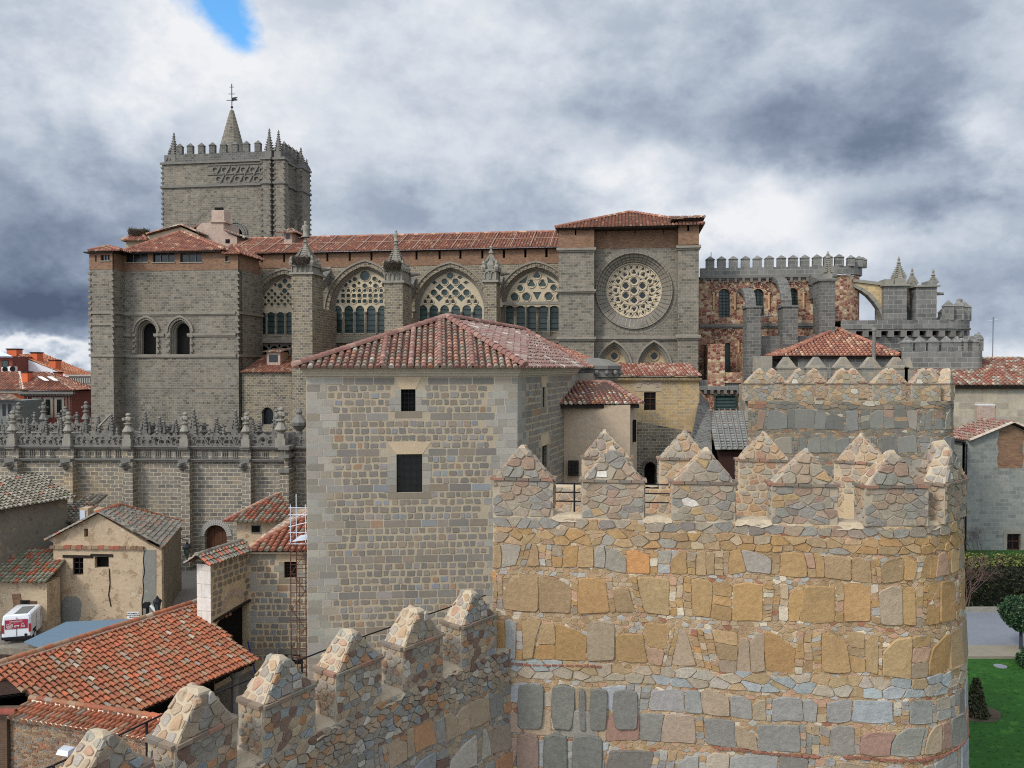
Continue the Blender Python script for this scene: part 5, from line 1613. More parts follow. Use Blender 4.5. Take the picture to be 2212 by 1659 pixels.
# ---- long tiled building at the right edge
lb = thing('long_tiled_building', 'long low stone building with old mottled tile roof at the far right edge', 'building', tuple(P(2100, 1000, 72)))
lb.location.z = GZ
zE_ = P(2100, Y8(1552), 66).z; zR_ = P(2100, Y8(1250), 72).z
def Y_at(px, z, Y0): return P(px, 800, Y0)
aL = V((P(1960, 800, 66).x, 66.5, zE_)); aR = V((P(2290, 800, 66).x, 65.0, zE_))
bL = V((P(1965, 800, 72).x, 72.5, zR_)); bR = V((P(X8(1655), 800, 72).x + .3, 71.6, zR_))
mb = MB(); rr = random.Random(23)
tiles(mb, [aL, aR, bR, bL], .36, .42, [(4, A3(140, 88, 70)), (3, A3(128, 96, 80)), (2, A3(140, 132, 116)), (1.5, A3(120, 74, 60)), (1, A3(170, 150, 126))], rr)
cR = V((aR.x + 1.0, 77, zE_)); tiles(mb, [aR, cR, bR], .36, .42, T_OLD, rr)
ridge_tiles(mb, bL, bR, .2, T_OLD, rr); ridge_tiles(mb, aR, bR, .2, T_OLD, rr)
mb.build('roof', MAT['tile_old'], lb)
mb = MB()
mb.hexa([V((aL.x, aL.y + .5, GZ)), V((aR.x, aR.y + .5, GZ)), V((aR.x, 76, GZ)), V((aL.x, 76, GZ))], [V((aL.x, aL.y + .5, zE_ - .3)), V((aR.x, aR.y + .5, zE_ - .3)), V((aR.x, 76, zE_ - .3)), V((aL.x, 76, zE_ - .3))])
MAT['ash_pale'] = mat_ashlar('pale_ashlar', 1.3, .58, [A(134, 126, 112), A(150, 140, 120), A(158, 148, 128), A(140, 134, 124)], A(160, 148, 124), .022, .02, .2, bumpv=.15)
mb.build('wall', MAT['ash_pale'], lb)
mb = MB()
mb.hexa([V((aL.x, aL.y + .1, zE_ - .3)), V((aR.x, aR.y + .1, zE_ - .3)), V((aR.x, 75, zE_ - .3)), V((aL.x, 75, zE_ - .3))], [V((aL.x, aL.y - .05, zE_ - .04)), V((aR.x, aR.y - .05, zE_ - .04)), V((aR.x, 75, zE_ - .04)), V((aL.x, 75, zE_ - .04))])
mb.build('eaves', MAT['wood_dark'], lb)

# ================================================================ the town wall
P_OCH = [(3.5, A3(140, 122, 98)), (1.5, A3(136, 128, 114)), (6, A3(148, 118, 74)), (5, A3(152, 118, 70)), (4, A3(142, 117, 82)), (2, A3(156, 127, 86)), (1.0, A3(154, 122, 96)), (0.25, A3(168, 118, 62)), (0.25, A3(142, 140, 134))]
P_SMALL = [(4, A3(152, 126, 92)), (3, A3(146, 117, 80)), (2, A3(160, 138, 106)), (2, A3(148, 142, 132)), (1.5, A3(160, 126, 98)), (1, A3(178, 164, 140)), (.5, A3(140, 92, 66))]
P_GREY = [(2, A3(140, 124, 100)), (5, A3(128, 126, 120)), (4, A3(136, 132, 124)), (2.0, A3(136, 138, 138)), (1.6, A3(142, 130, 112)), (.4, A3(142, 118, 102)), (1, A3(112, 106, 98))]
P_BLUE = [(3, A3(136, 140, 138)), (3, A3(150, 136, 114)), (2, A3(154, 144, 128)), (2, A3(150, 126, 90))]
P_GPINK = [(2, A3(142, 124, 98)), (5, A3(120, 117, 108)), (4, A3(130, 124, 113)), (1.6, A3(140, 120, 102)), (1.0, A3(138, 108, 92))]
P_MER = [(5, A3(136, 124, 106)), (3, A3(140, 120, 98)), (3, A3(126, 121, 111)), (1.2, A3(142, 116, 98)), (1, A3(148, 122, 84)), (1, A3(118, 109, 100)), (.15, A3(180, 172, 160))]
P_CUR = [(4, A3(132, 118, 100)), (4, A3(120, 115, 106)), (3, A3(142, 124, 100)), (1.5, A3(146, 108, 74)), (1.2, A3(116, 120, 120)), (1.2, A3(106, 84, 72)), (1.2, A3(150, 144, 132))]
P_LIT = [(3, A3(154, 132, 106)), (3, A3(142, 134, 120)), (2, A3(158, 130, 98)), (2, A3(140, 126, 112)), (1, A3(152, 118, 94))]

def make_merlon(seed, w, t, hb, hc, pal_f, pal_b, cell=.27, parent=None, mortar_f='mortar_grey', mortar_b='mortar_pale', name='merlon', joint_b=.07, mat='stone_attr', skirt=.0):
    """one merlon at the origin: body, brick ledge and pointed cap; -y is its outer face"""
    r = random.Random(seed)
    def facing(mb, o, U, W, poly, pal, joint, h=.035, cs=cell):
        o, U, W = V(o), V(U), V(W); Nn = U.cross(W).normalized()
        rubble(mb, lambda a, b, c: o + U * a + W * b + Nn * c, poly, cs, cs * .7, pal, r, h, joint, 1, .46, None, .1)
    mb = MB()
    x, y = w / 2, t / 2
    mb.hexa([(-x, -y, -skirt), (x, -y, -skirt), (x, y, -skirt), (-x, y, -skirt)], [(-x, -y, hb), (x, -y, hb), (x, y, hb), (-x, y, hb)], mat=0, bottom=False)
    for f in range(len(mb.f)): mb.m[f] = 0
    mb.m[2] = 2                                        # inner face
    facing(mb, (-x, -y, -skirt), (1, 0, 0), (0, 0, 1), rect(0.01, w - .01, 0, hb + skirt), pal_f, .022)
    facing(mb, (x, y, 0), (-1, 0, 0), (0, 0, 1), rect(0.03, w - .03, 0, hb), pal_b, joint_b, .03)
    facing(mb, (x, -y, 0), (0, 1, 0), (0, 0, 1), rect(0.01, t - .01, 0, hb), pal_f, .03)
    facing(mb, (-x, y, 0), (0, -1, 0), (0, 0, 1), rect(0.01, t - .01, 0, hb), P_LIT, joint_b * .8)
    body = mb.build(name, [MAT[mortar_f], MAT[mat], MAT[mortar_b]], parent)
    # brick ledge
    mb = MB()
    z = hb
    def ledge(ax, ay, bx, by):
        L = math.dist((ax, ay), (bx, by)); n = max(2, int(L / .3)); dx, dy = (bx - ax) / n, (by - ay) / n
        nx, ny = dy / (L / n), -dx / (L / n)
        for i in range(n):
            g = .012; p0 = (ax + dx * i + dx * g * 3, ay + dy * i + dy * g * 3); p1 = (ax + dx * (i + 1) - dx * g, ay + dy * (i + 1) - dy * g)
            e = .075 + r.uniform(-.012, .012); hz = .075 + r.uniform(-.006, .006)
            q = [(p0[0] + nx * e, p0[1] + ny * e), (p1[0] + nx * e, p1[1] + ny * e), (p1[0] - nx * .16, p1[1] - ny * .16), (p0[0] - nx * .16, p0[1] - ny * .16)]
            mb.hexa([(a, b, z + r.uniform(0, .008)) for a, b in q], [(a, b, z + hz) for a, b in q], vary(r.choice([A3(112, 96, 82), A3(132, 96, 78), A3(104, 98, 88), A3(124, 108, 90)]), r))
    ledge(-x, -y, x, -y); ledge(x, -y, x, y); ledge(x, y, -x, y); ledge(-x, y, -x, -y)
    mb.hexa([(-x + .05, -y + .05, z), (x - .05, -y + .05, z), (x - .05, y - .05, z), (-x + .05, y - .05, z)], [(-x + .05, -y + .05, z + .07), (x - .05, -y + .05, z + .07), (x - .05, y - .05, z + .07), (-x + .05, y - .05, z + .07)], A3(140, 124, 100))
    mb.build('brick_ledge', MAT['block_attr'], body)
    # cap
    mb = MB()
    z0 = hb + .06; z1 = z0 + hc
    bx, by = x - .05, y - .03; tx, ty = .09 + r.uniform(-.02, .05), y * r.uniform(.5, .72)
    ox = r.uniform(-.1, .1)
    B = [V((-bx, -by, z0)), V((bx, -by, z0)), V((bx, by, z0)), V((-bx, by, z0))]
    zm = z0 + hc * .9
    T = [V((-tx + ox, -ty, zm)), V((tx + ox, -ty, zm)), V((tx + ox, ty, zm)), V((-tx + ox, ty, zm))]
    R = [V((-tx * .5 + ox, -ty * .7, z1)), V((tx * .5 + ox, -ty * .7, z1)), V((tx * .5 + ox, ty * .75, z1 - .05)), V((-tx * .5 + ox, ty * .75, z1 - .05))]
    mb.hexa(B, T, mat=0, top=False, bottom=False); mb.m[0] = 2
    mb.hexa(T, R, mat=0, bottom=False)
    for i, (pal, j, hh) in enumerate(((pal_f, .025, .05), (P_LIT, .06, .03), (pal_b, .06, .04), (P_LIT, .06, .03))):
        a, b = B[i], B[(i + 1) % 4]; c, d = T[(i + 1) % 4], T[i]
        U = (b - a).normalized(); Nn = (b - a).cross(d - a).normalized(); W = Nn.cross(U)
        poly = [((p - a).dot(U), (p - a).dot(W)) for p in (a, b, c, d)]
        rubble(mb, lambda u, v, c_, a=a, U=U, W=W, Nn=Nn: a + U * u + W * v + Nn * c_, poly, cell * 1.1, cell * .85, pal, r, hh, j, 1, .46, None, .1)
    # lumpy mortar crest
    for i in range(11):
        s = r.uniform(.06, .14)
        q_ = r.random(); c = V((ox + r.uniform(-tx, tx) * (1 + .9 * q_), r.uniform(-ty, ty), z1 - .1 - hc * .34 * q_ + r.uniform(-.06, .04)))
        mb.lathe(c, [(s * .6, -s), (s, -s * .2), (s * .75, s * .5), (s * .2, s * .8)], 6, pick(P_LIT, r), 1, False, r.random())
    mb.wobble(.03, 3.6); mb.build('cap', [MAT[mortar_b], MAT[mat], MAT[mortar_f]], body)
    return body
def place(proto, parent, x, y, z, rz, first):
    """first use moves the prototype, later ones copy it with its parts"""
    off = wloc(parent)
    o = proto if first else proto.copy()
    if not first:
        COL.objects.link(o)
        for ch in list(proto.children):
            c = ch.copy(); COL.objects.link(c); c.parent = o
    o.parent = parent
    o.location = (x - off.x, y - off.y, z - off.z); o.rotation_euler = (0, 0, rz)
    return o

def masonry(mb, Mf, u0, u1, bands, r, small=(.21, .12), pal_small=P_SMALL, mi=1):
    """bands: (z_top, z_bottom, kind, palette, width_min, width_max); a bed of chips with the coursed stones laid over it"""
    zt, zb = bands[0][0], bands[-1][1]
    bigs = []
    so = r.uniform(0, 50)
    def put(poly, pal, h, j=.022):
        poly = [(a + .055 * noise.noise(V((a * 1.9, b * 1.9, so))), b + .075 * noise.noise(V((a * 1.7, b * 1.7, so + 9)))) for a, b in poly]
        bigs.append((poly, pal, h, j))
    for zt_, zb_, kind, pal, w0, w1 in bands:
        if kind == 's': continue
        H = zt_ - zb_
        if kind == 'V':
            for c_ in cells(u0, u1, zb_, zt_, w0, w1, r, .47):
                put(c_, pal, r.uniform(.035, .075), .02)
            continue
        u = u0; s0 = 0.0
        ph = r.uniform(0, 6)
        wob = lambda x: .06 * math.sin(x * 1.1 + ph) + .035 * math.sin(x * 2.9 + ph)
        while u < u1 - .1:
            t = r.random()
            if kind == 'B' and t < .36: w = r.uniform(.1, .26); typ = 'f'
            elif t > .90: w = r.uniform(w0, w1) * .8; typ = 'h'
            else: w = r.choice((r.uniform(w0 * .7, w0), r.uniform(w0, w1), r.uniform(w0, w1), r.uniform(w1, w1 * 1.2))); typ = 'b'
            w = min(w, u1 - u)
            if u1 - u - w < .12: w = u1 - u
            s1 = 0.0 if kind == 'M' else r.choice((0, r.uniform(-.04, .04), r.uniform(-.13, .13))) * min(1.0, H)
            if w < .3: s1 = s0 + r.uniform(-.03, .03)
            b0, b1 = zb_ + wob(u), zb_ + wob(u + w)
            dt0, dt1 = (r.uniform(0, .10) * H, r.uniform(0, .10) * H) if kind == 'B' else (r.uniform(0, .03), r.uniform(0, .03))
            if kind == 'B' and typ == 'b' and r.random() < .26: dt0 += H * r.uniform(.15, .4)
            if kind == 'B' and typ == 'b' and r.random() < .26: dt1 += H * r.uniform(.15, .4)
            t0, t1 = zt_ + wob(u) - dt0, zt_ + wob(u + w) - dt1
            BL, BR, TR_, TL_ = (u - s0, b0), (u + w - s1, b1), (u + w + s1, t1), (u + s0, t0)
            if typ == 'b':
                tm = max(t0, t1) + r.uniform(-.01, .05) * H if abs(t0 - t1) < .12 * H else (t0 + t1) / 2 + .12 * H
                f = r.uniform(.3, .7)
                top = (TL_[0] + (TR_[0] - TL_[0]) * f, min(tm, zt_ + .03))
                mr = ((BR[0] + TR_[0]) / 2 + r.uniform(-.02, .035) * w, (b1 + t1) / 2 + r.uniform(-.1, .1) * H); ml = ((BL[0] + TL_[0]) / 2 - r.uniform(-.02, .035) * w, (b0 + t0) / 2 + r.uniform(-.1, .1) * H)
                put([BL, ((BL[0] + BR[0]) / 2, (b0 + b1) / 2 - r.uniform(-.01, .02)), BR, mr, TR_, top, TL_, ml], pal, r.uniform(.045, .075))
            else:
                n = r.randint(2, 3) if typ == 'h' else max(2, int(H / r.uniform(.13, .28)))
                cuts = sorted([0, 1] + [(k + r.uniform(-.25, .25)) / n for k in range(1, n)])
                for a, b in zip(cuts, cuts[1:]):
                    L_ = lambda f, P0, P1: (P0[0] + (P1[0] - P0[0]) * f, P0[1] + (P1[1] - P0[1]) * f)
                    tl = r.uniform(-.04, .04)
                    put([L_(a, BL, TL_), L_(a, BR, TR_), L_(min(1, b + tl * (b < 1)), BR, TR_), L_(b, BL, TL_)], pal if typ == 'h' else pal_small + pal, r.uniform(.035, .06), .018)
            u += w; s0 = s1
    def skip(x, y):
        for poly, _, _, _ in bigs:
            if poly[0][0] - .3 < x < poly[0][0] + 1.9 and len(poly) > 4 and pip((x, y), poly):
                cx = sum(p[0] for p in poly) / len(poly); cy = sum(p[1] for p in poly) / len(poly)
                if pip((cx + (x - cx) * 1.3, cy + (y - cy) * 1.3), poly): return True
        return False
    rubble(mb, Mf, rect(u0, u1, zb, zt), small[0], small[1], pal_small, r, .026, .018, mi, .45, skip, .1)
    for poly, pal, h, j in bigs:
        stone(mb, Mf, poly, h, pick(pal, r), j, r, mi, .11, .95, .04, -.01)

# ---- near tower
nt_label = 'big rounded wall tower of ochre and grey rubble filling the lower right foreground'
TA = V((-.56, 23.4, 0)); TDv = V((.989, -.145, 0)); TDv.normalize(); TN = V((TDv.y, -TDv.x, 0)); TN = TN if TN.y < 0 else -TN
TL = 10.67; TR = 3.25; TC = TA + TDv * TL - TN * TR
SILL = -4.36; SLAB = -3.31; FLOOR = -5.5; TBOT = -18.0
ntw = thing('wall_tower', nt_label, 'wall tower', (TC.x - 4, TC.y + .5, TBOT))
def towerM(A_, D_, N_, L_, R_, C_, sill, bat=.03):
    arcl = math.pi * R_
    def pos(u):
        if u < L_: return A_ + D_ * u, N_
        if u < L_ + arcl:
            t = (u - L_) / R_; n = N_ * math.cos(t) + D_ * math.sin(t)
            return C_ + n * R_, n
        return C_ - N_ * R_ - D_ * (u - L_ - arcl), -N_
    def f(u, z, w):
        p, n = pos(u); q = p + n * (w + (bat * (sill - z) if z < sill else 0)); return V((q.x, q.y, z))
    return f, pos, L_ * 2 + arcl
TM, TP, TU = towerM(TA, TDv, TN, TL, TR, TC, SILL)
def shell(mb, Mf, u0, u1, z0, z1, w, n, mat=0, flip=False, nz=1):
    for i in range(n):
        a = u0 + (u1 - u0) * i / n; b = u0 + (u1 - u0) * (i + 1) / n
        for j in range(nz):
            c = z0 + (z1 - z0) * j / nz; d = z0 + (z1 - z0) * (j + 1) / nz
            q = [Mf(a, c, w), Mf(b, c, w), Mf(b, d, w), Mf(a, d, w)]
            mb.face(q[::-1] if flip else q, mat=mat, smooth=False)
def ring_top(mb, Mf, u0, u1, z, w0, w1, n, mat=0):
    for i in range(n):
        a = u0 + (u1 - u0) * i / n; b = u0 + (u1 - u0) * (i + 1) / n
        mb.face([Mf(a, z, w1), Mf(b, z, w1), Mf(b, z, w0), Mf(a, z, w0)], mat=mat)
mb = MB(); r = random.Random(101)
yb = lambda y: P(1650, y, 21.95).z
shell(mb, TM, 0, TU, TBOT, SILL, 0, 72, 0, nz=1)
ring_top(mb, TM, 0, TU, SILL, -.62, 0, 72, 0)
shell(mb, TM, 0, TU, FLOOR, SILL, -.62, 72, 0, True)
e0 = [TM(0, 0, 0), TM(TU, 0, 0)]
mb.face([V((e0[1].x, e0[1].y, TBOT)), V((e0[0].x, e0[0].y, TBOT)), V((e0[0].x, e0[0].y, FLOOR)), V((e0[1].x, e0[1].y, FLOOR))])
fl = [TM(TU * i / 40, 0, -.3) for i in range(41)]
mb.face([V((p.x, p.y, FLOOR)) for p in fl])
bands = [(SILL - .02, yb(1160), 'V', P_MER, .42, .22), (yb(1160), yb(1196), 'V', P_OCH + P_SMALL[:3], .42, .3), (yb(1196), yb(1250), 'B', P_OCH, .3, .62), (yb(1250), yb(1260), 's', 0, 0, 0),
         (yb(1260), yb(1346), 'B', P_OCH, .42, .86), (yb(1346), yb(1364), 's', 0, 0, 0), (yb(1364), yb(1455), 'B', P_OCH, .42, .84), (yb(1457), yb(1499), 'V', P_BLUE, .48, .33),
         (yb(1497), yb(1505), 's', 0, 0, 0), (yb(1505), yb(1557), 'B', P_GREY, .5, .95), (yb(1561), yb(1624), 'B', P_GPINK, .6, .95), (yb(1624), yb(1634), 's', 0, 0, 0), (yb(1634), yb(1700), 'B', P_GREY, .8, 1.2), (yb(1702), yb(1760), 'B', P_GREY, .8, 1.2)]
masonry(mb, TM, 0.0, TL + 7.2, bands, r)
ui = TU - 11.5
rubble(mb, lambda a, z, w: TM(ui + a, z, -.62 - w), rect(0, 11, FLOOR, SILL), .34, .24, P_LIT, r, .03, .05, 1, .46, None, .1)
# a course of thin bricks low on the tower
u = .2
while u < TL + 5:
    w_ = r.uniform(.16, .3)
    if not (3.2 < u < 6.2) and not (9 < u < 9.8):
        zc_ = yb(1629 if u > 5 else 1466) - .03 * math.sin(u * 1.7)
        stone(mb, TM, rect(u, u + w_, zc_ - .032, zc_ + .032), .085, vary(A3(132, 84, 66), r), .015, r, 1, .1)
    u += w_
for x0_, x1_, y0_, y1_ in ((1120, 1180, 1474, 1572), (1193, 1246, 1472, 1568), (1252, 1268, 1476, 1568), (1276, 1316, 1474, 1566), (1324, 1380, 1474, 1560), (1118, 1168, 1578, 1690), (1176, 1230, 1576, 1690), (1238, 1306, 1574, 1690)):
    ua_ = (P(x0_, 0, 23.2).x - TA.x) * 1.01; ub_ = (P(x1_, 0, 23.1).x - TA.x) * 1.01; za_ = P(1180, y1_, 23.15).z; zb_ = P(1180, y0_, 23.15).z; j_ = lambda: r.uniform(-.05, .05)
    pl_ = [(ua_ + .05 + j_(), za_), (ub_ - .05 + j_(), za_ + j_()), (ub_ + j_() * .4, (za_ + zb_) / 2), (ub_ - .02 + j_() * .4, zb_ - .05), ((ua_ + ub_) / 2, zb_ + .02), (ua_ + .03, zb_ - .06), (ua_ + j_() * .4, (za_ + zb_) / 2)]
    stone(mb, TM, pl_, .12, vary(A3(102, 101, 94) if y0_ < 1570 or r.random() < .7 else A3(132, 108, 94), r), .02, r, 1, .12, .94, .03)
ntw_wall = mb.build('tower_wall', [MAT['mortar_warm'], MAT['stone_attr']], ntw)
mb = MB()
def sill_lumps(mb, u0, u1, Mf, z, depth, r):
    """rough mortared sill of a crenel"""
    n = max(3, int((u1 - u0) / .13)); m = 5
    hh = [[z + .05 + r.uniform(0, .05) for _ in range(m + 1)] for _ in range(n + 1)]
    for row in hh: row[0] = z - r.uniform(.03, .16)
    for i in range(n):
        for j in range(m):
            a, b = u0 + (u1 - u0) * i / n, u0 + (u1 - u0) * (i + 1) / n
            c, d = .07 - (depth + .07) * j / m, .07 - (depth + .07) * (j + 1) / m
            mb.face([Mf(a, hh[i][j], c), Mf(b, hh[i + 1][j], c), Mf(b, hh[i + 1][j + 1], d), Mf(a, hh[i][j + 1], d)], (1, 1, 1), 0, smooth=False)
MW = 1.78
front = [.88, 3.5, 6.05, 8.8, 11.25, 13.6, 16.0]
backu = [TL + math.pi * TR + k for k in (-1.5, 2.0, 4.75, 7.5)]
allu = sorted(front + backu)
for a, b in zip(allu, allu[1:]):
    if b - a < 5: sill_lumps(mb, a + MW / 2 - .02, b - MW / 2 + .02, TM, SILL, .6, r); mb.build('crenel_sill', MAT['mortar_pale'], ntw); mb = MB()
protos = [make_merlon(s, MW, .62, SLAB - SILL, .98, P_MER, P_LIT, .33) for s in (1, 2, 3, 4)]
used = [False] * 4
for k, u in enumerate(front + backu):
    p, n = TP(u); c = p - n * .31
    i = k % 4
    place(protos[i], ntw, c.x, c.y, SILL, math.atan2(n.x, -n.y) + (0), not used[i]); used[i] = True

# ---- curtain wall climbing away to the tower
CD = V((.62, .785, 0)).normalized(); CN = V((.785, -.62, 0)).normalized()
cur = thing('curtain_wall', 'sloping row of pointed merlons on a rubble wall from bottom left to the near tower', 'town wall', (-4, 17, TBOT))
cw_, ct_ = 1.46, .78
CS, CSL = -8.22, -7.16
pts_c = [(-1.22, 22.45), (-2.61, 20.8), (-3.96, 19.1), (-5.15, 17.35), (-6.3, 15.6), (-7.2, 13.75), (-8.3, 12.0)]
C0 = V((.42, 23.75, 0)) - CN * .06    # outer face line passes here
CLn = 19.0
# outer face parametrised from near (u=0) to far (u=CLn)
CA = C0 - CD * CLn
_pl = [V((-9.9, 9.2, 0)), V((-9.1, 10.6, 0))] + [V((x, y, 0)) for x, y in pts_c[::-1]] + [V((.02, 23.9, 0))]
_sg = []; _a = 0.0
for _i, (_p, _q) in enumerate(zip(_pl, _pl[1:])):
    _d = (_q - _p).normalized(); _sg.append((_a, _p, _d, (_q - _p).length)); _a += (_q - _p).length
CLn = _a
def CMd(u):
    for k, (a, p, d, l) in enumerate(_sg):
        if u <= a + l or k == len(_sg) - 1: break
    # blend directions near the bends so that the wall curves
    f = (u - a) / l; d2 = d
    if f < .5 and k: d2 = _sg[k - 1][2].lerp(d, .5 + f)
    elif f >= .5 and k < len(_sg) - 1: d2 = d.lerp(_sg[k + 1][2], f - .5)
    d2 = d2.normalized()
    return p + d * (u - a), d2, V((d2.y, -d2.x, 0))
def CMf(u, z, w):
    p, d, n = CMd(u); q = p + n * (w + ct_ / 2 + (.03 * (CS - z) if z < CS else 0))
    return V((q.x, q.y, z))
mb = MB(); r = random.Random(55)
shell(mb, CMf, 0, CLn, TBOT, CS, 0, 40); ring_top(mb, CMf, 0, CLn, CS, -.9, 0, 20)
shell(mb, CMf, 0, CLn, CS - .9, CS, -.9, 20, 0, True); ring_top(mb, CMf, 0, CLn, CS - .9, -2.0, -.9, 20); shell(mb, CMf, 0, CLn, TBOT, CS - .9, -2.0, 20, 0, True)
rubble(mb, CMf, rect(1.5, CLn - .02, CS - .95, CS), .24, .17, P_CUR, r, .06, .02, 1, .47, None, .09)
bb = [(CS - .9, CS - 1.05, 's', 0, 0, 0), (CS - 1.0, CS - 1.75, 'B', P_CUR + [(7, A3(120, 118, 110))], .35, .8), (CS - 1.75, CS - 1.95, 's', 0, 0, 0), (CS - 1.95, CS - 2.8, 'B', P_CUR + [(7, A3(120, 118, 110))], .4, .9), (CS - 2.8, CS - 3.0, 's', 0, 0, 0), (CS - 3.0, CS - 3.9, 'B', P_CUR + [(7, A3(120, 118, 110))], .5, .9)]
masonry(mb, CMf, 2.5, CLn - .02, bb, r, (.2, .15), P_CUR)
mb.build('curtain_masonry', [MAT['mortar_grey'], MAT['stone_attr']], cur)
protos = [make_merlon(s, cw_, ct_, CSL - CS, .82, P_CUR, P_LIT, .25) for s in (21, 22, 23)]
used = [False] * 3
mu = []
for k, (x, y) in enumerate(pts_c):
    u = _sg[-1 - k][0]; mu.append(u)
    p, _, cn_ = CMd(u + 1e-4)
    i = k % 3
    place(protos[i], cur, p.x, p.y, CS, math.atan2(cn_.x, -cn_.y), not used[i]); used[i] = True
mb = MB()
for a, b in zip(mu[1:], mu): sill_lumps(mb, a + cw_ / 2 - .02, b - cw_ / 2 + .02, CMf, CS, .85, r); mb.build('crenel_sill', MAT['mortar_pale'], cur); mb = MB()
# handrail on the inner edge of the walk
rail = thing('handrail', 'dark iron handrail on posts along the inner edge of the descending wall walk', 'handrail', tuple(CMf(8, CS - .9, -2.3)))
mb = MB()
zr1 = -7.2
rp = [CMf(CLn * k / 12, zr1 + .01 * k, -1.5) for k in range(13)]
for a, b in zip(rp, rp[1:]): mb.bar(a, b, .02, n=6)
mb.build('top_rail', MAT['iron'], rail)
for k in range(9):
    p = CMf(CLn * (k + .6) / 9, zr1 + .05, -1.5)
    m2 = MB(); m2.box(p.x - .02, p.x + .02, p.y - .02, p.y + .02, CS - .9, p.z); m2.build('post', MAT['iron'], rail)
rail2 = thing('handrail', 'low three bar iron railing seen through the gaps between the near tower merlons', 'handrail', (2.2, 27, FLOOR))
mb = MB()
for z in (.5, .8, 1.1):
    mb.bar((1.2, 26.8, FLOOR + z + .5), (5.6, 26.4, FLOOR + z + .5), .025, n=5)
mb.build('rails', MAT['iron'], rail2)
for x in (1.25, 2.1, 3.4, 5.5):
    m2 = MB(); m2.box(x - .03, x + .03, 26.8 - (x - 1.2) * .09 - .03, 26.8 - (x - 1.2) * .09 + .03, FLOOR, FLOOR + 1.62); m2.build('post', MAT['iron'], rail2)

# ---- second tower up the hill
t2 = thing('wall_tower', 'farther grey wall tower with pale pointed merlons standing above the near tower merlons', 'wall tower', (22, 54, TBOT))
z2 = lambda y: P(1800, y, 51).z
S2L, S2S = z2(831), z2(867)
A2 = V((P(1616, 800, 51.4).x, 51.4, 0)); D2 = V((1, -.03, 0)).normalized(); N2 = V((D2.y, -D2.x, 0))
L2 = P(2010, 800, 51).x - A2.x; R2 = 2.4
C2 = A2 + D2 * L2 - N2 * R2
M2, P2, U2 = towerM(A2, D2, N2, L2, R2, C2, S2S, .02); U2 -= 2.3
mb = MB(); r = random.Random(77)
shell(mb, M2, 0, U2, -14, S2S, 0, 60); ring_top(mb, M2, 0, U2, S2S, -.7, 0, 60); shell(mb, M2, 0, U2, S2S - 1.3, S2S, -.7, 60, 0, True)
mb.face([V((p.x, p.y, S2S - 1.3)) for p in [M2(U2 * i / 40, 0, -.3) for i in range(41)]])
a, b = M2(0, 0, 0), M2(U2, 0, 0)
mb.face([V((b.x, b.y, -14)), V((a.x, a.y, -14)), V((a.x, a.y, S2S - .2)), V((b.x, b.y, S2S - .2))])
P_T2 = [(6, A3(112, 109, 100)), (4, A3(104, 101, 94)), (2, A3(118, 116, 110)), (1.2, A3(136, 112, 94)), (.5, A3(142, 116, 86)), (2, A3(132, 124, 110))]
P_T2s = [(4, A3(120, 107, 88)), (3, A3(108, 103, 94)), (2, A3(144, 116, 84)), (.5, A3(130, 94, 72)), (.6, A3(154, 146, 128))]
b2 = [(S2S, z2(884), 'V', P_T2s, .6, .32), (z2(884), z2(928), 'B', P_T2, .6, 1.1), (z2(928), z2(942), 's', 0, 0, 0), (z2(942), z2(980), 'B', P_T2, .6, 1.1), (z2(980), z2(990), 's', 0, 0, 0), (z2(990), z2(1032), 'B', P_T2, .6, 1.1), (z2(1032), z2(1060), 's', 0, 0, 0)]
masonry(mb, M2, 0, L2 + 4.5, b2, r, (.34, .17), P_T2s)
mb.build('tower_wall', [MAT['mortar_grey'], MAT['stone_far']], t2)
P_M2 = [(4, A3(142, 128, 104)), (3, A3(156, 132, 98)), (3, A3(132, 128, 118)), (1, A3(146, 118, 90)), (.25, A3(176, 168, 154))]
protos = [make_merlon(s, 1.85, .75, S2L - S2S, 1.0, P_M2, P_LIT, .34, mat='stone_far') for s in (31, 32, 33)]
used = [False] * 3
def xu(px): return P(px, 800, 51).x - A2.x
f2 = [xu(1645), xu(1735), xu(1826), xu(1919), xu(2002), L2 + 2.3]
bk = [U2 - 0.6 - 2.75 * k for k in range(5)]
for k, u in enumerate(f2 + bk):
    p, n = P2(u); c = p - n * .38
    place(protos[k % 3], t2, c.x, c.y, S2S, math.atan2(n.x, -n.y), not used[k % 3]); used[k % 3] = True

# ---- third, smoother line of merlons
t3 = thing('wall_tower', 'smooth grey battlement with five triangular capped merlons just below the pyramid tile roof', 'wall tower', (P(1800, 800, 66).x, 68, TBOT))
Y3r = 66.0
S3 = P(1800, 793.5, Y3r).z
MAT['ash_mix'] = mat_ashlar('mixed_masonry', .75, .38, [A(120, 116, 106), A(136, 126, 108), A(128, 122, 112), A(112, 110, 104), A(144, 128, 106)], A(150, 138, 116), .02, .08, .25)
xa_, xb_ = P(1634, 800, Y3r).x, P(1913, 800, Y3r).x
def tri_merlon(mb, x0, x1, y0, y1, z0, z1, z2_):
    mb.box(x0, x1, y0, y1, z0, z1)
    mb.box(x0 - .08, x1 + .08, y0 - .08, y1 + .08, z1 + .001, z1 + .09)
    xm = (x0 + x1) / 2
    b = [(x0 + .04, y0 + .02, z1 + .092), (x1 - .04, y0 + .02, z1 + .092), (x1 - .04, y1 - .02, z1 + .092), (x0 + .04, y1 - .02, z1 + .092)]
    t = [(xm - .14, y0 + .15, z2_), (xm + .14, y0 + .15, z2_), (xm + .14, y1 - .15, z2_), (xm - .14, y1 - .15, z2_)]
    mb.hexa(b, t, bottom=False)
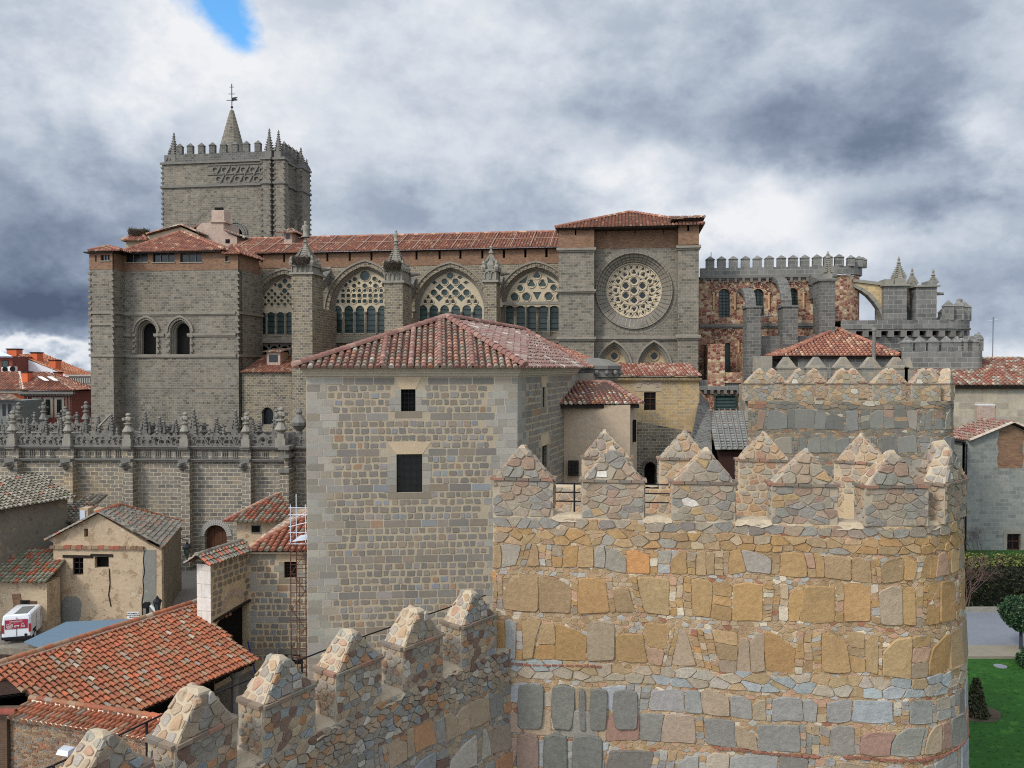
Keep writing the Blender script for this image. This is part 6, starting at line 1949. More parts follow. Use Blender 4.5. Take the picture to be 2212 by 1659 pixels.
mb = MB(); mb.box(xa_, xb_, Y3r, Y3r + 5, TBOT, S3 - 1.5); mb.box(xa_, P(1668, 800, Y3r).x, Y3r, Y3r + 1, S3 - 1.5, P(1640, 769, Y3r).z)
mb.build('tower_wall', MAT['ash_mix'], t3)
for cx in (703, 925, 1130, 1335, 1528, 1612):
    x = P(X5(cx), 800, Y3r).x; w = .82 if cx < 1600 else .38
    mb = MB(); tri_merlon(mb, x - w, x + w, Y3r, Y3r + .8, S3 - 1.5, S3 - .1, P(X5(cx), Y5(806), Y3r).z); mb.build('merlon', MAT['ash_mix'], t3)

# ================================================================ stone hall in the middle
hall = thing('stone_hall', 'tall square stone hall with banded rubble walls and low hipped tile roof in the middle', 'building', (P(900, 1000, 42).x, 46, GZ))
HA = P(661, 812, 41.6); HB = P(1118, 806, 42.6)
HC = P(1243, 803, 56.0)
ztopw = P(661, 812, 41.6).z
HU = V((HB.x - HA.x, HB.y - HA.y, 0)); HL = HU.length; HU.normalize(); HN = V((HU.y, -HU.x, 0))
SU = V((HC.x - HB.x, HC.y - HB.y, 0)); SL = SU.length; SU.normalize(); SN = V((SU.y, -SU.x, 0))
HM = lambda u, z, w: V((HA.x, HA.y, z)) + HU * u + HN * w
SM = lambda u, z, w: V((HB.x, HB.y, z)) + SU * u + SN * w
def huz(px, py):     # front plane coordinates
    r = ray(px, py); t = HA.dot(HN) / r.dot(HN) if False else (HA.x * HN.x + HA.y * HN.y) / (r.x * HN.x + r.y * HN.y)
    p = r * t; return (p - HA).dot(HU), p.z
def suz(px, py):
    r = ray(px, py); t = (HB.x * SN.x + HB.y * SN.y) / (r.x * SN.x + r.y * SN.y)
    p = r * t; return (p - HB).dot(SU), p.z
P_HALL = [(5, A3(119, 111, 99)), (4, A3(111, 106, 98)), (2, A3(124, 111, 94)), (1.5, A3(124, 118, 112)), (.5, A3(134, 108, 84)), (.8, A3(118, 120, 120))]
P_HALLB = [(4, A3(134, 130, 120)), (4, A3(142, 136, 124)), (2, A3(124, 118, 106)), (1.0, A3(132, 122, 106))]
def uzrect(px0, px1, py0, py1, f):
    a = f(px0, py1); b = f(px1, py0); return rect(a[0], b[0], a[1], b[1])
w1_ = uzrect(866.5, 897.5, 841, 889, huz); w2_ = uzrect(857, 912, 981, 1064, huz)
s1_ = uzrect(1172, 1178, 836, 880, suz); s2_ = uzrect(1171, 1183, 960, 1014, suz)
mb = MB()
plate(mb, HM, rect(0, HL, GZ, ztopw), [w1_, w2_], -.55, 0)
plate(mb, SM, rect(0, SL, GZ, ztopw), [s1_, s2_], -.5, 0)
q = [HM(0, GZ, 0), HM(0, GZ, -13), HM(0, ztopw, -13), HM(0, ztopw, 0)]
mb.face([q[1], q[0], q[3], q[2]])
def coursed(mb, Mf, L, ztop, zbot, f, wins, r, start=0, qmin=1.0, qmax=1.9, sc_=1.0, phase=0):
    pitch = .378
    n = int((ztop - zbot) / pitch)
    for k in range(n):
        z1 = ztop - .06 - k * pitch; z0 = z1 - pitch
        ash_row = (k % 5 == 0) if k < 16 else (k % 5 == 0 or k > 40)
        def blocked(a, b):
            for w in wins:
                x0, x1, y0, y1 = w[0][0] - .28, w[1][0] + .28, w[0][1] - .3, w[2][1] + .5
                if z1 > y0 and z0 < y1 and b > x0 and a < x1: return True
            return False
        def putblock(a, b, pal, jt=.035, h=.016):
            if b - a < .12: return
            mb.face([Mf(a, z0, .004), Mf(b, z0, .004), Mf(b, z1, .004), Mf(a, z1, .004)], vary(A3(160, 150, 132), r), 1)
            stone(mb, Mf, rect(a, b, z0, z1), h, pick(pal, r), jt, r, 1, .05, .985, .004, -.01)
        if ash_row:
            u = 0.01
            while u < L - .1:
                w = min(r.uniform(.6, 1.25), L - u - .005)
                if L - u - w < .25: w = L - u - .005
                if not blocked(u + .1, u + w - .1): putblock(u, u + w, P_HALLB if (u < 1 or u + w > L - 1) else P_HALL)
                u += w
        else:
            ql = r.uniform(qmin, qmax); qr = r.uniform(qmin, qmax)
            u = .01
            while u < ql - .25:
                w = min(r.uniform(.5, 1.0), ql - u); putblock(u, u + w, P_HALLB); u += w
            ql = u
            u = L - .005
            while u > L - qr + .25:
                w = min(r.uniform(.5, 1.0), u - (L - qr)); putblock(u - w, u, P_HALLB); u -= w
            qr = u
            u = ql + r.uniform(.04, .12)
            while u < qr - .2:
                w = r.uniform(.2, .46)
                if u + w > qr - .03: break
                if blocked(u, u + w): u += w + .02; continue
                hh = pitch * r.uniform(.62, .82); zc = (z0 + z1) / 2 + r.uniform(-.02, .02)
                jx = lambda s: r.uniform(-s, s)
                poly = [(u + jx(.03), zc - hh / 2 + jx(.02)), (u + w / 2 + jx(.03), zc - hh / 2 + jx(.015)), (u + w + jx(.03), zc - hh / 2 + jx(.03)), (u + w + jx(.02), zc + jx(.04)), (u + w + jx(.03), zc + hh / 2 + jx(.03)), (u + w / 2 + jx(.05), zc + hh / 2 + jx(.015)), (u + jx(.03), zc + hh / 2 + jx(.03)), (u + jx(.02), zc + jx(.03))]
                stone(mb, Mf, poly, r.uniform(.012, .028), pick(P_HALL, r), 0, r, 1, .18, .94, .02, -.01)
                u += w + r.uniform(.05, .15)
    for w in wins:   # dressed frame
        x0, x1, y0, y1 = w[0][0], w[1][0], w[0][1], w[2][1]
        fr_ = A3(150, 138, 116)
        wl = min(.5, (x1 - x0) * .45)
        stone(mb, Mf, [(x0 - .02, y1), (x1 + .02, y1), (x1 + wl, y1 + .66), (x0 - wl, y1 + .66)], .016, A3(168, 148, 118), .01, r, 1, 0, .99, 0)
        stone(mb, Mf, rect(x0 - wl, x1 + wl, y0 - .34, y0 - .01), .02, A3(118, 108, 92), .02, r, 1, 0, .99, 0)
        yy = y0
        while yy < y1 - .1:
            h_ = min(.38, y1 - yy)
            for s in (0, 1):
                wd = r.choice([.32, .5, .62])
                a, b = (x0 - wd, x0 - .001) if s == 0 else (x1 + .001, x1 + wd)
                stone(mb, Mf, rect(a, b, yy, yy + h_), .016, pick(P_HALLB, r), .02, r, 1, 0, .99, 0)
            yy += h_
r = random.Random(9)
coursed(mb, HM, HL, ztopw - .02, GZ + 1, huz, [w1_, w2_], r)
coursed(mb, SM, SL, ztopw - .02, GZ + 4, suz, [s1_, s2_], r, qmin=1.2, qmax=2.2)
hw_ = mb.build('hall_wall', [MAT['mortar_hall'], MAT['block_attr']], hall)
# windows
for w, f, Mf, dep in ((w1_, 0, HM, .3), (w2_, 1, HM, .18), (s1_, 0, SM, .3), (s2_, 1, SM, .2)):
    x0, x1, y0, y1 = w[0][0], w[1][0], w[0][1], w[2][1]
    m = MB(); m.face([Mf(x0 - .05, y0 - .05, -dep - .02), Mf(x1 + .05, y0 - .05, -dep - .02), Mf(x1 + .05, y1 + .05, -dep - .02), Mf(x0 - .05, y1 + .05, -dep - .02)])
    o = m.build('window', MAT['glass_dark'] if f else MAT['dark_in'], hall)
    m = MB()
    if x1 - x0 > .5:
        nb = 4
        for k in range(1, nb): u = x0 + (x1 - x0) * k / nb; m.bar(Mf(u, y0, -.12), Mf(u, y1, -.12), .012, n=4)
        for k in range(1, 5): z = y0 + (y1 - y0) * k / 5; m.bar(Mf(x0, z, -.12), Mf(x1, z, -.12), .012, n=4)
    for a, b, c, d in ((x0, y0, x1, y0), (x1, y0, x1, y1), (x1, y1, x0, y1), (x0, y1, x0, y0)): m.bar(Mf(a, b, -.1), Mf(c, d, -.1), .03, n=4)
    m.build('window_grille', MAT['iron'], o)
# cornice
m = MB()
for (a0, a1, b0, b1) in ((0, .12, .0, .08), (.12, .26, .08, .17), (.262, .40, .15, .26)):
    q = [HM(-b1, 0, b1), HM(HL + b1 * .6, 0, b1), SM(SL + .4, 0, b1), SM(SL + .4, 0, -3), HM(-b1, 0, -6)]
    m.prism([(p.x, p.y) for p in q], ztopw + a0, ztopw + a1 - .002)
m.build('cornice', MAT['mortar_pale'] if False else mat_plain('pale_cornice_stone', A3(158, 148, 128), .9, .2, 2, .2), hall)
# roof
mb = MB(); rr = random.Random(31)
ze = ztopw + .42
EL = HM(-.55, ze, .55); ER = HM(HL + .35, ze, .55); EF = SM(SL + 1.4, ze, .45)
AP = P(965, 688, 48.5); AQ = P(1133, 703, 58)
AQ.z = AP.z - .35
BL = HM(-.55, ze, -13)
P_RF = [(4, A3(126, 90, 75)), (3, A3(128, 114, 98)), (3, A3(150, 112, 92)), (2, A3(122, 108, 92)), (.5, A3(154, 144, 128)), (.7, A3(142, 96, 70)), (1, A3(120, 84, 74))]
P_RS = [(4, A3(128, 97, 86)), (2, A3(140, 124, 112)), (3, A3(134, 110, 98)), (2, A3(130, 92, 86)), (.5, A3(176, 168, 158))]
tiles(mb, [EL, ER, AP], .34, .44, P_RF, rr)
tiles(mb, [BL, EL, AP], .34, .44, P_RF, rr)
sp_ = [ER, EF, AQ, AP]
tiles(mb, [ER, EF, AQ], .34, .44, P_RS, rr); tiles(mb, [AP, ER, AQ][1:] + [AP] if False else [ER + (AQ - AQ), AQ, AP], .34, .44, P_RS, rr)
for a, b in ((EL, AP), (ER, AP), (AP, AQ), (BL, AP), (EF, AQ)): ridge_tiles(mb, a + V((0, 0, .12)), b + V((0, 0, .12)), .2, T_PINK, rr, .42)
# mortared tile rows down the front slope
for f in (.375, .50, .625, .77):
    p = EL.lerp(ER, f)
    # point straight up the slope on the hip lines
    n_ = (ER - EL).cross(AP - EL).normalized(); W_ = n_.cross((ER - EL).normalized()); W_ = W_ if W_.z > 0 else -W_
    apu = (AP - EL).dot((ER - EL).normalized()); apv = (AP - EL).dot(W_); Lf = (ER - EL).length
    u = Lf * f; v = apv * (u / apu if u < apu else (Lf - u) / (Lf - apu))
    ridge_tiles(mb, p + V((0, 0, .1)), p + W_ * (v - .2) + V((0, 0, .1)), .15, T_PINK, rr, .42)
for t_ in (.5,):
    ridge_tiles(mb, AP.lerp(AQ, .95) + V((0, 0, .05)), ER.lerp(EF, .96) + V((0, 0, .1)), .15, T_PINK, rr)
hroof = mb.build('roof', MAT['tile_old'], hall)
# lower wing behind with an orange roof
mb = MB()
G0 = P(1281, 796, 59.5); G0.z = ze + .1; G1 = P(1322, 795, 70); G1.z = ze + .1
tiles(mb, [EF, G1, AQ + V((1.5, 6, -.6)), AQ + V((.3, .5, -.1))], .34, .44, T_NAVE, rr)
mb.build('rear_roof', MAT['tile'], hall)
# octagonal stub with ball frieze
mb = MB()
cO = P(1282, 830, 62)
for rr_, za_, zb1 in ((1.75, GZ, -1.0), (1.95, -1.0, -.7), (2.1, -.72, -.1), (2.25, -.12, .15)):
    mb.lathe(V((cO.x, cO.y, 0)), [(rr_, za_), (rr_, zb1)], 8, smooth=False, ph=.5)
for k in range(16):
    a = 2 * math.pi * k / 16; mb.lathe(V((cO.x + 2.1 * math.cos(a), cO.y + 2.1 * math.sin(a), -.6)), [(.05, 0), (.17, .1), (.2, .22), (.12, .38), (.02, .42)], 6)
mb.lathe(V((cO.x, cO.y, .15)), [(2.2, 0), (1.2, .45), (.3, .6)], 8, A3(150, 140, 120), smooth=False, ph=.5)
mb.build('ball_turret', MAT['granite'], hall)
mb = MB()
mb.hexa([SM(SL - .1, GZ, 0), SM(SL + 5, GZ, .6), SM(SL + 5, GZ, -5), SM(SL - .1, GZ, -5)], [SM(SL - .1, ze - .4, -.1), SM(SL + 5, ze - .4, .6), SM(SL + 5, ze - .4, -5), SM(SL - .1, ze - .4, -5)])
mb.build('rear_wall', MAT['ash_mix'], hall)

# ================================================================ rendered house with the rounded tile roof
plas = thing('rendered_house', 'smooth buff rendered house with curved tile roof beside the right side of the stone hall', 'building', (P(1295, 900, 53).x, 55, GZ))
MAT['render'] = mat_plaster('buff_render', A(166, 146, 122), [(A(150, 134, 118), .60, .5), (A(128, 96, 78), .74, 2.5)], .14, bumpv=.2)
YA = 52.0
x0, x1 = P(1214, 880, YA).x, P(1361, 880, YA).x
zt_ = P(1290, 873, YA).z - .05
pl = [(x0 - .6, YA + .8)] + [(x0 + (x1 - x0) * t, YA + .8 - .8 * math.sin(min(1, t * 1.3) * math.pi / 2)) for t in [i / 8 for i in range(9)]] + [(P(1376, 880, YA + 3).x, YA + 3.0), (P(1376, 880, YA + 3).x - .2, YA + 8), (x0 - .6, YA + 8)]
mb = MB(); mb.prism(pl, GZ, zt_); pw = mb.build('house_wall', MAT['render'], plas)
mb = MB()
a, b = P(1208, 873, YA - .4), P(1388, 868, YA + .2); b.z = a.z; zt2 = a.z
c = V((b.x + .3, YA + 8, zt2)); d = V((a.x, YA + 8, zt2))
q1, q2 = P(1233, 824, YA + 5), P(1316, 826, YA + 4); q1.z = q2.z
r3 = random.Random(41)
P_PL = [(4, A3(134, 88, 72)), (3, A3(128, 88, 76)), (1.5, A3(150, 134, 112)), (1, A3(186, 178, 162)), (1, A3(160, 110, 70))]
tiles(mb, [a, b, q2, q1], .30, .42, P_PL, r3); tiles(mb, [b, c, q2], .3, .42, P_PL, r3); tiles(mb, [d, a, q1], .3, .42, P_PL, r3)
ridge_tiles(mb, b, q2, .17, T_PINK, r3); ridge_tiles(mb, a, q1, .17, T_PINK, r3); ridge_tiles(mb, q1, q2, .17, T_PINK, r3)
mb.build('roof', MAT['tile_old'], plas)
mb = MB(); mb.prism([(a.x + .15, a.y + .12), (b.x - .2, b.y + .1), (b.x - .2, YA + 7), (a.x + .15, YA + 7)], zt2 - .3, zt2 - .05); mb.build('eaves', MAT['wood_dark'], plas)
def flatwin(parent, px0, px1, py0, py1, Y, mat='dark_in', frame=None, name='window', bars=(0, 0), fw=.05, out=.03, barm='iron'):
    a = P(px0, py1, Y); b = P(px1, py0, Y)
    m = MB(); m.box(a.x, b.x, Y - out, Y + .15, a.z, b.z); o = m.build(name, MAT[mat], parent)
    m = MB()
    if frame:
        m.box(a.x - fw, b.x + fw, Y - out - .04, Y + .1, b.z, b.z + fw); m.box(a.x - fw, b.x + fw, Y - out - .06, Y + .1, a.z - fw, a.z)
        m.box(a.x - fw, a.x, Y - out - .04, Y + .1, a.z, b.z); m.box(b.x, b.x + fw, Y - out - .04, Y + .1, a.z, b.z)
        m.build('frame', MAT[frame], o)
    if bars[0] or bars[1]:
        m = MB(); rr_ = .018 if barm == 'iron' else .03
        for k in range(1, bars[0] + 1): x = a.x + (b.x - a.x) * k / (bars[0] + 1); m.bar((x, Y - out - .03, a.z), (x, Y - out - .03, b.z), rr_, n=4)
        for k in range(1, bars[1] + 1): z = a.z + (b.z - a.z) * k / (bars[1] + 1); m.bar((a.x, Y - out - .035, z), (b.x, Y - out - .035, z), rr_, n=4)
        m.build('glazing_bars' if barm != 'iron' else 'grille', MAT[barm], o)
    return o
flatwin(plas, 1227, 1250, 995, 1028, YA + .18, 'wood_dark', None, bars=(2, 3))
mb = MB(); s = P(1368.5, 848, YA + 1.5); mb.box(s.x - .09, s.x + .12, YA + 1.0, YA + 1.7, P(1368, 905, YA + 1.5).z - 1.5, P(1368, 868, YA + 1.5).z - 1.2); mb.build('window_slit', MAT['dark_in'], plas)

# ================================================================ ochre wall below the rose window
och = thing('ochre_building', 'golden stone building with a small wooden window, right below the rose window', 'building', (P(1420, 900, 66).x, 68, GZ))
YO = 66.0
xl, xr = P(1322, 880, YO).x, P(1510.5, 880, YO).x
zo = P(1420, 814, YO).z; zmid = P(1420, 925, YO).z
MAT['ochre_wall'] = mat_ashlar('golden_rubble', .42, .24, [A(150, 126, 84), A(168, 140, 94), A(158, 134, 100), A(140, 126, 104), A(174, 148, 104)], A(182, 158, 112), .02, .07, .22, bumpv=.25)
mb = MB()
zL_, zR2 = P(1322, 901, YO).z, P(1510, 935, YO).z
YF = lambda x, z, w: V((x, YO - w, z))
plate(mb, YF, [(xl, zL_), (xr, zR2), (xr, zo), (xl, zo)], [rect(P(1391, 886, YO).x, P(1417, 846, YO).x, P(1391, 886, YO).z, P(1391, 846.5, YO).z)], -.4, 0)
mb.face([V((xr, YO, GZ)), V((xr, YO + 10, GZ)), V((xr, YO + 10, zo)), V((xr, YO, zo))])
mb.build('golden_wall', MAT['ochre_wall'], och)
mb = MB()
ad = [(x, -z) for x, z in []]
a0 = P(1404, 1032, YO)
hole_ = arch(a0.x, P(1404, 1012, YO).z, (P(1417, 0, YO).x - P(1391, 0, YO).x) / 2, .55, 7, P(1404, 1070, YO).z)
plate(mb, YF, [(xl, GZ), (xr, GZ), (xr, zR2 - .001), (xl, zL_ - .001)], [hole_], -1.0, .12)
mb.build('lower_wall', MAT['ash_nave'], och)
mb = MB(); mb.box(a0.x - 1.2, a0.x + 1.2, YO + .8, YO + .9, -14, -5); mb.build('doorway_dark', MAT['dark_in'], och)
mb = MB(); rr = random.Random(3)
i1 = arch(a0.x, P(1404, 1012, YO).z, .58, .6, 6); o1 = [(a0.x + (p[0] - a0.x) * (1.45 if k % 2 else 1.6), P(1404, 1012, YO).z + (p[1] - P(1404, 1012, YO).z) * (1.45 if k % 2 else 1.6)) for k, p in enumerate(i1)]
band(mb, YF, i1, o1, 0, .2, joint=.1)
mb.build('doorway_arch', MAT['ash_dark'], och)
o = flatwin(och, 1391.5, 1416.5, 849, 885, YO + .2, 'dark_in', 'wood', bars=(1, 2), fw=.07, barm='wood')
mb = MB()
aa = P(1378, 823, YO); bb_ = P(1428, 847, YO)
m2 = MB(); m2.box(P(1373, 0, YO).x, P(1431, 0, YO).x, YO - .03, YO + .1, P(1400, 845.5, YO).z, P(1400, 821, YO).z); m2.build('rendered_lintel', MAT['mortar_pale'], och)
i1 = arch(P(1402, 0, YO).x, P(1400, 836, YO).z, .62, .2, 5); o1 = arch(P(1402, 0, YO).x, P(1400, 836, YO).z, .95, .45, 5)
band(mb, YF, i1, o1, 0, .08, joint=.02); mb.build('brick_lintel', MAT['brick_pale'], och)
mb = MB(); rr = random.Random(6)
zt3 = P(1420, 812, YO - .4).z
tiles(mb, [V((xl - 1.0, YO - .5, zt3)), V((xr + .1, YO - .5, zt3)), V((xr + .1, YO + 4, zt3 + 1.0)), V((xl - 1.0, YO + 4, zt3 + 1.0))], .32, .42, [(3, A3(150, 94, 78)), (3, A3(170, 140, 120)), (2, A3(140, 90, 70))], rr, lip=.5)
mb.build('roof', MAT['tile_old'], och)
mb = MB(); mb.box(xl - .3, xr + .1, YO - .35, YO, zt3 - .3, zt3 - .18); mb.box(xl - .3, xr + .05, YO - .2, YO, zt3 - .45, zt3 - .302); mb.build('cornice', MAT['ochre_wall'], och)

# grey slab roof between the ochre wall and the second tower
slab = thing('slab_roofed_chapel', 'low chapel roofed with grey stone slabs between the golden building and the farther tower', 'chapel', (P(1570, 930, 62).x, 62, GZ))
q = [P(1560, 978, 57), P(1640, 962, 57), P(1622, 882, 69), P(1527, 886, 69)]
q = [P(1545, 974, 58), P(1655, 970, 58), P(1640, 884, 68), P(1528, 889, 68)]
q[1].z = q[0].z; q[2].z = q[3].z
mb = MB(); rr = random.Random(8)
n1, n2 = 9, 16
for i in range(n1):
    for j in range(n2):
        def S(a, b, h): 
            p = q[0].lerp(q[1], a).lerp(q[3].lerp(q[2], a), b); return p + V((0, 0, h))
        a0_, a1_ = i / n1 + .006, (i + 1) / n1 - .006; b0, b1 = j / n2, (j + 1.15) / n2
        lo, hi = .16 + rr.uniform(0, .03), .05
        mb.hexa([S(a0_, b0, lo - .07), S(a1_, b0, lo - .07), S(a1_, b1, hi - .07), S(a0_, b1, hi - .07)], [S(a0_, b0, lo), S(a1_, b0, lo), S(a1_, b1, hi), S(a0_, b1, hi)], vary(A3(128, 128, 122), rr, .15))
    if i:
        a = i / n1; mb.bar(S(a, 0, .2), S(a, 1, .2), .07, A3(110, 110, 106), 0, 5)
mb.build('slab_roof', MAT['block_attr'], slab)
mb = MB(); mb.prism([(q[0].x + .4, q[0].y + .5), (q[1].x - .4, q[1].y + .5), (q[2].x, q[2].y), (q[3].x, q[3].y)], GZ, q[0].z - .1); mb.build('wall', mat_plain('dark_red_render', A3(58, 36, 32), .9, .2, 2), slab)
mb = MB(); mb.hexa([q[0] + V((-1.9, -.3, -6)), q[0] + V((-.1, -.3, -6)), q[3] + V((.2, 0, -4)), q[3] + V((-1.2, 0, -4))], [q[0] + V((-2.0, -.3, .1)), q[0] + V((-.3, -.3, -.2)), q[3] + V((.2, 0, .6)), q[3] + V((-.6, 0, 1.6))]); mb.build('sloping_buttress', MAT['ash_dark'], slab)

# ================================================================ cloister
L = Fr(2.0)
clo = thing('cloister', 'long grey cloister wall with buttress strips and carved openwork parapet on the left', 'cloister', tuple(L.pt(L.u(300, 70), 70, GZ)))
DD = 70.0
def lz(py, d=DD, px=300): return L.z(px, py, d)
mb = MB()
pil = [26, 146, 276, 399, 532]
ul, ur = L.u(-60, DD), L.u(760, DD)
plate(mb, L.M(DD), rect(ul, ur, GZ, lz(994)), [Q(apx(466, 1158, 24, 24, 8, 1230), DD, L)], -1.0, 0)
L.box(mb, ul, ur, DD + .05, DD + .9, lz(994), lz(966))
for px in pil:
    u = L.u(px - 11, DD - .9); u2 = L.u(px + 8, DD - .9)
    L.box(mb, u, u2, DD - .9, DD, GZ, lz(996))
    L.box(mb, u + .15, u2 - .15, DD - .45, DD + .06, lz(994), lz(968))
u, u2 = L.u(603, DD - 1.8), L.u(622, DD - 1.8)
L.box(mb, u, u2, DD - 1.8, DD, GZ, lz(1010)); L.box(mb, u + .2, u2 - .2, DD - 1.2, DD, lz(1010), lz(962))
cw = mb.build('cloister_wall', MAT['ash_cloister'], clo)
mb = MB()
def lstrip(mb, px0, px1, py, h, pr, d=DD):
    z = lz(py); L.box(mb, L.u(px0, d), L.u(px1, d), d - pr, d + .3, z - h / 2, z + h / 2)
lstrip(mb, -60, 760, 993, .24, .3); lstrip(mb, -60, 760, 991.2, .1, .4)
lstrip(mb, -60, 760, 966, .16, .3); lstrip(mb, -60, 760, 963.5, .1, .4); lstrip(mb, -60, 760, 969.5, .1, .16)
for px in pil:
    for py, h, pr in ((993, .26, .75), (966, .2, .65), (963.5, .12, .75)):
        z = lz(py); L.box(mb, L.u(px - 12, DD - .5), L.u(px + 9, DD - .5), DD - .5 - pr * .6, DD, z - h / 2 + .003, z + h / 2 + .003)
    # gargoyle
    p = L.pt(L.u(px - 8, DD - 1), DD - .9, lz(1001))
    mb.lathe(p + V((0, 0, -.3)), [(.05, -.25), (.3, -.05), (.36, .15), (.3, .35), (.18, .5)], 7, smooth=False)
    mb.bar(p + V((0, 0, .05)), p + V((.05, -.9, .1)), .26, n=6, r2=.15, smooth=False)
    mb.lathe(p + V((.05, -.9, -.05)), [(.1, -.1), (.2, .05), (.14, .25), (.04, .32)], 6, smooth=False)
for py, h in ((1010, .3), (980, .25), (962, .3)):
    z = lz(py); L.box(mb, L.u(601, DD - 1.8), L.u(624, DD - 1.8), DD - 2.0, DD, z - h / 2, z + h / 2)
# frieze panels
r = random.Random(77)
for a, b in zip([-60] + pil, pil + [603]):
    x = a + 14
    while x < b - 20:
        for k in range(3):
            uu = L.u(x + k * 4.4, DD); z = lz(980)
            L.box(mb, uu, uu + .05, DD - .03, DD + .06, z - .28, z + .28)
        uu = L.u(x, DD); L.box(mb, uu - .04, uu + .46, DD - .032, DD + .06, lz(980) + .29, lz(980) + .34); L.box(mb, uu - .04, uu + .46, DD - .032, DD + .06, lz(980) - .34, lz(980) - .29)
        x += 22
mb.build('string_courses', MAT['granite'], clo)
# door
mb = MB()
band(mb, L.M(DD), Q(apx(466, 1158, 24.2, 24.2, 10), DD, L), Q(apx(466, 1158, 35, 35, 10), DD, L), -.3, .08, joint=.02)
mb.build('door_arch', mat_plain('pale_door_stone', A3(150, 148, 140), .9, .15, 2), clo)
mb = MB()
q = Q(rpx(440, 492, 1125, 1240), DD + .5, L); x0_, x1_ = q[0][0], q[1][0]
n = 9
for k in range(n):
    a = x0_ + (x1_ - x0_) * k / n; L.box(mb, a + .01, a + (x1_ - x0_) / n - .01, DD + .5, DD + .6, GZ, q[0][1])
mb.build('wooden_door', MAT['wood'], clo)

def candelabra(name, fr, u, d, z0, z1, parent, w=.34, mat='granite_light', seed=0):
    mb = MB(); H = z1 - z0; r = random.Random(seed)
    fr.box(mb, u - w, u + w, d - w, d + w, z0, z0 + H * .22)
    fr.box(mb, u - w * .7, u + w * .7, d - w * .7, d + w * .7, z0 + H * .22, z0 + H * .34)
    c = fr.pt(u, d, z0 + H * .34)
    w2 = w * r.uniform(.92, 1.08)
    mb.lathe(c, [(w2 * .55, 0), (w2 * .6, H * .04), (w2 * 1.25, H * .09), (w2 * 1.3, H * .11), (w2 * .9, H * .2), (w2 * .62, H * .27), (w2 * .6, H * .3), (w2 * .95, H * .325), (w2 * .95, H * .35), (w2 * .5, H * .37), (w2 * .55, H * .4), (w2 * .85, H * .46), (w2 * .8, H * .52), (w2 * .35, H * .55), (w2 * .42, H * .57), (w2 * .62, H * .6), (w2 * .45, H * .64), (w2 * .15, H * .66)], 9, smooth=False)
    for k in range(4):
        a = k * math.pi / 2 + .7; x = c + V((math.cos(a) * w2 * .95, math.sin(a) * w2 * .95, H * .48)); s = w2 * .28
        mb.box(x.x - s, x.x + s, x.y - s, x.y + s, x.z - s, x.z + s)
    return mb.build(name, MAT[mat], parent)
tops = [(26, 887), (146, 889), (276, 892), (399, 890), (532, 890), (612, 878)]
for k, (px, ty) in enumerate(tops):
    candelabra('finial', L, L.u(px - 1, DD - .2), DD - .1 if px < 600 else DD - .7, lz(963), lz(ty), clo, .38 if px < 600 else .46, seed=k)
# openwork parapet
def openwork(mb, fr, px0, px1, d, yb, yt, r, unit=1.25, th=.22):
    u = fr.u(px0, d); ue = fr.u(px1, d); zb = fr.z((px0 + px1) / 2, yb, d); H = fr.z((px0 + px1) / 2, yt, d) - zb
    n = max(1, int((ue - u) / unit)); w = (ue - u) / n
    for i in range(n):
        a = u + i * w; b = a + w
        flip = i % 2
        top = [(0, .86), (.08, .98), (.2, .9), (.3, .76), (.42, .86), (.5, 1.0), (.58, .86), (.7, .74), (.82, .9), (.94, .98), (1, .84)]
        if flip: top = [(0, .84), (.12, .74), (.25, .9), (.38, 1.0), (.5, .8), (.62, .98), (.76, .9), (.88, .72), (1, .86)]
        outer = [(a + .005, zb), (b - .005, zb)] + [(a + .005 + (w - .01) * x, zb + H * (y + r.uniform(-.03, .03))) for x, y in reversed(top)]
        hs = []
        for cx, cy, rr_, lob in ((.2, .3, .13, 0), (.5, .45, .17, 4), (.8, .3, .13, 0), (.22, .62, .09, 0), (.78, .62, .09, 0), (.5, .14, .06, 0)):
            x = a + w * (cx + r.uniform(-.02, .02)); z = zb + H * cy; R_ = rr_ * H
            h = foil(x, z, R_, 4) if lob else [(x + R_ * 1.15 * math.cos(t) , z + R_ * math.sin(t)) for t in [2 * math.pi * k / 8 for k in range(8)]]
            if inside(h, outer): hs.append(h)
        plate(mb, fr.M(d), outer, hs, -th, 0, back=True)
        # curling relief
        for cx, cy, rr_ in ((.2, .3, .2), (.8, .3, .2), (.5, .45, .24)):
            x = a + w * cx; z = zb + H * cy
            c1 = [(x + rr_ * H * 1.1 * math.cos(t), z + rr_ * H * math.sin(t)) for t in [2 * math.pi * k / 10 for k in range(8)]]
            c2 = [(x + (rr_ + .07) * H * 1.1 * math.cos(t), z + (rr_ + .07) * H * math.sin(t)) for t in [2 * math.pi * k / 10 for k in range(8)]]
            band(mb, fr.M(d), c1, c2, -.01, .09)
        if r.random() < .6:
            c = fr.pt(a + w / 2, d + th / 2, zb + H * .9)
            mb.lathe(c, [(.1, 0), (.17, .1), (.08, .25), (.15, .35), (.1, .5), (.03, .6)], 6, smooth=False)
mb = MB(); r = random.Random(13)
for a, b in zip([-80] + pil, pil + [602]): openwork(mb, L, a + 6, b - 6, DD - .02, 963.5, 935, r)
openwork(mb, L, 622, 700, DD - .02, 963.5, 935, r)
mb.build('openwork_parapet', MAT['granite'], clo)
# the other walks of the cloister behind
far = thing('far_cloister_walk', 'farther cloister parapet crowded with small finials, behind the near cloister wall', 'parapet', tuple(L.pt(L.u(90, 92), 92, GZ)))
mb = MB(); d = 92.0
L.box(mb, L.u(-60, d), L.u(206, d), d, d + .8, GZ, L.z(90, 935, d))
L.box(mb, L.u(-60, d), L.u(206, d), d - .2, d + .9, L.z(90, 935, d), L.z(90, 933, d))
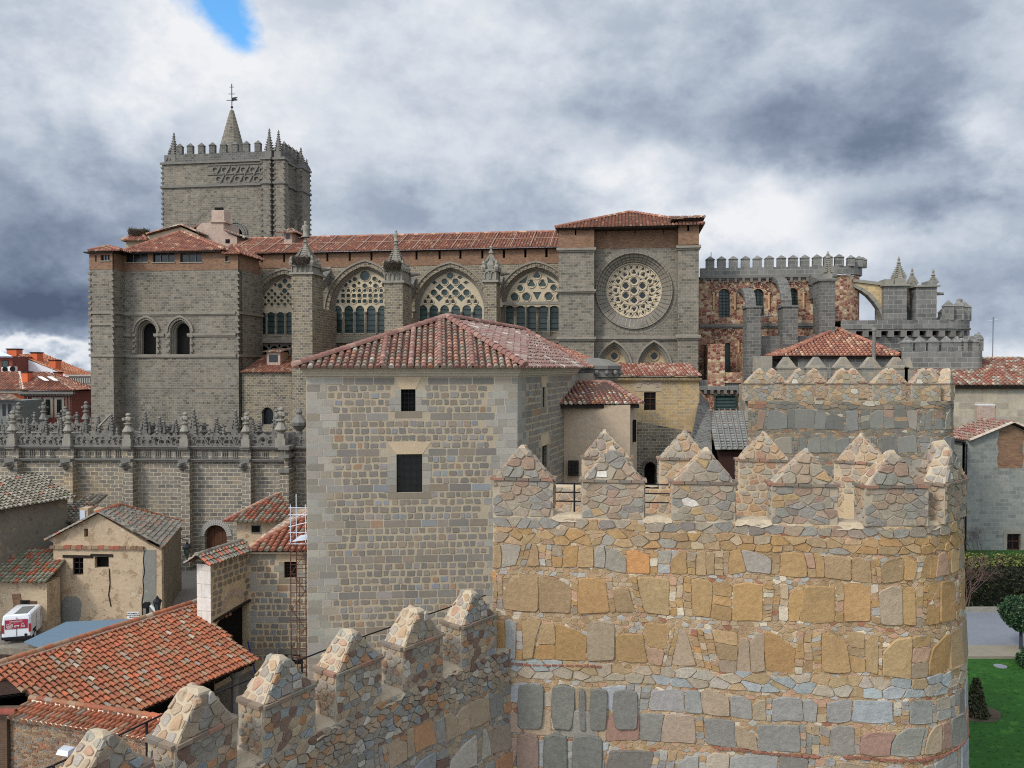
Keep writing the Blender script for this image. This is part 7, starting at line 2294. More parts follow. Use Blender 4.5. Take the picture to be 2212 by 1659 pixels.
# returning walk
pA, pB = P(196, 940, 90), P(252, 940, 76)
mb.hexa([V((pA.x, pA.y, GZ)), V((pB.x, pB.y, GZ)), V((pB.x + .6, pB.y, GZ)), V((pA.x + .6, pA.y, GZ))], [V((pA.x, pA.y, -7)), V((pB.x, pB.y, -7)), V((pB.x + .6, pB.y, -7)), V((pA.x + .6, pA.y, -7))])
mb.build('parapet_wall', MAT['ash_cim'], far)
mb = MB(); r = random.Random(15); openwork(mb, L, -60, 206, d, 933, 912, r, 1.3); mb.build('openwork_parapet', MAT['granite'], far)
r = random.Random(4)
for px, ty, w in ((37, 869, .5), (91, 868, .5), (138, 878, .5), (183, 867, .5), (71, 890, .3), (124, 892, .3), (163, 890, .3), (17, 894, .3), (205, 892, .3)):
    candelabra('finial', L, L.u(px, d + .2), d + .4, L.z(px, 935, d), L.z(px, ty, d), far, w * .85, 'granite', int(px))
def cro(px, d, yb, yt, w, parent, fr=L):
    mb = MB(); u, z0 = fr.uz(px, yb, d); H = fr.z(px, yt, d) - z0
    fr.box(mb, u - w * .5, u + w * .5, d - w * .5, d + w * .5, z0, z0 + H * .35)
    crocket_spire(mb, fr.pt(u, d, z0 + H * .35), w * .5, H * .6, 5, 6, False, .13)
    mb.lathe(fr.pt(u, d, z0 + H * .93), [(.08, 0), (.2, .12), (.06, .3)], 6, smooth=False)
    return mb.build('finial', MAT['granite'], parent)
for px, yt in ((241, 896), (213, 900), (314, 890), (345, 903), (354, 912), (380, 908), (419, 885), (468, 905), (509, 887), (545, 905), (597, 886), (322, 912), (186, 905), (132, 905), (100, 906), (60, 905)):
    cro(px, 75.0 if px > 230 else 80.0, 948, yt, .62 if yt < 900 else .42, far)
for k, px in enumerate((330, 366, 440, 480, 560)):
    candelabra('finial', L, L.u(px, 76), 76.0, L.z(px, 950, 76), L.z(px, 912 + 3 * (k % 2), 76), far, .3, 'granite', k)
mb = MB(); L.box(mb, L.u(262, 76.5), L.u(660, 76.5), 76.5, 77.1, GZ, L.z(400, 933, 76.5)); mb.build('inner_parapet', MAT['granite'], far)
# vase on the parapet behind
mb = MB(); c = L.pt(L.u(646, 71.5), 71.5, lz(940)); mb.lathe(c, [(.3, 0), (.25, .3), (.7, .8), (.75, 1.1), (.35, 1.6), (.2, 1.8), (.3, 2.0), (.15, 2.3)], 9, smooth=False); mb.build('urn', MAT['granite'], clo)
mb = MB(); p0, p1 = P(241, 893, 79.5), P(214, 921, 79.5); mb.bar(p0, p1, .12, n=5, smooth=False); mb.build('raking_coping', MAT['granite_light'], far)

# ================================================================ town houses at the far left
def house(name, label, x0p, x1p, Y, ytop, dep, mat, rz=0):
    a = P(x0p, ytop, Y); b = P(x1p, ytop, Y)
    t = thing(name, label, 'house', ((a.x + b.x) / 2, Y + dep / 2, GZ))
    mb = MB(); mb.box(a.x, b.x, Y, Y + dep, GZ, a.z); mb.build('wall', MAT[mat], t)
    return t, a, b
MAT['red_brown'] = mat_ashlar('red_brown_brick', .35, .1, [A(112, 56, 46), A(124, 62, 50), A(104, 52, 46)], A(110, 72, 60), .012, .02, .15, bumpv=.1)
MAT['orange'] = mat_plain('orange_render', A3(196, 92, 40), .9, .1, 1)
MAT['whitewash'] = mat_plain('white_render', A3(206, 208, 212), .9, .08, .6)
MAT['zinc'] = mat_plain('pale_metal_roof', A3(188, 196, 208), .5, .08, 1, 0, .2)
MAT['grey_render'] = mat_plain('grey_render', A3(104, 108, 104), .9, .15, 1)
h1, a, b = house('brown_town_house', 'red brown town house with tall windows and a tiled roof, left of the cathedral', 52, 155, 112, 846, 9, 'red_brown')
rr = random.Random(61)
mb = MB()
ea, eb = P(46, 846, 111.3), P(X7(1380), 846, 111.3); ea.z = eb.z = P(100, 843, 111.3).z
ra, rb = P(X7(365), 804, 117), P(X7(850), 804, 117); ra.z = rb.z
tiles(mb, [ea, eb, rb, ra], .4, .45, T_NAVE, rr); tiles(mb, [eb, eb + V((0, 10, 0)), rb], .4, .45, T_NAVE, rr); ridge_tiles(mb, eb, rb, .18, T_OLD, rr); ridge_tiles(mb, ea, ra, .18, T_OLD, rr)
roof1 = mb.build('roof', MAT['tile'], h1)
mb = MB(); mb.box(a.x - .5, b.x + .5, 111.4, 112, a.z - .35, a.z + .02)
for k in range(34): x = a.x - .3 + k * .21; mb.box(x, x + .09, 111.6, 112, a.z - .6, a.z - .352)
mb.build('eaves', MAT['granite'], h1)
for cx in (692, 902, 1112):
    flatwin(h1, X7(cx - 44), X7(cx + 44), Y7(1095), Y7(1390), 112, 'glass_dark', 'granite_light', bars=(1, 2), fw=.32)
mb = MB()
for cx in (528, 1245, 1300):
    x = P(X7(cx), 900, 111.9).x; mb.bar((x, 111.85, GZ), (x, 111.85, a.z - .6), .07, n=5)
mb.build('downpipes', MAT['granite_warm'], h1)
mb = MB()
for cx in (740, 915):
    p0, p1 = P(X7(cx), Y7(692), 113.9), P(X7(cx + 125), Y7(762), 112.3)
    mb.hexa([p0 + V((-.25, 0, .12)), p0 + V((.35, 0, .12)), p1 + V((.35, 0, .12)), p1 + V((-.25, 0, .12))][::-1], [p0 + V((-.25, 0, .2)), p0 + V((.35, 0, .2)), p1 + V((.35, 0, .2)), p1 + V((-.25, 0, .2))][::-1])
mb.build('skylights', MAT['white'], h1)
def chimney(parent, x0, x1, y0, y1, Y, mat='orange', dep=1.2, cap=True):
    a = P(x0, y1, Y); b = P(x1, y0, Y); mb = MB(); mb.box(a.x, b.x, Y, Y + dep, a.z, b.z); o = mb.build('chimney', MAT[mat], parent)
    if cap: mb = MB(); mb.box(a.x - .1, b.x + .1, Y - .1, Y + dep + .1, b.z, b.z + .18); mb.build('chimney_cap', MAT['wood_dark'], o)
    return o
chimney(h1, X7(412), X7(512), Y7(595), Y7(800), 113.5)
chimney(h1, X7(1005), X7(1088), Y7(600), Y7(700), 118)
h2, a2, b2 = house('orange_house', 'narrow bright orange house front squeezed against the red brown house', -60, 51.8, 112.3, 850, 9, 'orange')
mb = MB(); q0, q1 = P(-60, 846, 111.5), P(X7(440), 846, 111.5); q0.z = q1.z = ea.z + .02
r0_, r1_ = P(-60, 804, 117), P(X7(365), 804, 117); r0_.z = r1_.z = ra.z + .02
tiles(mb, [q0, q1, r1_, r0_], .4, .45, T_NAVE, rr); ridge_tiles(mb, q1, r1_, .2, [(1, A3(190, 176, 160))], rr); mb.build('roof', MAT['tile_old'], h2)
mb = MB(); mb.box(q0.x, q1.x - .1, 111.6, 112.25, q0.z - .45, q0.z - .04); mb.build('eaves', MAT['granite_light'], h2)
h3, a3, b3 = house('grey_corner_house', 'small grey house with two tall dark windows at the far left edge behind the finials', -60, X7(315), 104, 866, 6, 'grey_render')
mb = MB(); q0, q1 = P(-60, 862, 103), P(X7(385), 862, 103); q0.z = q1.z = P(0, 864, 103).z; r0_ = P(-60, 853, 106); r1_ = P(X7(250), 853, 106); r0_.z = r1_.z
tiles(mb, [q0, q1, r1_, r0_], .35, .42, T_OLD, rr); mb.build('roof', MAT['tile_old'], h3)
for cx in (75, 180): flatwin(h3, X7(cx - 28), X7(cx + 28), Y7(1180), Y7(1400), 104, 'glass_dark', None)
h4 = thing('white_gabled_house', 'white gable ended house under a long sloping orange tile roof with brick chimneys', 'house', (P(100, 800, 128).x, 132, GZ))
mb = MB(); Yh = 126.0
YFh = lambda Y: (lambda x, z, w: V((x, Y - w, z)))
def pz2(pts, Y): return [(P(X7(a), Y7(b), Y).x, P(X7(a), Y7(b), Y).z) for a, b in pts]
plate(mb, YFh(Yh), pz2([(225, 1000), (225, 350), (345, 285), (1290, 660), (1290, 1000)], Yh), [], -.5, 0); mb.build('gable_wall', MAT['whitewash'], h4)
mb = MB()
pts = [P(X7(1250), Y7(645), Yh), P(X7(1760), Y7(655), Yh + 10), P(X7(770), Y7(258), Yh + 12), P(X7(345), Y7(268), Yh)]
pts[1] = P(X7(1760), Y7(648), Yh + 12)
n_ = (pts[1] - pts[0]).cross(pts[3] - pts[0]).normalized(); pts[2] -= n_ * (pts[2] - pts[0]).dot(n_)
tiles(mb, pts, .45, .5, [(3, A3(172, 104, 70)), (2, A3(160, 92, 60)), (2, A3(176, 120, 84))], rr)
mb.build('roof', MAT['tile'], h4)
for x0, x1, y0, y1, Y in ((125, 305, 165, 290, 127), (572, 690, 232, 390, 127), (915, 1035, 372, 530, 127)): chimney(h4, X7(x0), X7(x1), Y7(y0), Y7(y1), Y, 'orange', 1.6)
flatwin(h4, X7(405), X7(460), Y7(425), Y7(485), Yh - .05, 'white', None)
h5, a5, b5 = house('balcony_house', 'narrow house with a glazed balcony and a dentilled cornice beside the cathedral tower', X7(1335), X7(1760), 118, Y7(660), 8, 'red_brown')
mb = MB(); mb.box(a5.x - .2, b5.x, 117.6, 118, a5.z - 1.5, a5.z); mb.box(a5.x - .5, b5.x, 117.2, 118, a5.z - .01, a5.z + .2)
for k in range(14): x = a5.x + .2 + k * .33; mb.box(x, x + .16, 117.4, 117.62, a5.z - 1.0, a5.z - .3)
mb.build('cornice', mat_plain('grey_cornice', A3(150, 150, 142), .8, .1, 2), h5)
flatwin(h5, X7(1410), X7(1660), Y7(960), Y7(1330), 117.6, 'glass', 'granite_light', bars=(4, 2), fw=.12, barm='white')
mb = MB()
x0, x1 = P(X7(1400), 0, 117).x, P(X7(1690), 0, 117).x; zt_b, zb_b = P(0, Y7(1165), 117).z, P(0, Y7(1290), 117).z
for k in range(22): x = x0 + (x1 - x0) * k / 21; mb.bar((x, 116.9, zb_b), (x, 116.9, zt_b), .025, n=4)
mb.bar((x0, 116.9, zt_b), (x1, 116.9, zt_b), .05, n=4); mb.box(x0, x1, 116.9, 118, zb_b - .15, zb_b); mb.build('balcony', MAT['iron'], h5)
h6, a6, b6 = house('dark_red_house', 'dark red house under a pale metal roof at the far left edge', -60, X7(232), 122, Y7(290), 8, 'red_brown')
mb = MB(); q = [P(-60, Y7(290), 121.5), P(X7(240), Y7(290), 121.5), P(-20, Y7(120), 126), P(-60, Y7(120), 126)]; q[0].z = q[1].z
mb.face(q); mb.face([x - V((0, 0, .15)) for x in q][::-1]); mb.build('roof', MAT['zinc'], h6)
flatwin(h6, X7(45), X7(150), Y7(370), Y7(500), 122, 'glass', 'wood_dark')
for k, (x0, x1, y0, y1) in enumerate(((28, 130, 495, 582), (145, 262, 480, 575))):
    t = thing('air_conditioner', ['white air conditioner box, the lower left one of the pair below the dark red house', 'pale grey air conditioner box, the right one of the pair beside the white gable'][k], 'air conditioner', tuple(P(X7(x0), Y7(y1), 118)), 'air conditioners on the roofs')
    a = P(X7(x0), Y7(y1), 118); b = P(X7(x1), Y7(y0), 118); mb = MB(); mb.box(a.x, b.x, 118, 118.8, a.z, b.z); mb.build('casing', MAT['white'], t)
    mb = MB(); c = P(X7(x0 + (x1 - x0) * (.65 if k == 0 else .78)), Y7((y0 + y1) / 2), 118)
    mb.face([V((c.x + .42 * math.cos(2 * math.pi * i / 14), 117.97, c.z + .42 * math.sin(2 * math.pi * i / 14))) for i in range(14)][::-1] if False else [V((c.x + .42 * math.cos(2 * math.pi * i / 14), 117.97, c.z + .42 * math.sin(2 * math.pi * i / 14))) for i in range(14)]); mb.build('fan', MAT['dark_in'], t)

# ================================================================ old buildings in the street on the left
MAT['ruin'] = mat_plaster('flaking_render', A(172, 150, 120), [(A(150, 126, 98), .55, 1.2), (A(186, 168, 142), .60, .9), (A(134, 112, 88), .64, 2.6), (A(120, 92, 70), .70, 3.5)], .22, bumpv=.7)
MAT['ruin_grey'] = mat_plaster('damp_render', A(112, 104, 90), [(A(134, 120, 98), .56, .9), (A(92, 86, 76), .60, 1.8)], .25, bumpv=.5)
MAT['grey_cement'] = mat_plaster('grey_cement', A(118, 118, 110), [(A(130, 126, 114), .6, 2)], .15)
ruin = thing('ruined_house', 'derelict gabled house with flaking buff render, small broken windows and lichen grey roof', 'house', (P(210, 1200, 58).x, 60, GZ))
YR = 56.0
def pr2(pts, Y=YR): return [(P(a, b, Y).x, P(a, b, Y).z) for a, b in pts]
wn = [rpx(157, 180, 1203, 1242), rpx(204.5, 235, 1203, 1227), rpx(181.5, 190, 1142, 1160)]
mb = MB()
FX0, FX1 = P(101, 0, YR).x, P(338, 0, YR).x
outer = [(FX0, GZ), (FX1, GZ)] + pr2([(338, 1190), (322, 1176), (212, 1110), (104, 1166), (101, 1172)])
outer[2] = (FX1, outer[2][1]); outer[-1] = (FX0, outer[-1][1])
plate(mb, YFh(YR), outer, [pr2(h) for h in wn], -.35, 0)
Sb = V((-2.1, 8.4, 0)); c0 = V((FX1, YR, 0)); zs_ = P(338, 1184, YR).z
mb2 = MB(); mb2.face([c0 + V((0, 0, GZ)), c0 + Sb + V((0, 0, GZ)), c0 + Sb + V((0, 0, zs_)), c0 + V((0, 0, zs_))])
rw = mb.build('front_wall', MAT['ruin'], ruin)
mb2.build('side_wall', MAT['ruin_grey'], ruin)
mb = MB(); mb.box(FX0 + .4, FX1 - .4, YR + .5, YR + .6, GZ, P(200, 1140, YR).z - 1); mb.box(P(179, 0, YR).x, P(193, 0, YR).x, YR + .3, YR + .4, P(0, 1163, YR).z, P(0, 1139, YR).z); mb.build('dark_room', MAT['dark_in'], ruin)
for h in wn[:1]:
    q = pr2(h); m = MB(); x0, x1, z0, z1 = q[0][0], q[1][0], q[2][1], q[0][1]; z0, z1 = min(z0, z1), max(z0, z1)
    for x in (x0, (x0 + x1) / 2, x1 - .07): m.box(x, x + .07, YR + .12, YR + .2, z0, z1)
    for k in range(4): z = z0 + (z1 - z0) * k / 3; m.box(x0, x1, YR + .13, YR + .19, z - .03, z + .03)
    m.build('window_frame', MAT['wood_dark'], rw)
mb = MB()
for a, b, y, in ((135, 200, 1201.5), (195, 243, 1199)):
    p, q = P(a, y, YR - .06), P(b, y + 1, YR - .06); mb.hexa([p + V((0, 0, -.1)), q + V((0, 0, -.1)), q + V((0, .3, -.1)), p + V((0, .3, -.1))], [p + V((0, 0, .08)), q + V((0, 0, .08)), q + V((0, .3, .08)), p + V((0, .3, .08))])
mb.build('lintels', MAT['wood_dark'], rw)
mb = MB(); rr = random.Random(71)
x = 108
while x < 308:
    p = P(x, 1181.5 + (x - 108) * .012, YR - .1); w_ = rr.uniform(.3, .5)
    mb.box(p.x, p.x + w_ * .94, YR - .16, YR + .02, p.z - .12 + rr.uniform(-.02, .02), p.z + .12 + rr.uniform(-.03, .03), pick([(3, A3(150, 86, 64)), (3, A3(140, 118, 90)), (2, A3(120, 92, 72))], rr)); x += w_ / YR * F
mb.build('brick_ledge', MAT['block_attr'], rw)
mb = MB()
def blobpoly(cx, cy, rx, ry, n, seed, Y=YR): 
    r = random.Random(seed); return pr2([(cx + rx * math.cos(2 * math.pi * k / n) * r.uniform(.8, 1.12), cy + ry * math.sin(2 * math.pi * k / n) * r.uniform(.85, 1.1)) for k in range(n)], Y)
plate(mb, YFh(YR - .02), blobpoly(153, 1318, 25, 34, 16, 3), [], -.03, 0)
mb.build('cement_patch', MAT['grey_cement'], rw); mb = MB()
plate(mb, YFh(YR - .02), pr2([(312, 1188), (337, 1188), (337, 1350), (309, 1350), (311, 1290), (308, 1240)]), [], -.03, .01)
mb.build('cement_patch', MAT['grey_cement'], rw)
mb = MB()
E0 = P(352, 1181, YR - .4); E1 = P(396, 1130, 64.4); E1.z = E0.z; R1 = P(259, 1091, 59.6); R0 = P(211, 1107, YR - .4)
E2 = P(318, 1176, YR - .4)
P_RU = [(6, A3(112, 107, 96)), (4, A3(126, 118, 104)), (2, A3(96, 90, 80)), (.7, A3(148, 86, 64)), (.8, A3(130, 98, 78))]
tiles(mb, [E0, E1, R1, R0], .28, .34, P_RU, rr, lip=.5)
Lb = P(96, 1168, YR - .4); tiles(mb, [Lb + V((-.5, 9, 0)), Lb, R0, R1], .28, .36, P_RU, rr, lip=.5)
ridge_tiles(mb, R0, R1, .16, T_NEW, rr); ridge_tiles(mb, R1, E1, .15, T_NEW, rr)
for a, b in ((Lb, R0), (R0, E0)):
    ridge_tiles(mb, a + V((0, .1, 0)), b + V((0, .1, 0)), .1, P_RU, rr, .3)
mb.build('roof', MAT['tile_old'], ruin)
mb = MB()
pz_ = P(180, 1120, 60.5)
def boxp(mb, x0, x1, y0, y1, Y, dep, zb=None, c=(1, 1, 1)):
    a = P(x0, y1, Y); b = P(x1, y0, Y); mb.box(a.x, b.x, Y, Y + dep, a.z if zb is None else zb, b.z, c)
# long receding building
lg = thing('long_render_building', 'long shabby building with dark damp render and grey mossy tiles running off the left edge', 'building', (P(20, 1200, 58).x, 58, GZ))
e0 = V((-35.4, 55, -9.85)); dE = V((2.2, 5, 0)).normalized(); e1 = e0 + dE * 5.7; em = e0 - dE * 6
nl = V((dE.y, -dE.x, 0))
mb = MB(); q0, q1 = em - nl * .5, e1 - nl * .5 - dE * .3
mb.hexa([V((q0.x, q0.y, GZ)), V((q1.x, q1.y, GZ)), V((q1.x - 8, q1.y + 3, GZ)), V((q0.x - 8, q0.y + 3, GZ))], [V((q0.x, q0.y, -10)), V((q1.x, q1.y, -10)), V((q1.x - 8, q1.y + 3, -10)), V((q0.x - 8, q0.y + 3, -10))])
mb.build('wall', MAT['ruin_grey'], lg)
mb = MB(); tiles(mb, [em, e1, e1 - nl * 5 + dE * .5 + V((0, 0, 1.5)), em - nl * 5 + V((0, 0, 1.5))], .34, .42, T_GREY, rr, lip=.5)
mb.build('roof', MAT['tile_old'], lg)
an = thing('annex_house', 'small rendered annex with mossy tiles and stub chimney just behind the derelict house', 'building', (P(130, 1130, 60).x, 61, GZ))
mb = MB(); boxp(mb, 84, 200, 1126, 1300, 60.6, 6, GZ); mb.build('wall', MAT['ruin'], an)
mb = MB(); a, b = P(80, 1128, 60), P(172, 1127, 60); b.z = a.z; tiles(mb, [a, b, b + V((-.3, 5, 1.3)), a + V((1.5, 5, 1.3))], .34, .42, T_GREY, rr, lip=.5); mb.build('roof', MAT['tile_old'], an)
mb = MB(); boxp(mb, 172, 190, 1098, 1124, 59.5, .8); mb.build('chimney', MAT['ruin'], an)
mb = MB(); boxp(mb, 173, 183, 1103, 1124, 59.44, .05); mb.build('chimney_face', MAT['zinc'], an)
sh = thing('lean_to_shed', 'low shed with mossy tiles and small dark door, left of the derelict house', 'shed', (P(40, 1300, 54).x, 55, GZ))
mb = MB(); boxp(mb, -70, 101, 1259, 1360, 54, 1.6, GZ); mb.build('wall', MAT['ruin'], sh)
mb = MB(); a, b = P(-70, 1256, 53.6), P(100, 1258, 53.6); a.z = b.z; tiles(mb, [a, b, b + V((0, 3.8, 1.4)), a + V((0, 3.8, 1.4))], .3, .4, [(3, A3(110, 110, 86)), (3, A3(132, 124, 104)), (2, A3(160, 86, 56))], rr, lip=.5); mb.build('roof', MAT['tile_old'], sh)
flatwin(sh, 46, 63, 1298, 1326, 54, 'dark_in', 'wood_dark', name='door'); mb = MB(); boxp(mb, 63, 79, 1299, 1330, 53.95, .08, ); mb.build('door_leaf', MAT['wood'], sh)

# hall beside the scaffold, its gate wall and the kiosk
h7 = thing('gate_house', 'stone gate house with barred window and red tile roof left of the tall hall', 'building', (P(600, 1300, 47).x, 49, GZ))
YG = 47.0
xa, xb = P(530, 0, YG).x, P(720, 0, YG).x; ztg = P(600, 1193, YG).z
gw1 = pr2(rpx(614, 642, 1213.5, 1249), YG); gw2 = pr2(rpx(601, 652, 1406, 1470), YG)
gx = sorted([gw1[0][0], gw1[1][0]]); 
def norm_rect(q): return rect(min(p[0] for p in q), max(p[0] for p in q), min(p[1] for p in q), max(p[1] for p in q))
gw1, gw2 = norm_rect(gw1), norm_rect(gw2); gw2 = rect(gw2[0][0], gw2[1][0], GZ + .3, gw2[2][1])
mb = MB(); GM = lambda x, z, w: V((x + xa, YG - w, z))
sft = lambda q: [(a - xa, b) for a, b in q]
plate(mb, GM, rect(0, xb - xa, GZ, ztg), [sft(gw1), sft(gw2)], -.4, 0)
r = random.Random(91)
coursed(mb, GM, xb - xa, ztg, GZ + .4, None, [sft(gw1)], r, qmin=.05, qmax=.6)
# gate wall
A_ = P(445, 0, 43.8); A_.z = 0; B_ = P(530, 0, YG); B_.z = 0
gU = (B_ - A_); gL = gU.length; gU.normalize(); gN = V((gU.y, -gU.x, 0))
WM = lambda u, z, w: V((A_.x, A_.y, z)) + gU * u + gN * w
zgt = P(445, 1220, 43.8).z
ga = [(.25, -14.6), (.6, -14.25), (1.2, -14.0), (2.0, -13.85), (gL - .02, -13.8), (gL - .02, GZ + .02), (.25, GZ + .02)]
plate(mb, WM, [(0, GZ), (gL, GZ), (gL, zgt), (0, zgt)], [ga], -.88, 0, back=True)
def gskip(x, z): return False
for k in range(8):
    z1 = zgt - .1 - k * .36
    u = r.uniform(.05, .3)
    while u < gL - .3:
        w = r.uniform(.22, .42)
        if not (z1 < -13.75 and u > .1) and not (abs(u - gL * .55) < .95 and z1 < -12.2): stone(mb, WM, [(u, z1 - .27), (u + w, z1 - .27 + r.uniform(-.03, .03)), (u + w, z1), (u, z1 + r.uniform(-.03, .02))], .03, pick(P_HALL, r), 0, r, 1, .2, .92)
        u += w + r.uniform(.08, .18)
mb.build('gate_walls', [MAT['mortar_warm'], MAT['block_attr']], h7)
mb = MB(); i1 = arch(gL * .55, -13.7, .7, .55, 6); o1 = arch(gL * .55, -13.7, 1.05, .95, 6); band(mb, WM, i1, o1, 0, .05, joint=.01); mb.build('brick_relief', MAT['brick_pale'], h7)
mb = MB(); p = WM(.2, -14.1, .03); q = WM(gL, -13.8, .03); mb.bar(p, q, .09, n=4); mb.build('gate_lintel', MAT['wood_dark'], h7)
mb = MB(); e = [WM(-.03, 0, -.9), WM(-.03, 0, .02)]
mb.hexa([V((e[0].x, e[0].y, GZ)), V((e[1].x, e[1].y, GZ)), V((e[1].x + .02, e[1].y + .02, GZ)), V((e[0].x + .02, e[0].y + .02, GZ))][::1], [V((e[0].x, e[0].y, zgt)), V((e[1].x, e[1].y, zgt)), V((e[1].x + .02, e[1].y + .02, zgt)), V((e[0].x + .02, e[0].y + .02, zgt))]); mb.build('white_jamb', mat_ashlar('white_jamb_blocks', 1.6, .75, [A(196, 188, 178), A(186, 180, 170)], A(160, 150, 140), .02, .02, .08, bumpv=.1), h7)
mb = MB(); rr = random.Random(95)
cr0, cr1 = WM(-.6, zgt + .62, -.45), WM(gL, zgt + .62, -.45)
tiles(mb, [WM(-.6, zgt + .1, .35), WM(gL + .1, zgt + .1, .35), cr1, cr0], .27, .36, P_RU[:2] + [(5, A3(158, 90, 66))], rr, lip=.5)
tiles(mb, [WM(gL + .1, zgt + .1, -1.25), WM(-.6, zgt + .1, -1.25), cr0, cr1], .27, .36, P_RU, rr, lip=.5)
ridge_tiles(mb, cr0, cr1, .14, P_RU, rr)
a, b = P(528, 1190, YG - .5), P(720, 1190, YG - .5); b.z = a.z; ap = P(690, 1098, YG + 5)
bk_ = V((a.x, YG + 10, a.z))
tiles(mb, [a, b, ap], .36, .44, [(6, A3(150, 92, 68)), (3, A3(138, 86, 68)), (1.5, A3(124, 118, 100))], rr, lip=.5); tiles(mb, [bk_, a, ap], .36, .44, T_OLD, rr); ridge_tiles(mb, a, ap, .16, T_NAVE, rr)
mb.build('roof', MAT['tile_old'], h7)
mb = MB(); mb.box(xa - .1, xb, YG - .35, YG, ztg - .02, ztg + .1); mb.build('cornice', MAT['mortar_grey'], h7)
for w in (gw1, gw2):
    m = MB(); m.box(w[0][0] - .01, w[1][0] + .01, YG + .2, YG + .3, w[0][1], w[2][1]); o = m.build('window', MAT['dark_in'], h7)
    m = MB()
    for k in range(1, 5): x = w[0][0] + (w[1][0] - w[0][0]) * k / 5; m.bar((x, YG + .1, w[0][1]), (x, YG + .1, w[2][1]), .014, n=4)
    for k in range(1, 5): z = w[2][1] - (w[2][1] - max(w[0][1], w[2][1] - 1.6)) * k / 5; m.bar((w[0][0], YG + .1, z), (w[1][0], YG + .1, z), .014, n=4)
    m.build('window_grille', MAT['iron'], o)
ki = thing('tiled_kiosk', 'small rendered outbuilding with a mossy hipped tile roof in front of the cloister corner', 'building', (P(560, 1150, 62).x, 64, GZ))
mb = MB(); rr = random.Random(97)
a, b = P(483, 1127, 61), P(640, 1134, 60.6); b.z = a.z; ap = P(604, 1066, 66)
tiles(mb, [a, b, ap], .36, .44, [(4, A3(150, 84, 60)), (4, A3(128, 122, 104)), (2, A3(112, 84, 66))], rr, lip=.5); tiles(mb, [V((a.x, 70, a.z)), a, ap], .36, .44, T_OLD, rr)
ridge_tiles(mb, a, ap, .15, T_NAVE, rr)
mb.build('roof', MAT['tile_old'], ki)
mb = MB(); mb.box(a.x + .8, b.x, 61.6, 67, GZ, a.z - .05); mb.build('wall', MAT['ruin'], ki)
flatwin(ki, 544, 562, 1135, 1150, 61.6, 'dark_in', 'granite_light')

# ================================================================ tiled open shed in the foreground
shed = thing('tiled_market_shed', 'open sided shed with a broad bright orange clay tile roof at the lower left', 'shed', (PZ(300, 1450, -18).x, 40, GZ))
R0 = PZ(414, 1305, -13.5); R1 = PZ(0, 1435, -13.5); E0 = PZ(556, 1426, -15.5)
dS = (R1 - R0).normalized(); dn_ = V((-dS.y, dS.x, 0)); 
if (E0 - R0).dot(dn_) < 0: dn_ = -dn_
wv = (E0 - R0).dot(dn_); E0 = R0 + dS * (E0 - R0).dot(dS) + dn_ * wv + V((0, 0, -2.0))
LS = 17.0
mb = MB(); rr = random.Random(111)
w0 = PZ(22, 1552, -14.85); w1 = PZ(420, 1614, -14.85); dU = (w1 - w0).normalized(); dN = V((dU.y, -dU.x, 0))
cb = w0 - dN * 1.2       # line of the coped wall's back edge
def meet(p, d):
    t = (cb - p).dot(dN) / d.dot(dN); return p + d * t
En = meet(E0, dS); Rn = R0 + dS * 17.0
pn = (E0 - R0).cross(dS).normalized()
S0 = cb - dU * 4.5; S0 = S0 + V((0, 0, -((S0 - R0).dot(pn)) / pn.z))
LE = (En - E0).length
tiles(mb, [En, E0, R0, Rn, S0], .245, .42, T_NEW, rr, seg=6, lip=.55)
tiles(mb, [E0 + dS * 0 + dS * 0 , R0 + V((0, 0, 0)), R0 - dS * 0.9 + dn_ * .4 + V((0, 0, -.14)), E0][:0] or [R0 - dn_ * 3.2 + V((0, 0, -1.1)), R0 - dn_ * 3.2 + dS * 17 + V((0, 0, -1.1)), Rn, R0], .245, .42, T_NEW, rr)
tiles(mb, [R0 + dn_ * 1.9 + V((0, 0, -.66)), R0 + dn_ * 1.9 - dS * 1.2 + V((0, 0, -.66)), R0 - dS * 1.2, R0], .245, .42, T_NEW, rr, seg=6, lip=.55)
ridge_tiles(mb, R0 - dS * 1.2 + V((0, 0, .06)), R0 + dS * 17 + V((0, 0, .06)), .15, T_NEW, rr, .42, 6, mortar=A3(176, 158, 134))
# mortar fillet below the ridge
mb.bar(R0 + dn_ * .2 + V((0, 0, -.02)), R0 + dS * 17 + dn_ * .2 + V((0, 0, -.02)), .09, A3(140, 112, 96), 0, 5)
mb.build('roof', MAT['tile'], shed)
mb = MB()
und = V((0, 0, -.12))
q = [En, E0 + dS * .15, R0 + dS * .15, Rn, S0]
mb.face([p + und for p in q][::-1]); mb.face([p + und * .5 for p in q])
for k in range(int(LE / .56)):
    s = .3 + k * .56; mb.bar(E0 + dS * s + und * 1.9 - dn_ * .1, R0 + dS * s + und * 1.9, .05, (1, 1, 1), 0, 4)
mb.bar(E0 + dS * .2 - dn_ * .5 + V((0, 0, -.15)), En - dn_ * .5 + V((0, 0, -.15)), .13, n=4)
mb.build('rafters', MAT['wood_dark'], shed)
for k in range(3):
    c = E0 + dS * (1.0 + 3.5 * k) - dn_ * .55
    mb = MB(); ztp = c.z - .3
    mb.lathe(V((c.x, c.y, GZ)), [(.3, 0), (.3, .3), (.2, .42), (.19, ztp - GZ - .45), (.24, ztp - GZ - .35), (.34, ztp - GZ - .18), (.36, ztp - GZ)], 10)
    mb.build('column', MAT['granite'], shed)
mb = MB(); w0_ = R0 + dS * .1 - dn_ * .2; w1_e = Rn - dn_ * .2
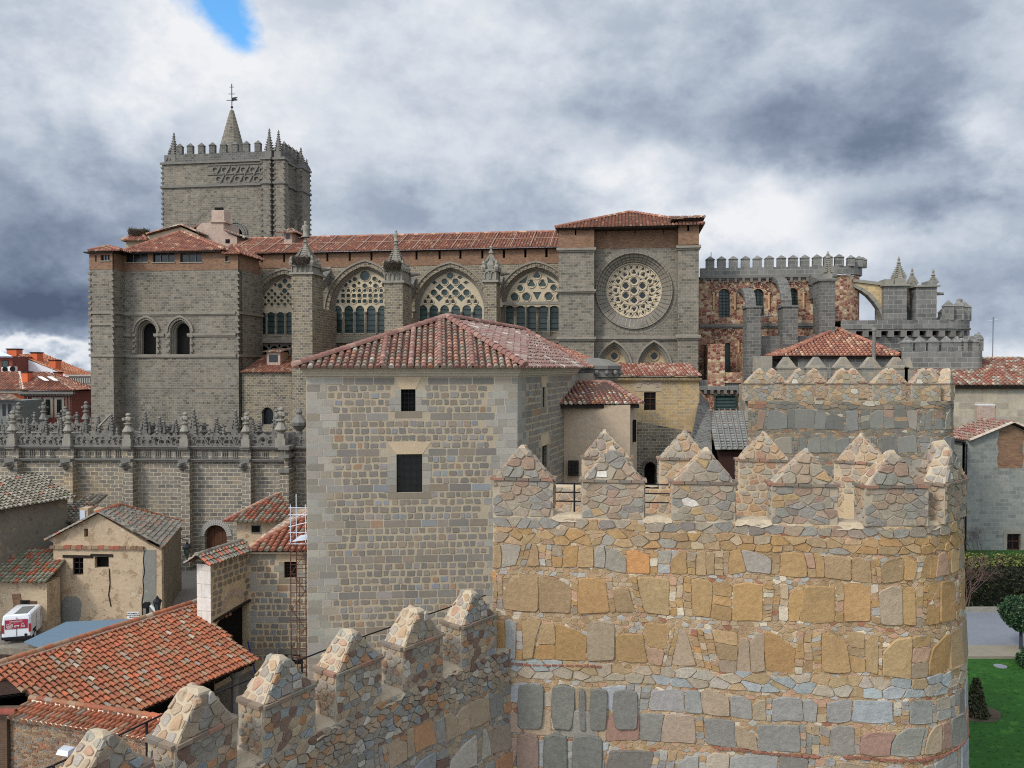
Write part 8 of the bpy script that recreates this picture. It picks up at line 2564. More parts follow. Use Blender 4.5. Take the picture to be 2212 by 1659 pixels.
mb.hexa([V((w0_.x, w0_.y, GZ)), V((w1_e.x, w1_e.y, GZ)), V((w1_e.x, w1_e.y, GZ)) - dn_ * .3, V((w0_.x, w0_.y, GZ)) - dn_ * .3][::-1], [V((w0_.x, w0_.y, -13.9)), V((w1_e.x, w1_e.y, -13.9)), V((w1_e.x, w1_e.y, -14)) - dn_ * .3, V((w0_.x, w0_.y, -14)) - dn_ * .3][::-1])
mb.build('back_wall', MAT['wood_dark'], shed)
def vwall(p, q, z0, z1, th, name, mat, parent):
    p, q = V(p), V(q); n = V(((q - p).y, -(q - p).x, 0)).normalized() * th; m = MB()
    m.hexa([V((a.x, a.y, z0)) for a in (p, q, q - n, p - n)], [V((a.x, a.y, z1)) for a in (p, q, q - n, p - n)]); return m.build(name, mat, parent)
vwall(E0 - dn_ * 2.0 + dS * 1.2, E0 - dn_ * 2.0 + dS * LE, GZ, -15.0, .1, 'shed_dark', MAT['dark_in'], shed)  # near-black sheets added under the roof to stand in for the shed's shade
vwall(E0 - dn_ * 2.0 + dS * 1.2, R0 + dS * 1.2, GZ, -14.8, .1, 'shed_dark', MAT['dark_in'], shed)
vwall(WM(.3, 0, -.5), WM(gL, 0, -.5), GZ, -13.9, .1, 'gateway_dark', MAT['dark_in'], h7)  # dark sheet added across the gate opening so it reads as deep shade
mb = MB(); ck = pr2([(312, 1190), (310, 1212), (313, 1235), (309, 1252), (311, 1275), (307, 1300), (308, 1330)]); ck2 = pr2([(236, 1228), (238, 1260), (235, 1285), (240, 1310)])
for c_ in (ck, ck2):
    for a, b in zip(c_, c_[1:]): mb.bar((a[0], YR - .03, a[1]), (b[0], YR - .03, b[1]), .035, n=3)
mb.build('wall_cracks', MAT['wood_dark'], rw)
mb = MB(); plate(mb, YFh(53.97), [(P(a, b, 54).x, P(a, b, 54).z) for a, b in ((26, 1284), (44, 1282), (47, 1300), (43, 1326), (27, 1328), (30, 1306))], [], -.03, .02); mb.build('brick_patch', MAT['brick'], sh)

# low wall with tile coping in front
lw_ = thing('coped_garden_wall', 'low brick and rubble wall topped with orange tiles set in white mortar, bottom left', 'wall', (PZ(180, 1590, -18).x, 32.8, GZ))
LW = (w1 - w0).length
CM = lambda u, z, w: V((w0.x, w0.y, z)) + dU * u + dN * w
mb = MB(); r = random.Random(121)
mb.hexa([CM(0, GZ, 0), CM(LW, GZ, 0), CM(LW, GZ, -1.1), CM(0, GZ, -1.1)], [CM(0, -14.9, 0), CM(LW, -14.9, 0), CM(LW, -14.9, -1.1), CM(0, -14.9, -1.1)])
P_BR = [(4, A3(128, 100, 76)), (3, A3(140, 116, 88)), (2, A3(112, 84, 66)), (2, A3(120, 112, 100)), (1, A3(150, 96, 66))]
rubble(mb, CM, rect(0, LW, -18, -14.95), .3, .11, P_BR, r, .03, .025, 1)
mb.build('wall_face', [MAT['mortar_grey'], MAT['stone_attr']], lw_)
mb = MB()
tl = [CM(-.1, -14.8, .16), CM(LW, -14.8, .16), CM(LW, -14.5, -1.1), CM(-.1, -14.5, -1.1)]
tiles(mb, tl, .25, .40, T_NEW, rr, seg=6, lip=.7)
ridge_tiles(mb, CM(-.1, -14.44, -1.1), CM(LW, -14.44, -1.1), .13, T_NEW, rr, .42, 6, mortar=A3(206, 196, 176))
mb.bar(CM(-.1, -14.5, -1.0), CM(LW, -14.5, -1.0), .07, A3(196, 182, 156), 0, 5)
n = int(LW / .25)
for k in range(n):     # white mortar lip round the mouth of each eaves tile
    u = (k + .5) * (LW + .1) / n - .1
    pts_ = [CM(u + .10 * math.cos(math.pi * j / 5), -14.8 + .03 + .10 * math.sin(math.pi * j / 5), .2) for j in range(6)]
    for a, b in zip(pts_, pts_[1:]): mb.bar(a, b, .02, A3(200, 190, 168), 0, 4)
mb.build('tile_coping', MAT['tile'], lw_)
lb2 = thing('dark_brick_building', 'dark brick wall with a tiled verge at the very bottom left corner', 'building', tuple(PZ(-30, 1600, -18)))
mb = MB(); p = PZ(17, 1560, -14.9); mb.box(p.x - 9, p.x - .05, p.y, p.y + 1.0, GZ, -14.62); mb.build('wall', mat_ashlar('dark_brown_brick', .3, .08, [A(78, 60, 46), A(92, 70, 52), A(84, 62, 52)], A(98, 84, 68), .012, .03, .3, bumpv=.3), lb2)
mb = MB(); ridge_tiles(mb, V((p.x - 9, p.y - .2, -14.4)), V((p.x + .45, p.y - .2, -14.4)), .16, [(1, A3(128, 62, 48))], rr); mb.build('verge_tiles', MAT['tile'], lb2)
fl_ = thing('floodlight', 'pale grey floodlight box fixed to the face of the tile coped wall', 'floodlight', tuple(CM(3.0, -15.75, .2)))
mb = MB(); c = CM(3.15, -15.75, .25); mb.hexa([c + dU * -.35 - dN * .25, c + dU * -.3 + dN * .2 + V((0, 0, -.05)), c + dU * .3 + dN * .2 + V((0, 0, -.05)), c + dU * .35 - dN * .25][::-1][::-1], [c + dU * -.3 - dN * .22 + V((0, 0, .16)), c + dU * -.26 + dN * .12 + V((0, 0, .13)), c + dU * .26 + dN * .12 + V((0, 0, .13)), c + dU * .3 - dN * .22 + V((0, 0, .16))]); mb.build('housing', MAT['zinc'], fl_)

# blue grey sheet roof
sr = thing('sheet_roof_hut', 'flat blue grey sheet roof over a low hut beside the orange tiled shed', 'hut', (PZ(170, 1370, -16).x, 48, GZ))
zs = -16.15
pts = [PZ(x, y, zs) for x, y in ((97, 1402), (272, 1345), (278, 1337), (143, 1343), (52, 1386))]
mb = MB(); plate(mb, lambda x, y, w: V((x, y, zs + w)), [(p.x, p.y) for p in pts], [], -.07, 0, back=True); mb.build('sheet_roof', mat_plain('blue_grey_sheet', A3(86, 108, 124), .55, .06, .8, .05), sr)
mb = MB(); cx_ = sum(p.x for p in pts) / 5; cy_ = sum(p.y for p in pts) / 5
plate(mb, lambda x, y, w: V((x, y, zs + w)), [((p.x - cx_) * .93 + cx_, (p.y - cy_) * .93 + cy_) for p in pts], [], -1.85, -.08); mb.build('hut_wall', MAT['ruin_grey'], sr)
yw = thing('yard_wall', 'low rough render wall below the blue grey sheet roof', 'wall', tuple(PZ(40, 1430, -18)))
mb = MB(); a, b = PZ(-60, 1396, -16.4), PZ(100, 1404, -16.4); mb.hexa([V((a.x, a.y, GZ)), V((b.x, b.y, GZ)), V((b.x, b.y + .4, GZ)), V((a.x, a.y + .4, GZ))], [V((a.x, a.y, -16.4)), V((b.x, b.y, -16.4)), V((b.x, b.y + .4, -16.4)), V((a.x, a.y + .4, -16.4))]); mb.build('wall_body', MAT['ruin_grey'], yw)

# ================================================================ scaffold tower by the hall
sca = thing('scaffold_tower', 'narrow rusty scaffold tower of tubes and braces standing in front of the gate house', 'scaffold', (P(642, 1430, 44).x, 44.6, GZ))
xs0, xs1, xs2 = P(621, 0, 44).x, P(654, 0, 44).x, P(662, 0, 45.2).x
zT, zM = P(640, 1090, 44).z, P(640, 1172, 44).z
def bars(name, mat, lst, parent, r=.028):
    mb = MB()
    for a, b in lst: mb.bar(a, b, r, n=5)
    return mb.build(name, MAT[mat], parent)
for x, y in ((xs0, 44), (xs1, 44), (xs0, 45.2), (xs1, 45.2)):
    bars('standard', 'rust', [((x, y, GZ), (x, y, zM))], sca)
    bars('upper_standard', 'zinc', [((x, y, zM), (x, y, zT + (.4 if y > 44.5 else 0)))], sca)
lst = []; k = 0; z = GZ + .3
while z < zM:
    lst += [((xs0, 44, z), (xs1, 44, z)), ((xs1, 44, z), (xs1, 45.2, z)), ((xs0, 45.2, z), (xs1, 45.2, z))]
    if k % 4 == 0: lst += [((xs0, 44, z), (xs1, 44, min(zM, z + 1.2)))]
    if k % 4 == 2: lst += [((xs1, 44, z), (xs0, 44, min(zM, z + 1.2)))]
    z += .52; k += 1
bars('ledgers', 'rust', lst, sca, .02)
xm = (xs0 + xs1) / 2
bars('ladder', 'rust', [((xm - .02, 44.3, GZ), (xm - .02, 44.3, P(0, 1250, 44).z))] + [((xm, 44.3, GZ + .3 * i), (xs1, 44.3, GZ + .3 * i)) for i in range(1, 17)], sca, .016)
lst = []
for py in (1097, 1112, 1138, 1150, 1175): z = P(640, py, 44).z; lst += [((xs0 - .1, 44, z), (xs1 + .1, 44, z + (.25 if py in (1138,) else 0)))]
lst += [((xs0 + .3, 44.0, P(0, 1118, 44).z), (xs1 + .9, 45.5, P(0, 1092, 44).z)), ((xs0 + .3, 45.2, P(0, 1125, 44).z), (xs1 + .9, 45.2, P(0, 1100, 44).z))]
bars('upper_rails', 'zinc', lst, sca, .025)
mb = MB(); z = P(640, 1165, 44).z; mb.hexa([(xs0 + .1, 44, z - .15), (xs1 + .2, 44, z), (xs1 + .3, 45.3, z + .05), (xs0 + .2, 45.3, z - .1)], [(xs0 + .1, 44, z - .1), (xs1 + .2, 44, z + .05), (xs1 + .3, 45.3, z + .1), (xs0 + .2, 45.3, z - .05)]); mb.build('platform', MAT['zinc'], sca)

# ================================================================ van
vx, vy = P(7, 1380, 51.6).x, 51.6
van = thing('parked_van', 'white delivery van seen from behind with a dark red panel on its rear doors', 'van', (0, 0, 0))
van.location = (vx + .86, vy, GZ); van.rotation_euler = (0, 0, rad(15))
class LocalMB(MB):
    pass
def vbuild(mb, name, mat, parent):
    # geometry is given in the van's own space
    o = MB.build(mb, name, mat, None); o.parent = parent; return o
def rbox(mb, x0, x1, y0, y1, z0, z1, b=.05, tz=0.0):
    """box with bevelled vertical and top edges, narrowed by tz at the top"""
    def ring(z, ins, bb): 
        a, c, d, e = x0 + ins, x1 - ins, y0 + ins, y1 - ins
        return [(a + bb, d, z), (c - bb, d, z), (c, d + bb, z), (c, e - bb, z), (c - bb, e, z), (a + bb, e, z), (a, e - bb, z), (a, d + bb, z)]
    rings = [ring(z0, .04, b), ring(z0 + .08, 0, b), ring((z0 + z1) * .5, 0, b), ring(z1 - .22, tz * .55, b), ring(z1 - .06, tz, b * 1.3), ring(z1, tz + .1, b * 1.6)]
    vs = [p for r_ in rings for p in r_]; fs = []
    for j in range(len(rings) - 1):
        for i in range(8): fs.append((j * 8 + i, j * 8 + (i + 1) % 8, (j + 1) * 8 + (i + 1) % 8, (j + 1) * 8 + i))
    fs.append(tuple(range(len(vs) - 8, len(vs)))); fs.append(tuple(reversed(range(8))))
    mb.mesh(vs, fs)
MAT['van_white'] = mat_plain('white_car_paint', A3(206, 210, 214), .3, .03, 1, 0, 0, .5)
MAT['van_red'] = mat_plain('dark_red_panel', A3(150, 30, 58), .4, .04, 1, 0, 0, .4)
MAT['tyre'] = mat_plain('tyre_rubber', A3(30, 30, 32), .9, .1, 4, .1)
MAT['taillight'] = mat_plain('red_tail_light', A3(140, 22, 28), .3, .05, 1, 0, 0, .5)
mb = MB()
rbox(mb, -.86, .86, 0, 2.75, .32, 1.86, .09, .07)
body = vbuild(mb, 'body', MAT['van_white'], van)
mb = MB()   # bonnet and cab
mb.hexa([(-.84, 2.7, .35), (.84, 2.7, .35), (.8, 4.05, .35), (-.8, 4.05, .35)], [(-.82, 2.7, 1.1), (.82, 2.7, 1.1), (.74, 4.0, .85), (-.74, 4.0, .85)])
mb.hexa([(-.78, 2.7, 1.1), (.78, 2.7, 1.1), (.74, 3.3, 1.08), (-.74, 3.3, 1.08)], [(-.72, 2.6, 1.78), (.72, 2.6, 1.78), (.7, 2.75, 1.74), (-.7, 2.75, 1.74)])
vbuild(mb, 'bonnet', MAT['van_white'], van)
mb = MB(); mb.box(-.66, .66, -.035, .02, .98, 1.56); pan = vbuild(mb, 'rear_panel', MAT['van_red'], van)
# white drawing on the panel: a roofline of houses, two small animals, a peaked shape, a line of words
mb = MB()
def pln(pts, w=.012):
    for a, b in zip(pts, pts[1:]): mb.bar((a[0], -.045, a[1]), (b[0], -.045, b[1]), w, n=4)
pln([(-.55, 1.1), (-.55, 1.25), (-.48, 1.33), (-.42, 1.27), (-.35, 1.36), (-.26, 1.27), (-.2, 1.3), (-.2, 1.1), (-.55, 1.1)]); pln([(-.5, 1.15), (-.26, 1.15)]); pln([(-.5, 1.2), (-.24, 1.2)]); pln([(-.52, 1.04), (-.24, 1.04)])
for x in (-.06, .1): pln([(x - .05, 1.16), (x + .06, 1.16), (x + .09, 1.2)], .028); pln([(x - .04, 1.15), (x - .04, 1.07)], .014); pln([(x + .04, 1.15), (x + .04, 1.07)], .014)
pln([(.28, 1.1), (.34, 1.28), (.4, 1.34), (.46, 1.24), (.52, 1.1), (.28, 1.1)]); pln([(.33, 1.17), (.48, 1.17)])
vbuild(mb, 'panel_drawing', MAT['white'], pan)
def text(body_, size, loc, rot, mat, parent, name='lettering', ext=.004, align='CENTER'):
    cu = bpy.data.curves.new(name, 'FONT'); cu.body = body_; cu.size = size; cu.extrude = ext; cu.align_x = align; cu.align_y = 'CENTER'
    tmp = bpy.data.objects.new('tmp', cu); COL.objects.link(tmp)
    me = bpy.data.meshes.new_from_object(tmp.evaluated_get(bpy.context.evaluated_depsgraph_get()))
    bpy.data.objects.remove(tmp); me.materials.clear(); me.materials.append(mat)
    o = bpy.data.objects.new(name, me); COL.objects.link(o); o.parent = parent; o.location = loc; o.rotation_euler = rot
    return o
text('Especialidades', .13, (0, -.045, 1.47), (math.pi / 2, 0, 0), MAT['white'], pan)
text('de la casa', .07, (0, -.045, 1.37), (math.pi / 2, 0, 0), MAT['white'], pan)
mb = MB(); mb.box(-.84, .84, -.1, .05, .3, .46); vbuild(mb, 'bumper', MAT['iron'], van)
for s in (-1, 1):
    mb = MB(); mb.box(s * .79 - .07, s * .79 + .07, -.03, .05, .72, 1.25); vbuild(mb, 'tail_light', MAT['taillight'], van)
    for y in (.75, 3.2):
        mb = MB(); mb.bar((s * .70, y, .31), (s * .88, y, .31), .31, n=16); w = vbuild(mb, 'wheel', MAT['tyre'], van)
        mb = MB(); mb.bar((s * .872, y, .31), (s * .89, y, .31), .18, n=12); vbuild(mb, 'hubcap', MAT['zinc'], w)
mb = MB(); mb.box(-.005, .005, -.032, .02, .5, 1.72); mb.box(.855, .868, 1.1, 1.11, .5, 1.65); mb.box(.855, .868, 2.0, 2.01, .5, 1.65); mb.box(.80, .865, .3, 1.0, .62, .78); vbuild(mb, 'door_seams', MAT['iron'], van)
mb = MB(); mb.box(-.2, .55, .25, 1.9, 1.845, 1.885); vbuild(mb, 'roof_hatch', MAT['grey_render'], van)
mb = MB(); mb.bar((.55, -.06, .55), (.55, .0, .55), .08, n=12); vbuild(mb, 'parking_badge', MAT['iron'], van)

# ================================================================ street lamps, sign
def lantern(label, p, s, Y, wall=(.6, .5), group='street lanterns'):
    t = thing('street_lantern', label, 'lantern', tuple(p), group)
    mb = MB(); mb.lathe(p, [(.02 * s, -.42 * s), (.1 * s, -.38 * s), (.2 * s, .1 * s)], 4, smooth=False, ph=.5); mb.build('lantern_glass', MAT['glass'], t)
    mb = MB()
    for k in range(4):
        a = (k + .5) * math.pi / 2; mb.bar(p + V((.1 * s * math.cos(a), .1 * s * math.sin(a), -.38 * s)), p + V((.2 * s * math.cos(a), .2 * s * math.sin(a), .1 * s)), .018 * s, n=4)
    mb.lathe(p + V((0, 0, .1 * s)), [(.25 * s, 0), (.25 * s, .03 * s), (.16 * s, .14 * s), (.07 * s, .2 * s), (.08 * s, .25 * s), (.02 * s, .34 * s)], 8, smooth=False); mb.build('lantern_frame', MAT['iron'], t)
    mb = MB(); q = p + V((wall[0] * s, wall[1], 0)); mb.bar(p + V((0, 0, -.42 * s)), p + V((0, 0, -.6 * s)), .03 * s, n=5); mb.bar(p + V((0, 0, -.6 * s)), q + V((0, 0, -.6 * s)), .025 * s, n=5); mb.bar(p + V((wall[0] * .3 * s, wall[1] * .3, -.6 * s)), q + V((0, 0, -.95 * s)), .02 * s, n=5); mb.build('bracket', MAT['iron'], t)
lantern('black lantern on the corner of the derelict house above the white floodlight', P(340, 1304, 54.6), 1.25, 54.6, (-.4, 1.2))
lantern('black wall lantern between the derelict house and the gate house, by the cloister buttress', P(404, 1186, 58), 1.3, 58, (.2, .8))
lantern('small dark lantern on the cloister wall just above the roof corner of the derelict house', P(386, 1148, 67), 1.2, 67, (.1, 1.6))
fl = thing('floodlight', 'white floodlight with a black speaker on the corner of the derelict house', 'floodlight', tuple(P(328, 1320, 55.3)))
mb = MB(); p = P(330, 1316, 55.2); mb.bar(p + V((-.15, 0, .28)), p + V((.3, 0, -.25)), .11, n=6); mb.build('lamp_head', MAT['white'], fl)
mb = MB(); p = P(318, 1312, 55.3); mb.box(p.x - .28, p.x + .1, 55.2, 55.6, p.z - .05, p.z + .3); mb.box(p.x - .1, p.x + .05, 55.3, 55.5, p.z - 1.3, p.z - .05); mb.build('speaker', MAT['iron'], fl)
sg = thing('wall_sign', 'small white sign with three lines of dark lettering beside the derelict house corner', 'sign', tuple(P(287, 1330, 54.9)))
p0, p1 = P(275, 1337, 54.9), P(299.5, 1322, 54.9)
mb = MB(); mb.box(p0.x, p1.x, 54.9, 54.94, p0.z, p1.z); bd = mb.build('board', MAT['white'], sg)
cx, cz = (p0.x + p1.x) / 2, (p0.z + p1.z) / 2; hh = (p1.z - p0.z)
inkm = MAT['iron']
for s, dz, sz in (('PROHIBIDO', .28, .15), ('APARCAR O DEPOSITAR', 0.02, .095), ('GRACIAS', -.27, .15)):
    text(s, sz * .95, V((cx, 54.89, cz + dz * hh)) - wloc(sg), (math.pi / 2, 0, 0), inkm, bd)
mb = MB(); mb.box(cx - .03, cx + .03, 54.95, 55.0, GZ, p1.z - .05); mb.build('sign_post', MAT['iron'], sg)
mb = MB(); mb.box(cx - .1, p1.x - .05, 54.88, 54.95, p0.z - .16, p0.z - .01); mb.build('red_plate', MAT['van_red'], sg)
mb = MB()
bp = thing('blue_pole', 'leaning blue pole propped in the shadow at the foot of the gate house', 'pole', tuple(P(548, 1440, 46.3)))
mb = MB(); mb.bar(P(535, 1385, 46.2), P(552, 1455, 45.9), .05, n=6); mb.build('pole', mat_plain('blue_paint', A3(40, 56, 120), .6, .1, 2), bp)

# ================================================================ nests and statues on the piers
def nest(label, c, r_, seed):
    t = thing('stork_nest', label, 'nest', tuple(c), 'stork nests on the pinnacles')
    mb = MB(); r = random.Random(seed)
    mb.lathe(c, [(r_ * .5, 0), (r_ * .85, r_ * .2), (r_ * .95, r_ * .6), (r_ * .8, r_ * .8)], 10, (1, 1, 1), smooth=False)
    for k in range(420):
        a = r.uniform(0, 2 * math.pi); zz = r.uniform(0, r_ * .85); rr_ = r_ * (.6 + .4 * math.sin(min(1, (zz + .1) / r_ * 1.6) * math.pi / 2)) * r.uniform(.85, 1.08)
        p = V(c) + V((rr_ * math.cos(a), rr_ * math.sin(a), zz)); d = V((-math.sin(a), math.cos(a), 0)) * r.uniform(.15, .45) + V((r.uniform(-.2, .2), r.uniform(-.2, .2), r.uniform(-.3, .3)))
        mb.bar(p - d, p + d, .018, n=3, smooth=False)
    mb.build('twigs', mat_plain('nest_twigs', A3(84, 74, 62), .95, .3, 4, .3) if 'nest_twigs' not in bpy.data.materials else bpy.data.materials['nest_twigs'], t)
for (c, ztip, w), lab, sd_ in ((piers_info[0], 'big twig nest clinging to the leftmost and largest pinnacle beside the first arched window', 1), (piers_info[1], 'twig nest around the middle pinnacle between the second and third arched windows', 2)):
    nest(lab, c + K.D * -.9 + V((0, 0, .1)), 1.0 if sd_ == 1 else .95, sd_)
nest('flattened dark nest on the small tile roof at the far left of the cathedral', K.pt(K.u(X1(548), 91.6), 91.6, K.z(X1(548), Y1(1352), 91.6)), 1.1, 5)
def statue(label, c, h):
    t = thing('stone_statue', label, 'statue', tuple(c), 'small figures on the pinnacle tips')
    mb = MB(); mb.lathe(c, [(.26 * h, 0), (.27 * h, .06 * h), (.16 * h, .1 * h), (.17 * h, .4 * h), (.2 * h, .62 * h), (.19 * h, .72 * h), (.07 * h, .78 * h), (.1 * h, .84 * h), (.11 * h, .92 * h), (.05 * h, 1.0 * h)], 8)
    mb.bar(V(c) + V((-.16 * h, -.05, .68 * h)), V(c) + V((-.2 * h, -.1, .42 * h)), .06 * h, n=5); mb.bar(V(c) + V((.16 * h, -.05, .68 * h)), V(c) + V((.12 * h, -.2, .5 * h)), .06 * h, n=5)
    mb.build('figure', MAT['granite_light'], t)
statue('pale standing figure on the tip of the leftmost nave pinnacle', piers_info[0][0] + V((0, 0, piers_info[0][1] - piers_info[0][0].z - .25)), 1.75)
statue('pale weathered figure on the tip of the middle nave pinnacle', piers_info[1][0] + V((0, 0, piers_info[1][1] - piers_info[1][0].z - .5)), 1.2)

# ================================================================ right side: gabled house, garden
rh = thing('gabled_house', 'grey stone house with a brown brick panel under its gable, far right', 'house', (P(2180, 1100, 60).x, 64, -14.6))
YG2 = 60.0; GO = -14.6
def pg(pts): return [(P(a, b, YG2).x, P(a, b, YG2).z) for a, b in pts]
eL = pg([(2093, 952)])[0]; apx_ = pg([(2184, 913)])[0]; eR = pg([(2290, 962)])[0]
bl, br = P(2096, 0, YG2).x, P(2290, 0, YG2).x
mb = MB(); wq = norm_rect(pg(rpx(2176, 2205, 1153.5, 1189)))
panel = pg([(2156, 1012), (2154, 990), (2158, 975), (2154, 958), (2158, 940), (2157, 930), (2184, 917), (2212, 930), (2212, 950), (2209, 970), (2212, 990), (2209, 1012)])
plate(mb, YFh(YG2), [(bl, GO - 1), (br, GO - 1), (br, eR[1] - .1), (apx_[0], apx_[1] - .15), (bl, eL[1] - .1)], [wq, panel[::-1]], -.35, 0)
mb.face([V((bl, YG2 + 14, GO - 1)), V((bl, YG2, GO - 1)), V((bl, YG2, eL[1] - .1)), V((bl, YG2 + 14, eL[1] - .1))])
MAT['green_grey'] = mat_ashlar('mossy_grey_masonry', .62, .3, [A(104, 108, 104), A(120, 124, 118), A(128, 128, 120), A(112, 116, 112)], A(136, 136, 126), .022, .06, .25, patch=(A(150, 142, 126), .6, .25))
mb.build('wall', MAT['green_grey'], rh)
mb = MB(); plate(mb, YFh(YG2 + .06), [((p[0] - apx_[0]) * 1.02 + apx_[0], p[1]) for p in panel], [], -.1, 0); mb.build('brick_panel', MAT['brick'], rh)
mb = MB(); mb.box(wq[0][0], wq[1][0], YG2 + .25, YG2 + .3, wq[0][1], wq[2][1]); wo = mb.build('window', MAT['dark_in'], rh)
mb = MB(); fw = .12
x0, x1, z0, z1 = wq[0][0], wq[1][0], wq[0][1], wq[2][1]
for a in (x0, (x0 + x1) / 2 - .04, x1 - .08): mb.box(a, a + .08, YG2 + .18, YG2 + .26, z0, z1)
for z in (z0, (z0 + z1) / 2, z1 - .08): mb.box(x0, x1, YG2 + .185, YG2 + .255, z, z + .08)
mb.build('window_frame', MAT['wood'], wo)
mb = MB()
for k in range(1, 5): x = x0 + (x1 - x0) * k / 5; mb.bar((x, YG2 + .05, z0), (x, YG2 + .05, z1), .015, n=4)
for k in range(1, 5): z = z0 + (z1 - z0) * k / 5; mb.bar((x0, YG2 + .05, z), (x1, YG2 + .05, z), .015, n=4)
mb.build('window_grille', MAT['iron'], wo)
mb = MB(); mb.box(x0 - .3, x1 + .3, YG2 - .03, YG2 + .2, z0 - .3, z0 - .02); mb.box(x0 - .3, x1 + .3, YG2 - .03, YG2 + .2, z1 + .02, z1 + .3); mb.box(x0 - .3, x0 - .02, YG2 - .025, YG2 + .2, z0 - .02, z1 + .02); mb.box(x1 + .02, x1 + .3, YG2 - .025, YG2 + .2, z0 - .02, z1 + .02); mb.build('window_surround', MAT['granite_light'], rh)
rr = random.Random(131); mb = MB()
F0, F1, F2 = V((eL[0] - .1, YG2 - .4, eL[1])), V((apx_[0], YG2 - .4, apx_[1])), V((eR[0], YG2 - .4, eR[1]))
bk2 = V((0, 4.2, 0))
P_RB = [(4, A3(134, 90, 78)), (3, A3(126, 116, 100)), (2, A3(132, 96, 82)), (.7, A3(156, 138, 120))]
tiles(mb, [F0 + bk2, F0, F1, F1 + bk2], .3, .4, P_RB, rr, lip=.5); tiles(mb, [F2, F2 + bk2, F1 + bk2, F1], .3, .4, P_RB, rr, lip=.5)
ridge_tiles(mb, F1, F1 + bk2, .16, P_RB, rr)
ridge_tiles(mb, F0 + V((0, .1, .05)), F1 + V((0, .1, .05)), .12, [(1, A3(168, 154, 138))], rr, .3); ridge_tiles(mb, F1 + V((0, .1, .05)), F2 + V((0, .1, .05)), .12, [(1, A3(168, 154, 138))], rr, .3)
mb.build('roof', MAT['tile_old'], rh)
mb = MB(); tiles(mb, [P(2040, 948, 65), P(2135, 948, 65), P(2135, 884, 71), P(2040, 866, 71)], .3, .4, P_RB + T_GREY, rr, lip=.5); mb.build('rear_roof', MAT['tile_old'], rh)
for a, b, c, d, Y in ((2111, 2149, 876, 925, 66), (2159, 2206, 890, 925, 68)):
    o = chimney(rh, a, b, c, d, Y, 'brick_pale', 1.4, False)
    p, q = P(a, c, Y), P(b, c, Y); mb = MB(); mb.box(p.x - .03, q.x + .03, Y - .03, Y + 1.43, q.z, q.z + .09); mb.build('chimney_cap', MAT['white'], o)
mb = MB(); p = P(2088, 955, 59.7); mb.bar((p.x, 59.7, GO - 1), (p.x, 59.7, eL[1] - .2), .07, n=6); mb.bar((p.x - .1, 59.7, eL[1] - .1), (p.x - .1, 72, eL[1] - .1), .1, n=6); mb.build('downpipe', MAT['iron'], rh)
lb3 = thing('yellow_doorway_house', 'sliver of a cream rendered house between the wall tower and the gabled house', 'house', (P(2075, 1000, 63).x, 65, -14.6))
mb = MB(); a, b = P(2050, 962, 62.5), P(2090, 962, 62.5); mb.box(a.x, b.x, 62.5, 66, -16, a.z); mb.build('wall', mat_plain('cream_render', A3(190, 180, 140), .9, .1, 1), lb3)
mb = MB(); a, b = P(2050, 958, 62.4), P(2079, 958, 62.4); mb.box(a.x, b.x, 62.35, 62.5, P(0, 1010, 62.4).z - 2, a.z); mb.build('door', MAT['dark_in'], lb3)

# garden ground and street
def sheet(name, mat, pts, z, kind='structure'):
    mb = MB(); mb.face([V((x, y, z)) for x, y in pts]); o = mb.build(name, mat); return tag(o, kind=kind)
MAT['street'] = mat_plain('worn_paving', A3(112, 106, 98), .9, .2, .6, .3)
MAT['lawn'] = mat_plaster('lawn_green', A(30, 74, 12), [(A(42, 88, 16), .55, 1.5), (A(22, 50, 10), .58, 5), (A(58, 72, 26), .68, 2.5)], .35, bumpv=.6)
MAT['path'] = mat_plain('garden_paving', A3(108, 112, 120), .8, .16, .5, .05)
MAT['soil'] = mat_plaster('soil', A(74, 62, 48), [(A(60, 52, 40), .55, 2)], .25)
g = sheet('ground', MAT['street'], [(-3000, -500), (3000, -500), (3000, 5000), (-3000, 5000)], GZ)
mb = MB(); mb.box(13.6, 220, -40, 61.5, GZ - .5, GO); o = mb.build('garden_terrain', MAT['soil']); tag(o, kind='structure')
yp0, yp1, yp2 = 47.2, 41.2, 39.6
sheet('lawn', MAT['lawn'], [(13.7, -39), (219, -39), (219, yp2), (13.7, yp2)], GO + .008)
sheet('path', MAT['path'], [(13.7, yp1), (219, yp1), (219, yp0), (13.7, yp0)], GO + .012)
mb = MB(); mb.box(13.7, 219, yp2, yp1, GO + .001, GO + .14)
o = mb.build('path_kerb', mat_plain('kerb_stone', A3(122, 115, 98), .9, .25, .8, .2)); tag(o, kind='structure')
mb = MB(); mb.box(13.7, 219, yp0, yp0 + .35, GO + .001, GO + .25); o = mb.build('kerb', MAT['granite_light']); tag(o, kind='structure')
# grass blades near the camera side of the lawn
def leafmesh(mb, pts_fn, n, size, cols, r, flat=0.0):
    for _ in range(n):
        c, nn = pts_fn(r)
        a = V((r.gauss(0, 1), r.gauss(0, 1), r.gauss(0, 1))); a.normalize()
        if nn is not None: a = (a + nn * .6).normalized()
        u = a.orthogonal().normalized(); w = a.cross(u); t = r.uniform(0, 6.28)
        u2 = u * math.cos(t) + w * math.sin(t); w2 = a.cross(u2); s = size * r.uniform(.6, 1.3)
        mb.face([c + u2 * s, c + w2 * s * .45, c - u2 * s, c - w2 * s * .45], pick(cols, r))
MAT['leaf'] = mat_attr('leaf', .15, 3.0, 0.0, .7)
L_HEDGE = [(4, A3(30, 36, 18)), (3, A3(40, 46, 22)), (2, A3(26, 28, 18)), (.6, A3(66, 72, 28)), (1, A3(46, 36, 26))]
L_TOP = [(3, A3(88, 96, 34)), (2, A3(70, 78, 30)), (1, A3(110, 112, 44))]
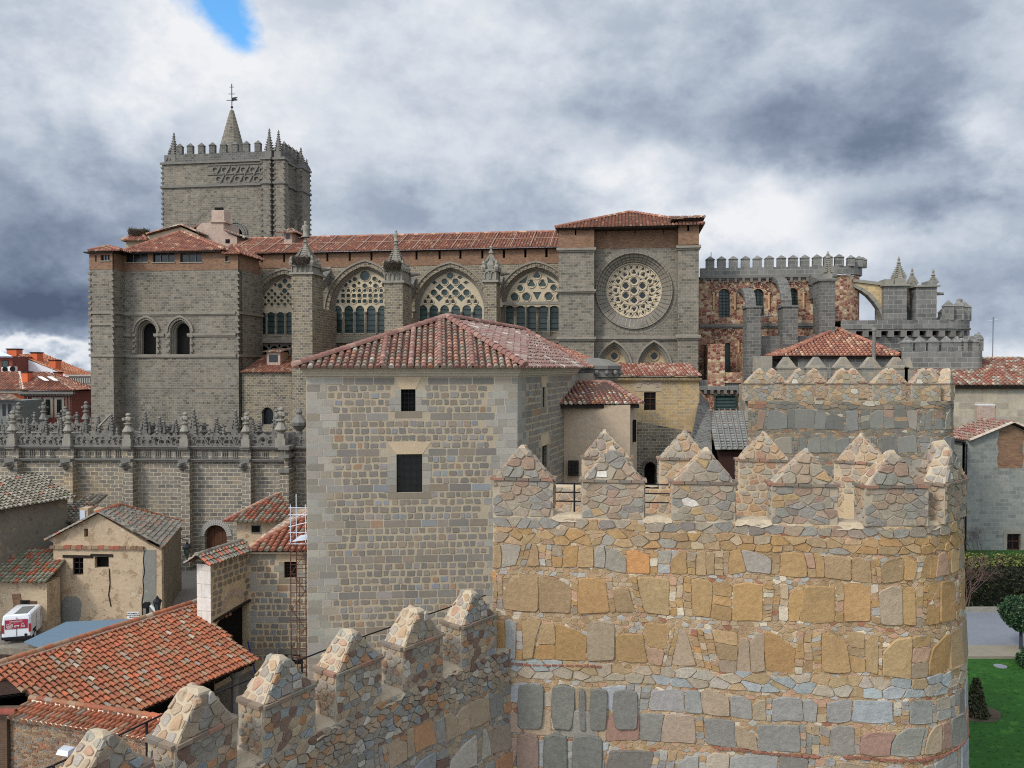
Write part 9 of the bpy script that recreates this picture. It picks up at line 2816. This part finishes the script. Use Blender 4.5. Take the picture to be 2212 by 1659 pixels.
hd = thing('hedge', 'long tall dark clipped hedge along the garden path below the gabled house', 'hedge', (30, 50, GO))
hx0, hx1, hy0, hy1, hz = 20, 36, 48.0, 51.5, P(2150, 1213, 50).z
mb = MB(); mb.box(hx0 + .15, hx1, hy0 + .15, hy1 - .15, GO, hz - .15, A3(26, 30, 18)); r = random.Random(141)
def hp(r):
    t = r.random()
    if t < .55: return V((r.uniform(hx0, hx1), hy0 + r.gauss(0, .09), r.uniform(GO, hz))), V((0, -1, 0))
    return V((r.uniform(hx0, hx1), r.uniform(hy0, hy1), hz + r.gauss(0, .08))), V((0, 0, 1))
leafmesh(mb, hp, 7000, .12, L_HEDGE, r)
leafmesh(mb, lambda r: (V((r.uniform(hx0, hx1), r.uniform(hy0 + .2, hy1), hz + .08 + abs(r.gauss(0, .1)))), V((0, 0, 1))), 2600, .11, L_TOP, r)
mb.build('foliage', MAT['leaf'], hd)
# grassy bank at the foot of the gabled house
mb = MB(); mb.box(13.8, 60, 56, 59.9, GO + .001, GO + .8, A3(70, 86, 32)); r = random.Random(5)
o = mb.build('grass_bank', MAT['lawn']); tag(o, kind='structure')
def topiary(label, c, rad_, trunk_z, seed, name='topiary_tree'):
    t = thing(name, label, 'tree', (c.x, c.y, trunk_z), 'clipped garden trees')
    r = random.Random(seed); mb = MB()
    mb.lathe(c - V((0, 0, rad_ * .8)), [(rad_ * .3, 0), (rad_ * .75, rad_ * .3), (rad_ * .86, rad_ * .8), (rad_ * .7, rad_ * 1.3), (rad_ * .3, rad_ * 1.58)], 10, A3(16, 28, 16), smooth=True)
    def pf(r):
        n = V((r.gauss(0, 1), r.gauss(0, 1), r.gauss(0, 1))).normalized()
        return c + V((n.x, n.y, n.z * .92)) * (rad_ * r.uniform(.84, 1.05)) * (1 + .06 * math.sin(n.x * 7 + n.z * 5)), n
    leafmesh(mb, pf, 3200, .075, [(4, A3(30, 58, 32)), (3, A3(40, 74, 38)), (2, A3(24, 44, 26)), (1, A3(84, 104, 62))], r)
    mb.build('crown', MAT['leaf'], t)
    mb = MB(); mb.bar((c.x, c.y, trunk_z), (c.x, c.y, c.z - rad_ * .6), .09, n=8, r2=.07); mb.build('trunk', mat_plain('dark_trunk', A3(52, 52, 62), .9, .2, 4) if 'dark_trunk' not in bpy.data.materials else bpy.data.materials['dark_trunk'], t)
topiary('round clipped dark green tree on a thin trunk at the paved path', P(2206, 1325, 40.6), .98, GO, 151)
topiary('dark clipped shrub cut off by the right edge below the round tree', P(2234, 1430, 38.5), .72, GO, 152)
sb_ = thing('conifer_shrub', 'small dark brownish conifer bush on bare soil hugging the foot of the near tower', 'shrub', tuple(PZ(2112, 1585, GO)))
mb = MB(); r = random.Random(161); c = PZ(2108, 1545, GO)
def cf(r):
    h_ = r.random() ** 1.3; a = r.uniform(0, 6.28); rr_ = (1 - h_ * .8) * .5 * r.uniform(.6, 1.05); return V((c.x + rr_ * math.cos(a), c.y + rr_ * math.sin(a), GO + .05 + h_ * 1.5)), V((math.cos(a), math.sin(a), .4))
mb.lathe(V((c.x, c.y, GO)), [(.36, .1), (.32, .5), (.08, 1.3)], 7, A3(24, 24, 14)); leafmesh(mb, cf, 1500, .08, [(3, A3(48, 56, 28)), (2, A3(64, 56, 34)), (1, A3(36, 44, 24))], r); mb.build('foliage', MAT['leaf'], sb_)
mb = MB(); cs_ = [(c.x + 1.15 * math.cos(t) * (1 + .1 * math.sin(3 * t)), c.y + .2 + .9 * math.sin(t)) for t in [2 * math.pi * k / 20 for k in range(20)]]
mb.face([V((x, y, GO + .016)) for x, y in cs_]); o = mb.build('soil_patch', MAT['soil']); tag(o, kind='structure')
mb = MB(); c = PZ(2161, 1440, GO); mb.prism([(c.x + .3 * math.cos(2 * math.pi * k / 16), c.y + .28 * math.sin(2 * math.pi * k / 16)) for k in range(16)], GO + .005, GO + .035); o = mb.build('drain_cover', MAT['path']); tag(o, 'pale round drain cover set in the green lawn', 'drain cover')
bs_ = thing('bare_shrub', 'leafless reddish twiggy shrub in front of the hedge beside the near tower', 'shrub', (P(2108, 1330, 47).x, 47.6, GO))
def branch(mb, p, d, L_, r_, depth, r):
    q = p + d * L_; mb.bar(p, q, r_, n=3, r2=r_ * .7, smooth=False)
    if depth == 0: return
    for _ in range(r.choice((2, 3, 3))):
        nd = (d + V((r.gauss(0, .38), r.gauss(0, .38), r.gauss(.06, .3)))).normalized()
        branch(mb, q, nd, L_ * r.uniform(.6, .85), r_ * .62, depth - 1, r)
mb = MB(); r = random.Random(171)
for k in range(6): branch(mb, V((P(2108, 0, 47).x + r.uniform(-.3, .3), 47.5, GO)), V((r.gauss(0, .3), r.gauss(0, .2), 1)).normalized(), 1.15, .035, 5, r)
mb.build('branches', mat_plain('red_brown_twigs', A3(92, 70, 62), .9, .2, 3), bs_)
bs2 = thing('bare_shrub', 'thin bare wall shrub climbing the base of the gabled house', 'shrub', (P(2118, 1205, 59).x, 59.2, GO))
mb = MB()
for k in range(5): branch(mb, V((P(2108 + 9 * k, 0, 59).x, 59.3, GO + .6)), V((r.gauss(0, .15), 0, 1)).normalized(), .7, .022, 4, r)
mb.build('branches', bpy.data.materials['red_brown_twigs'], bs2)
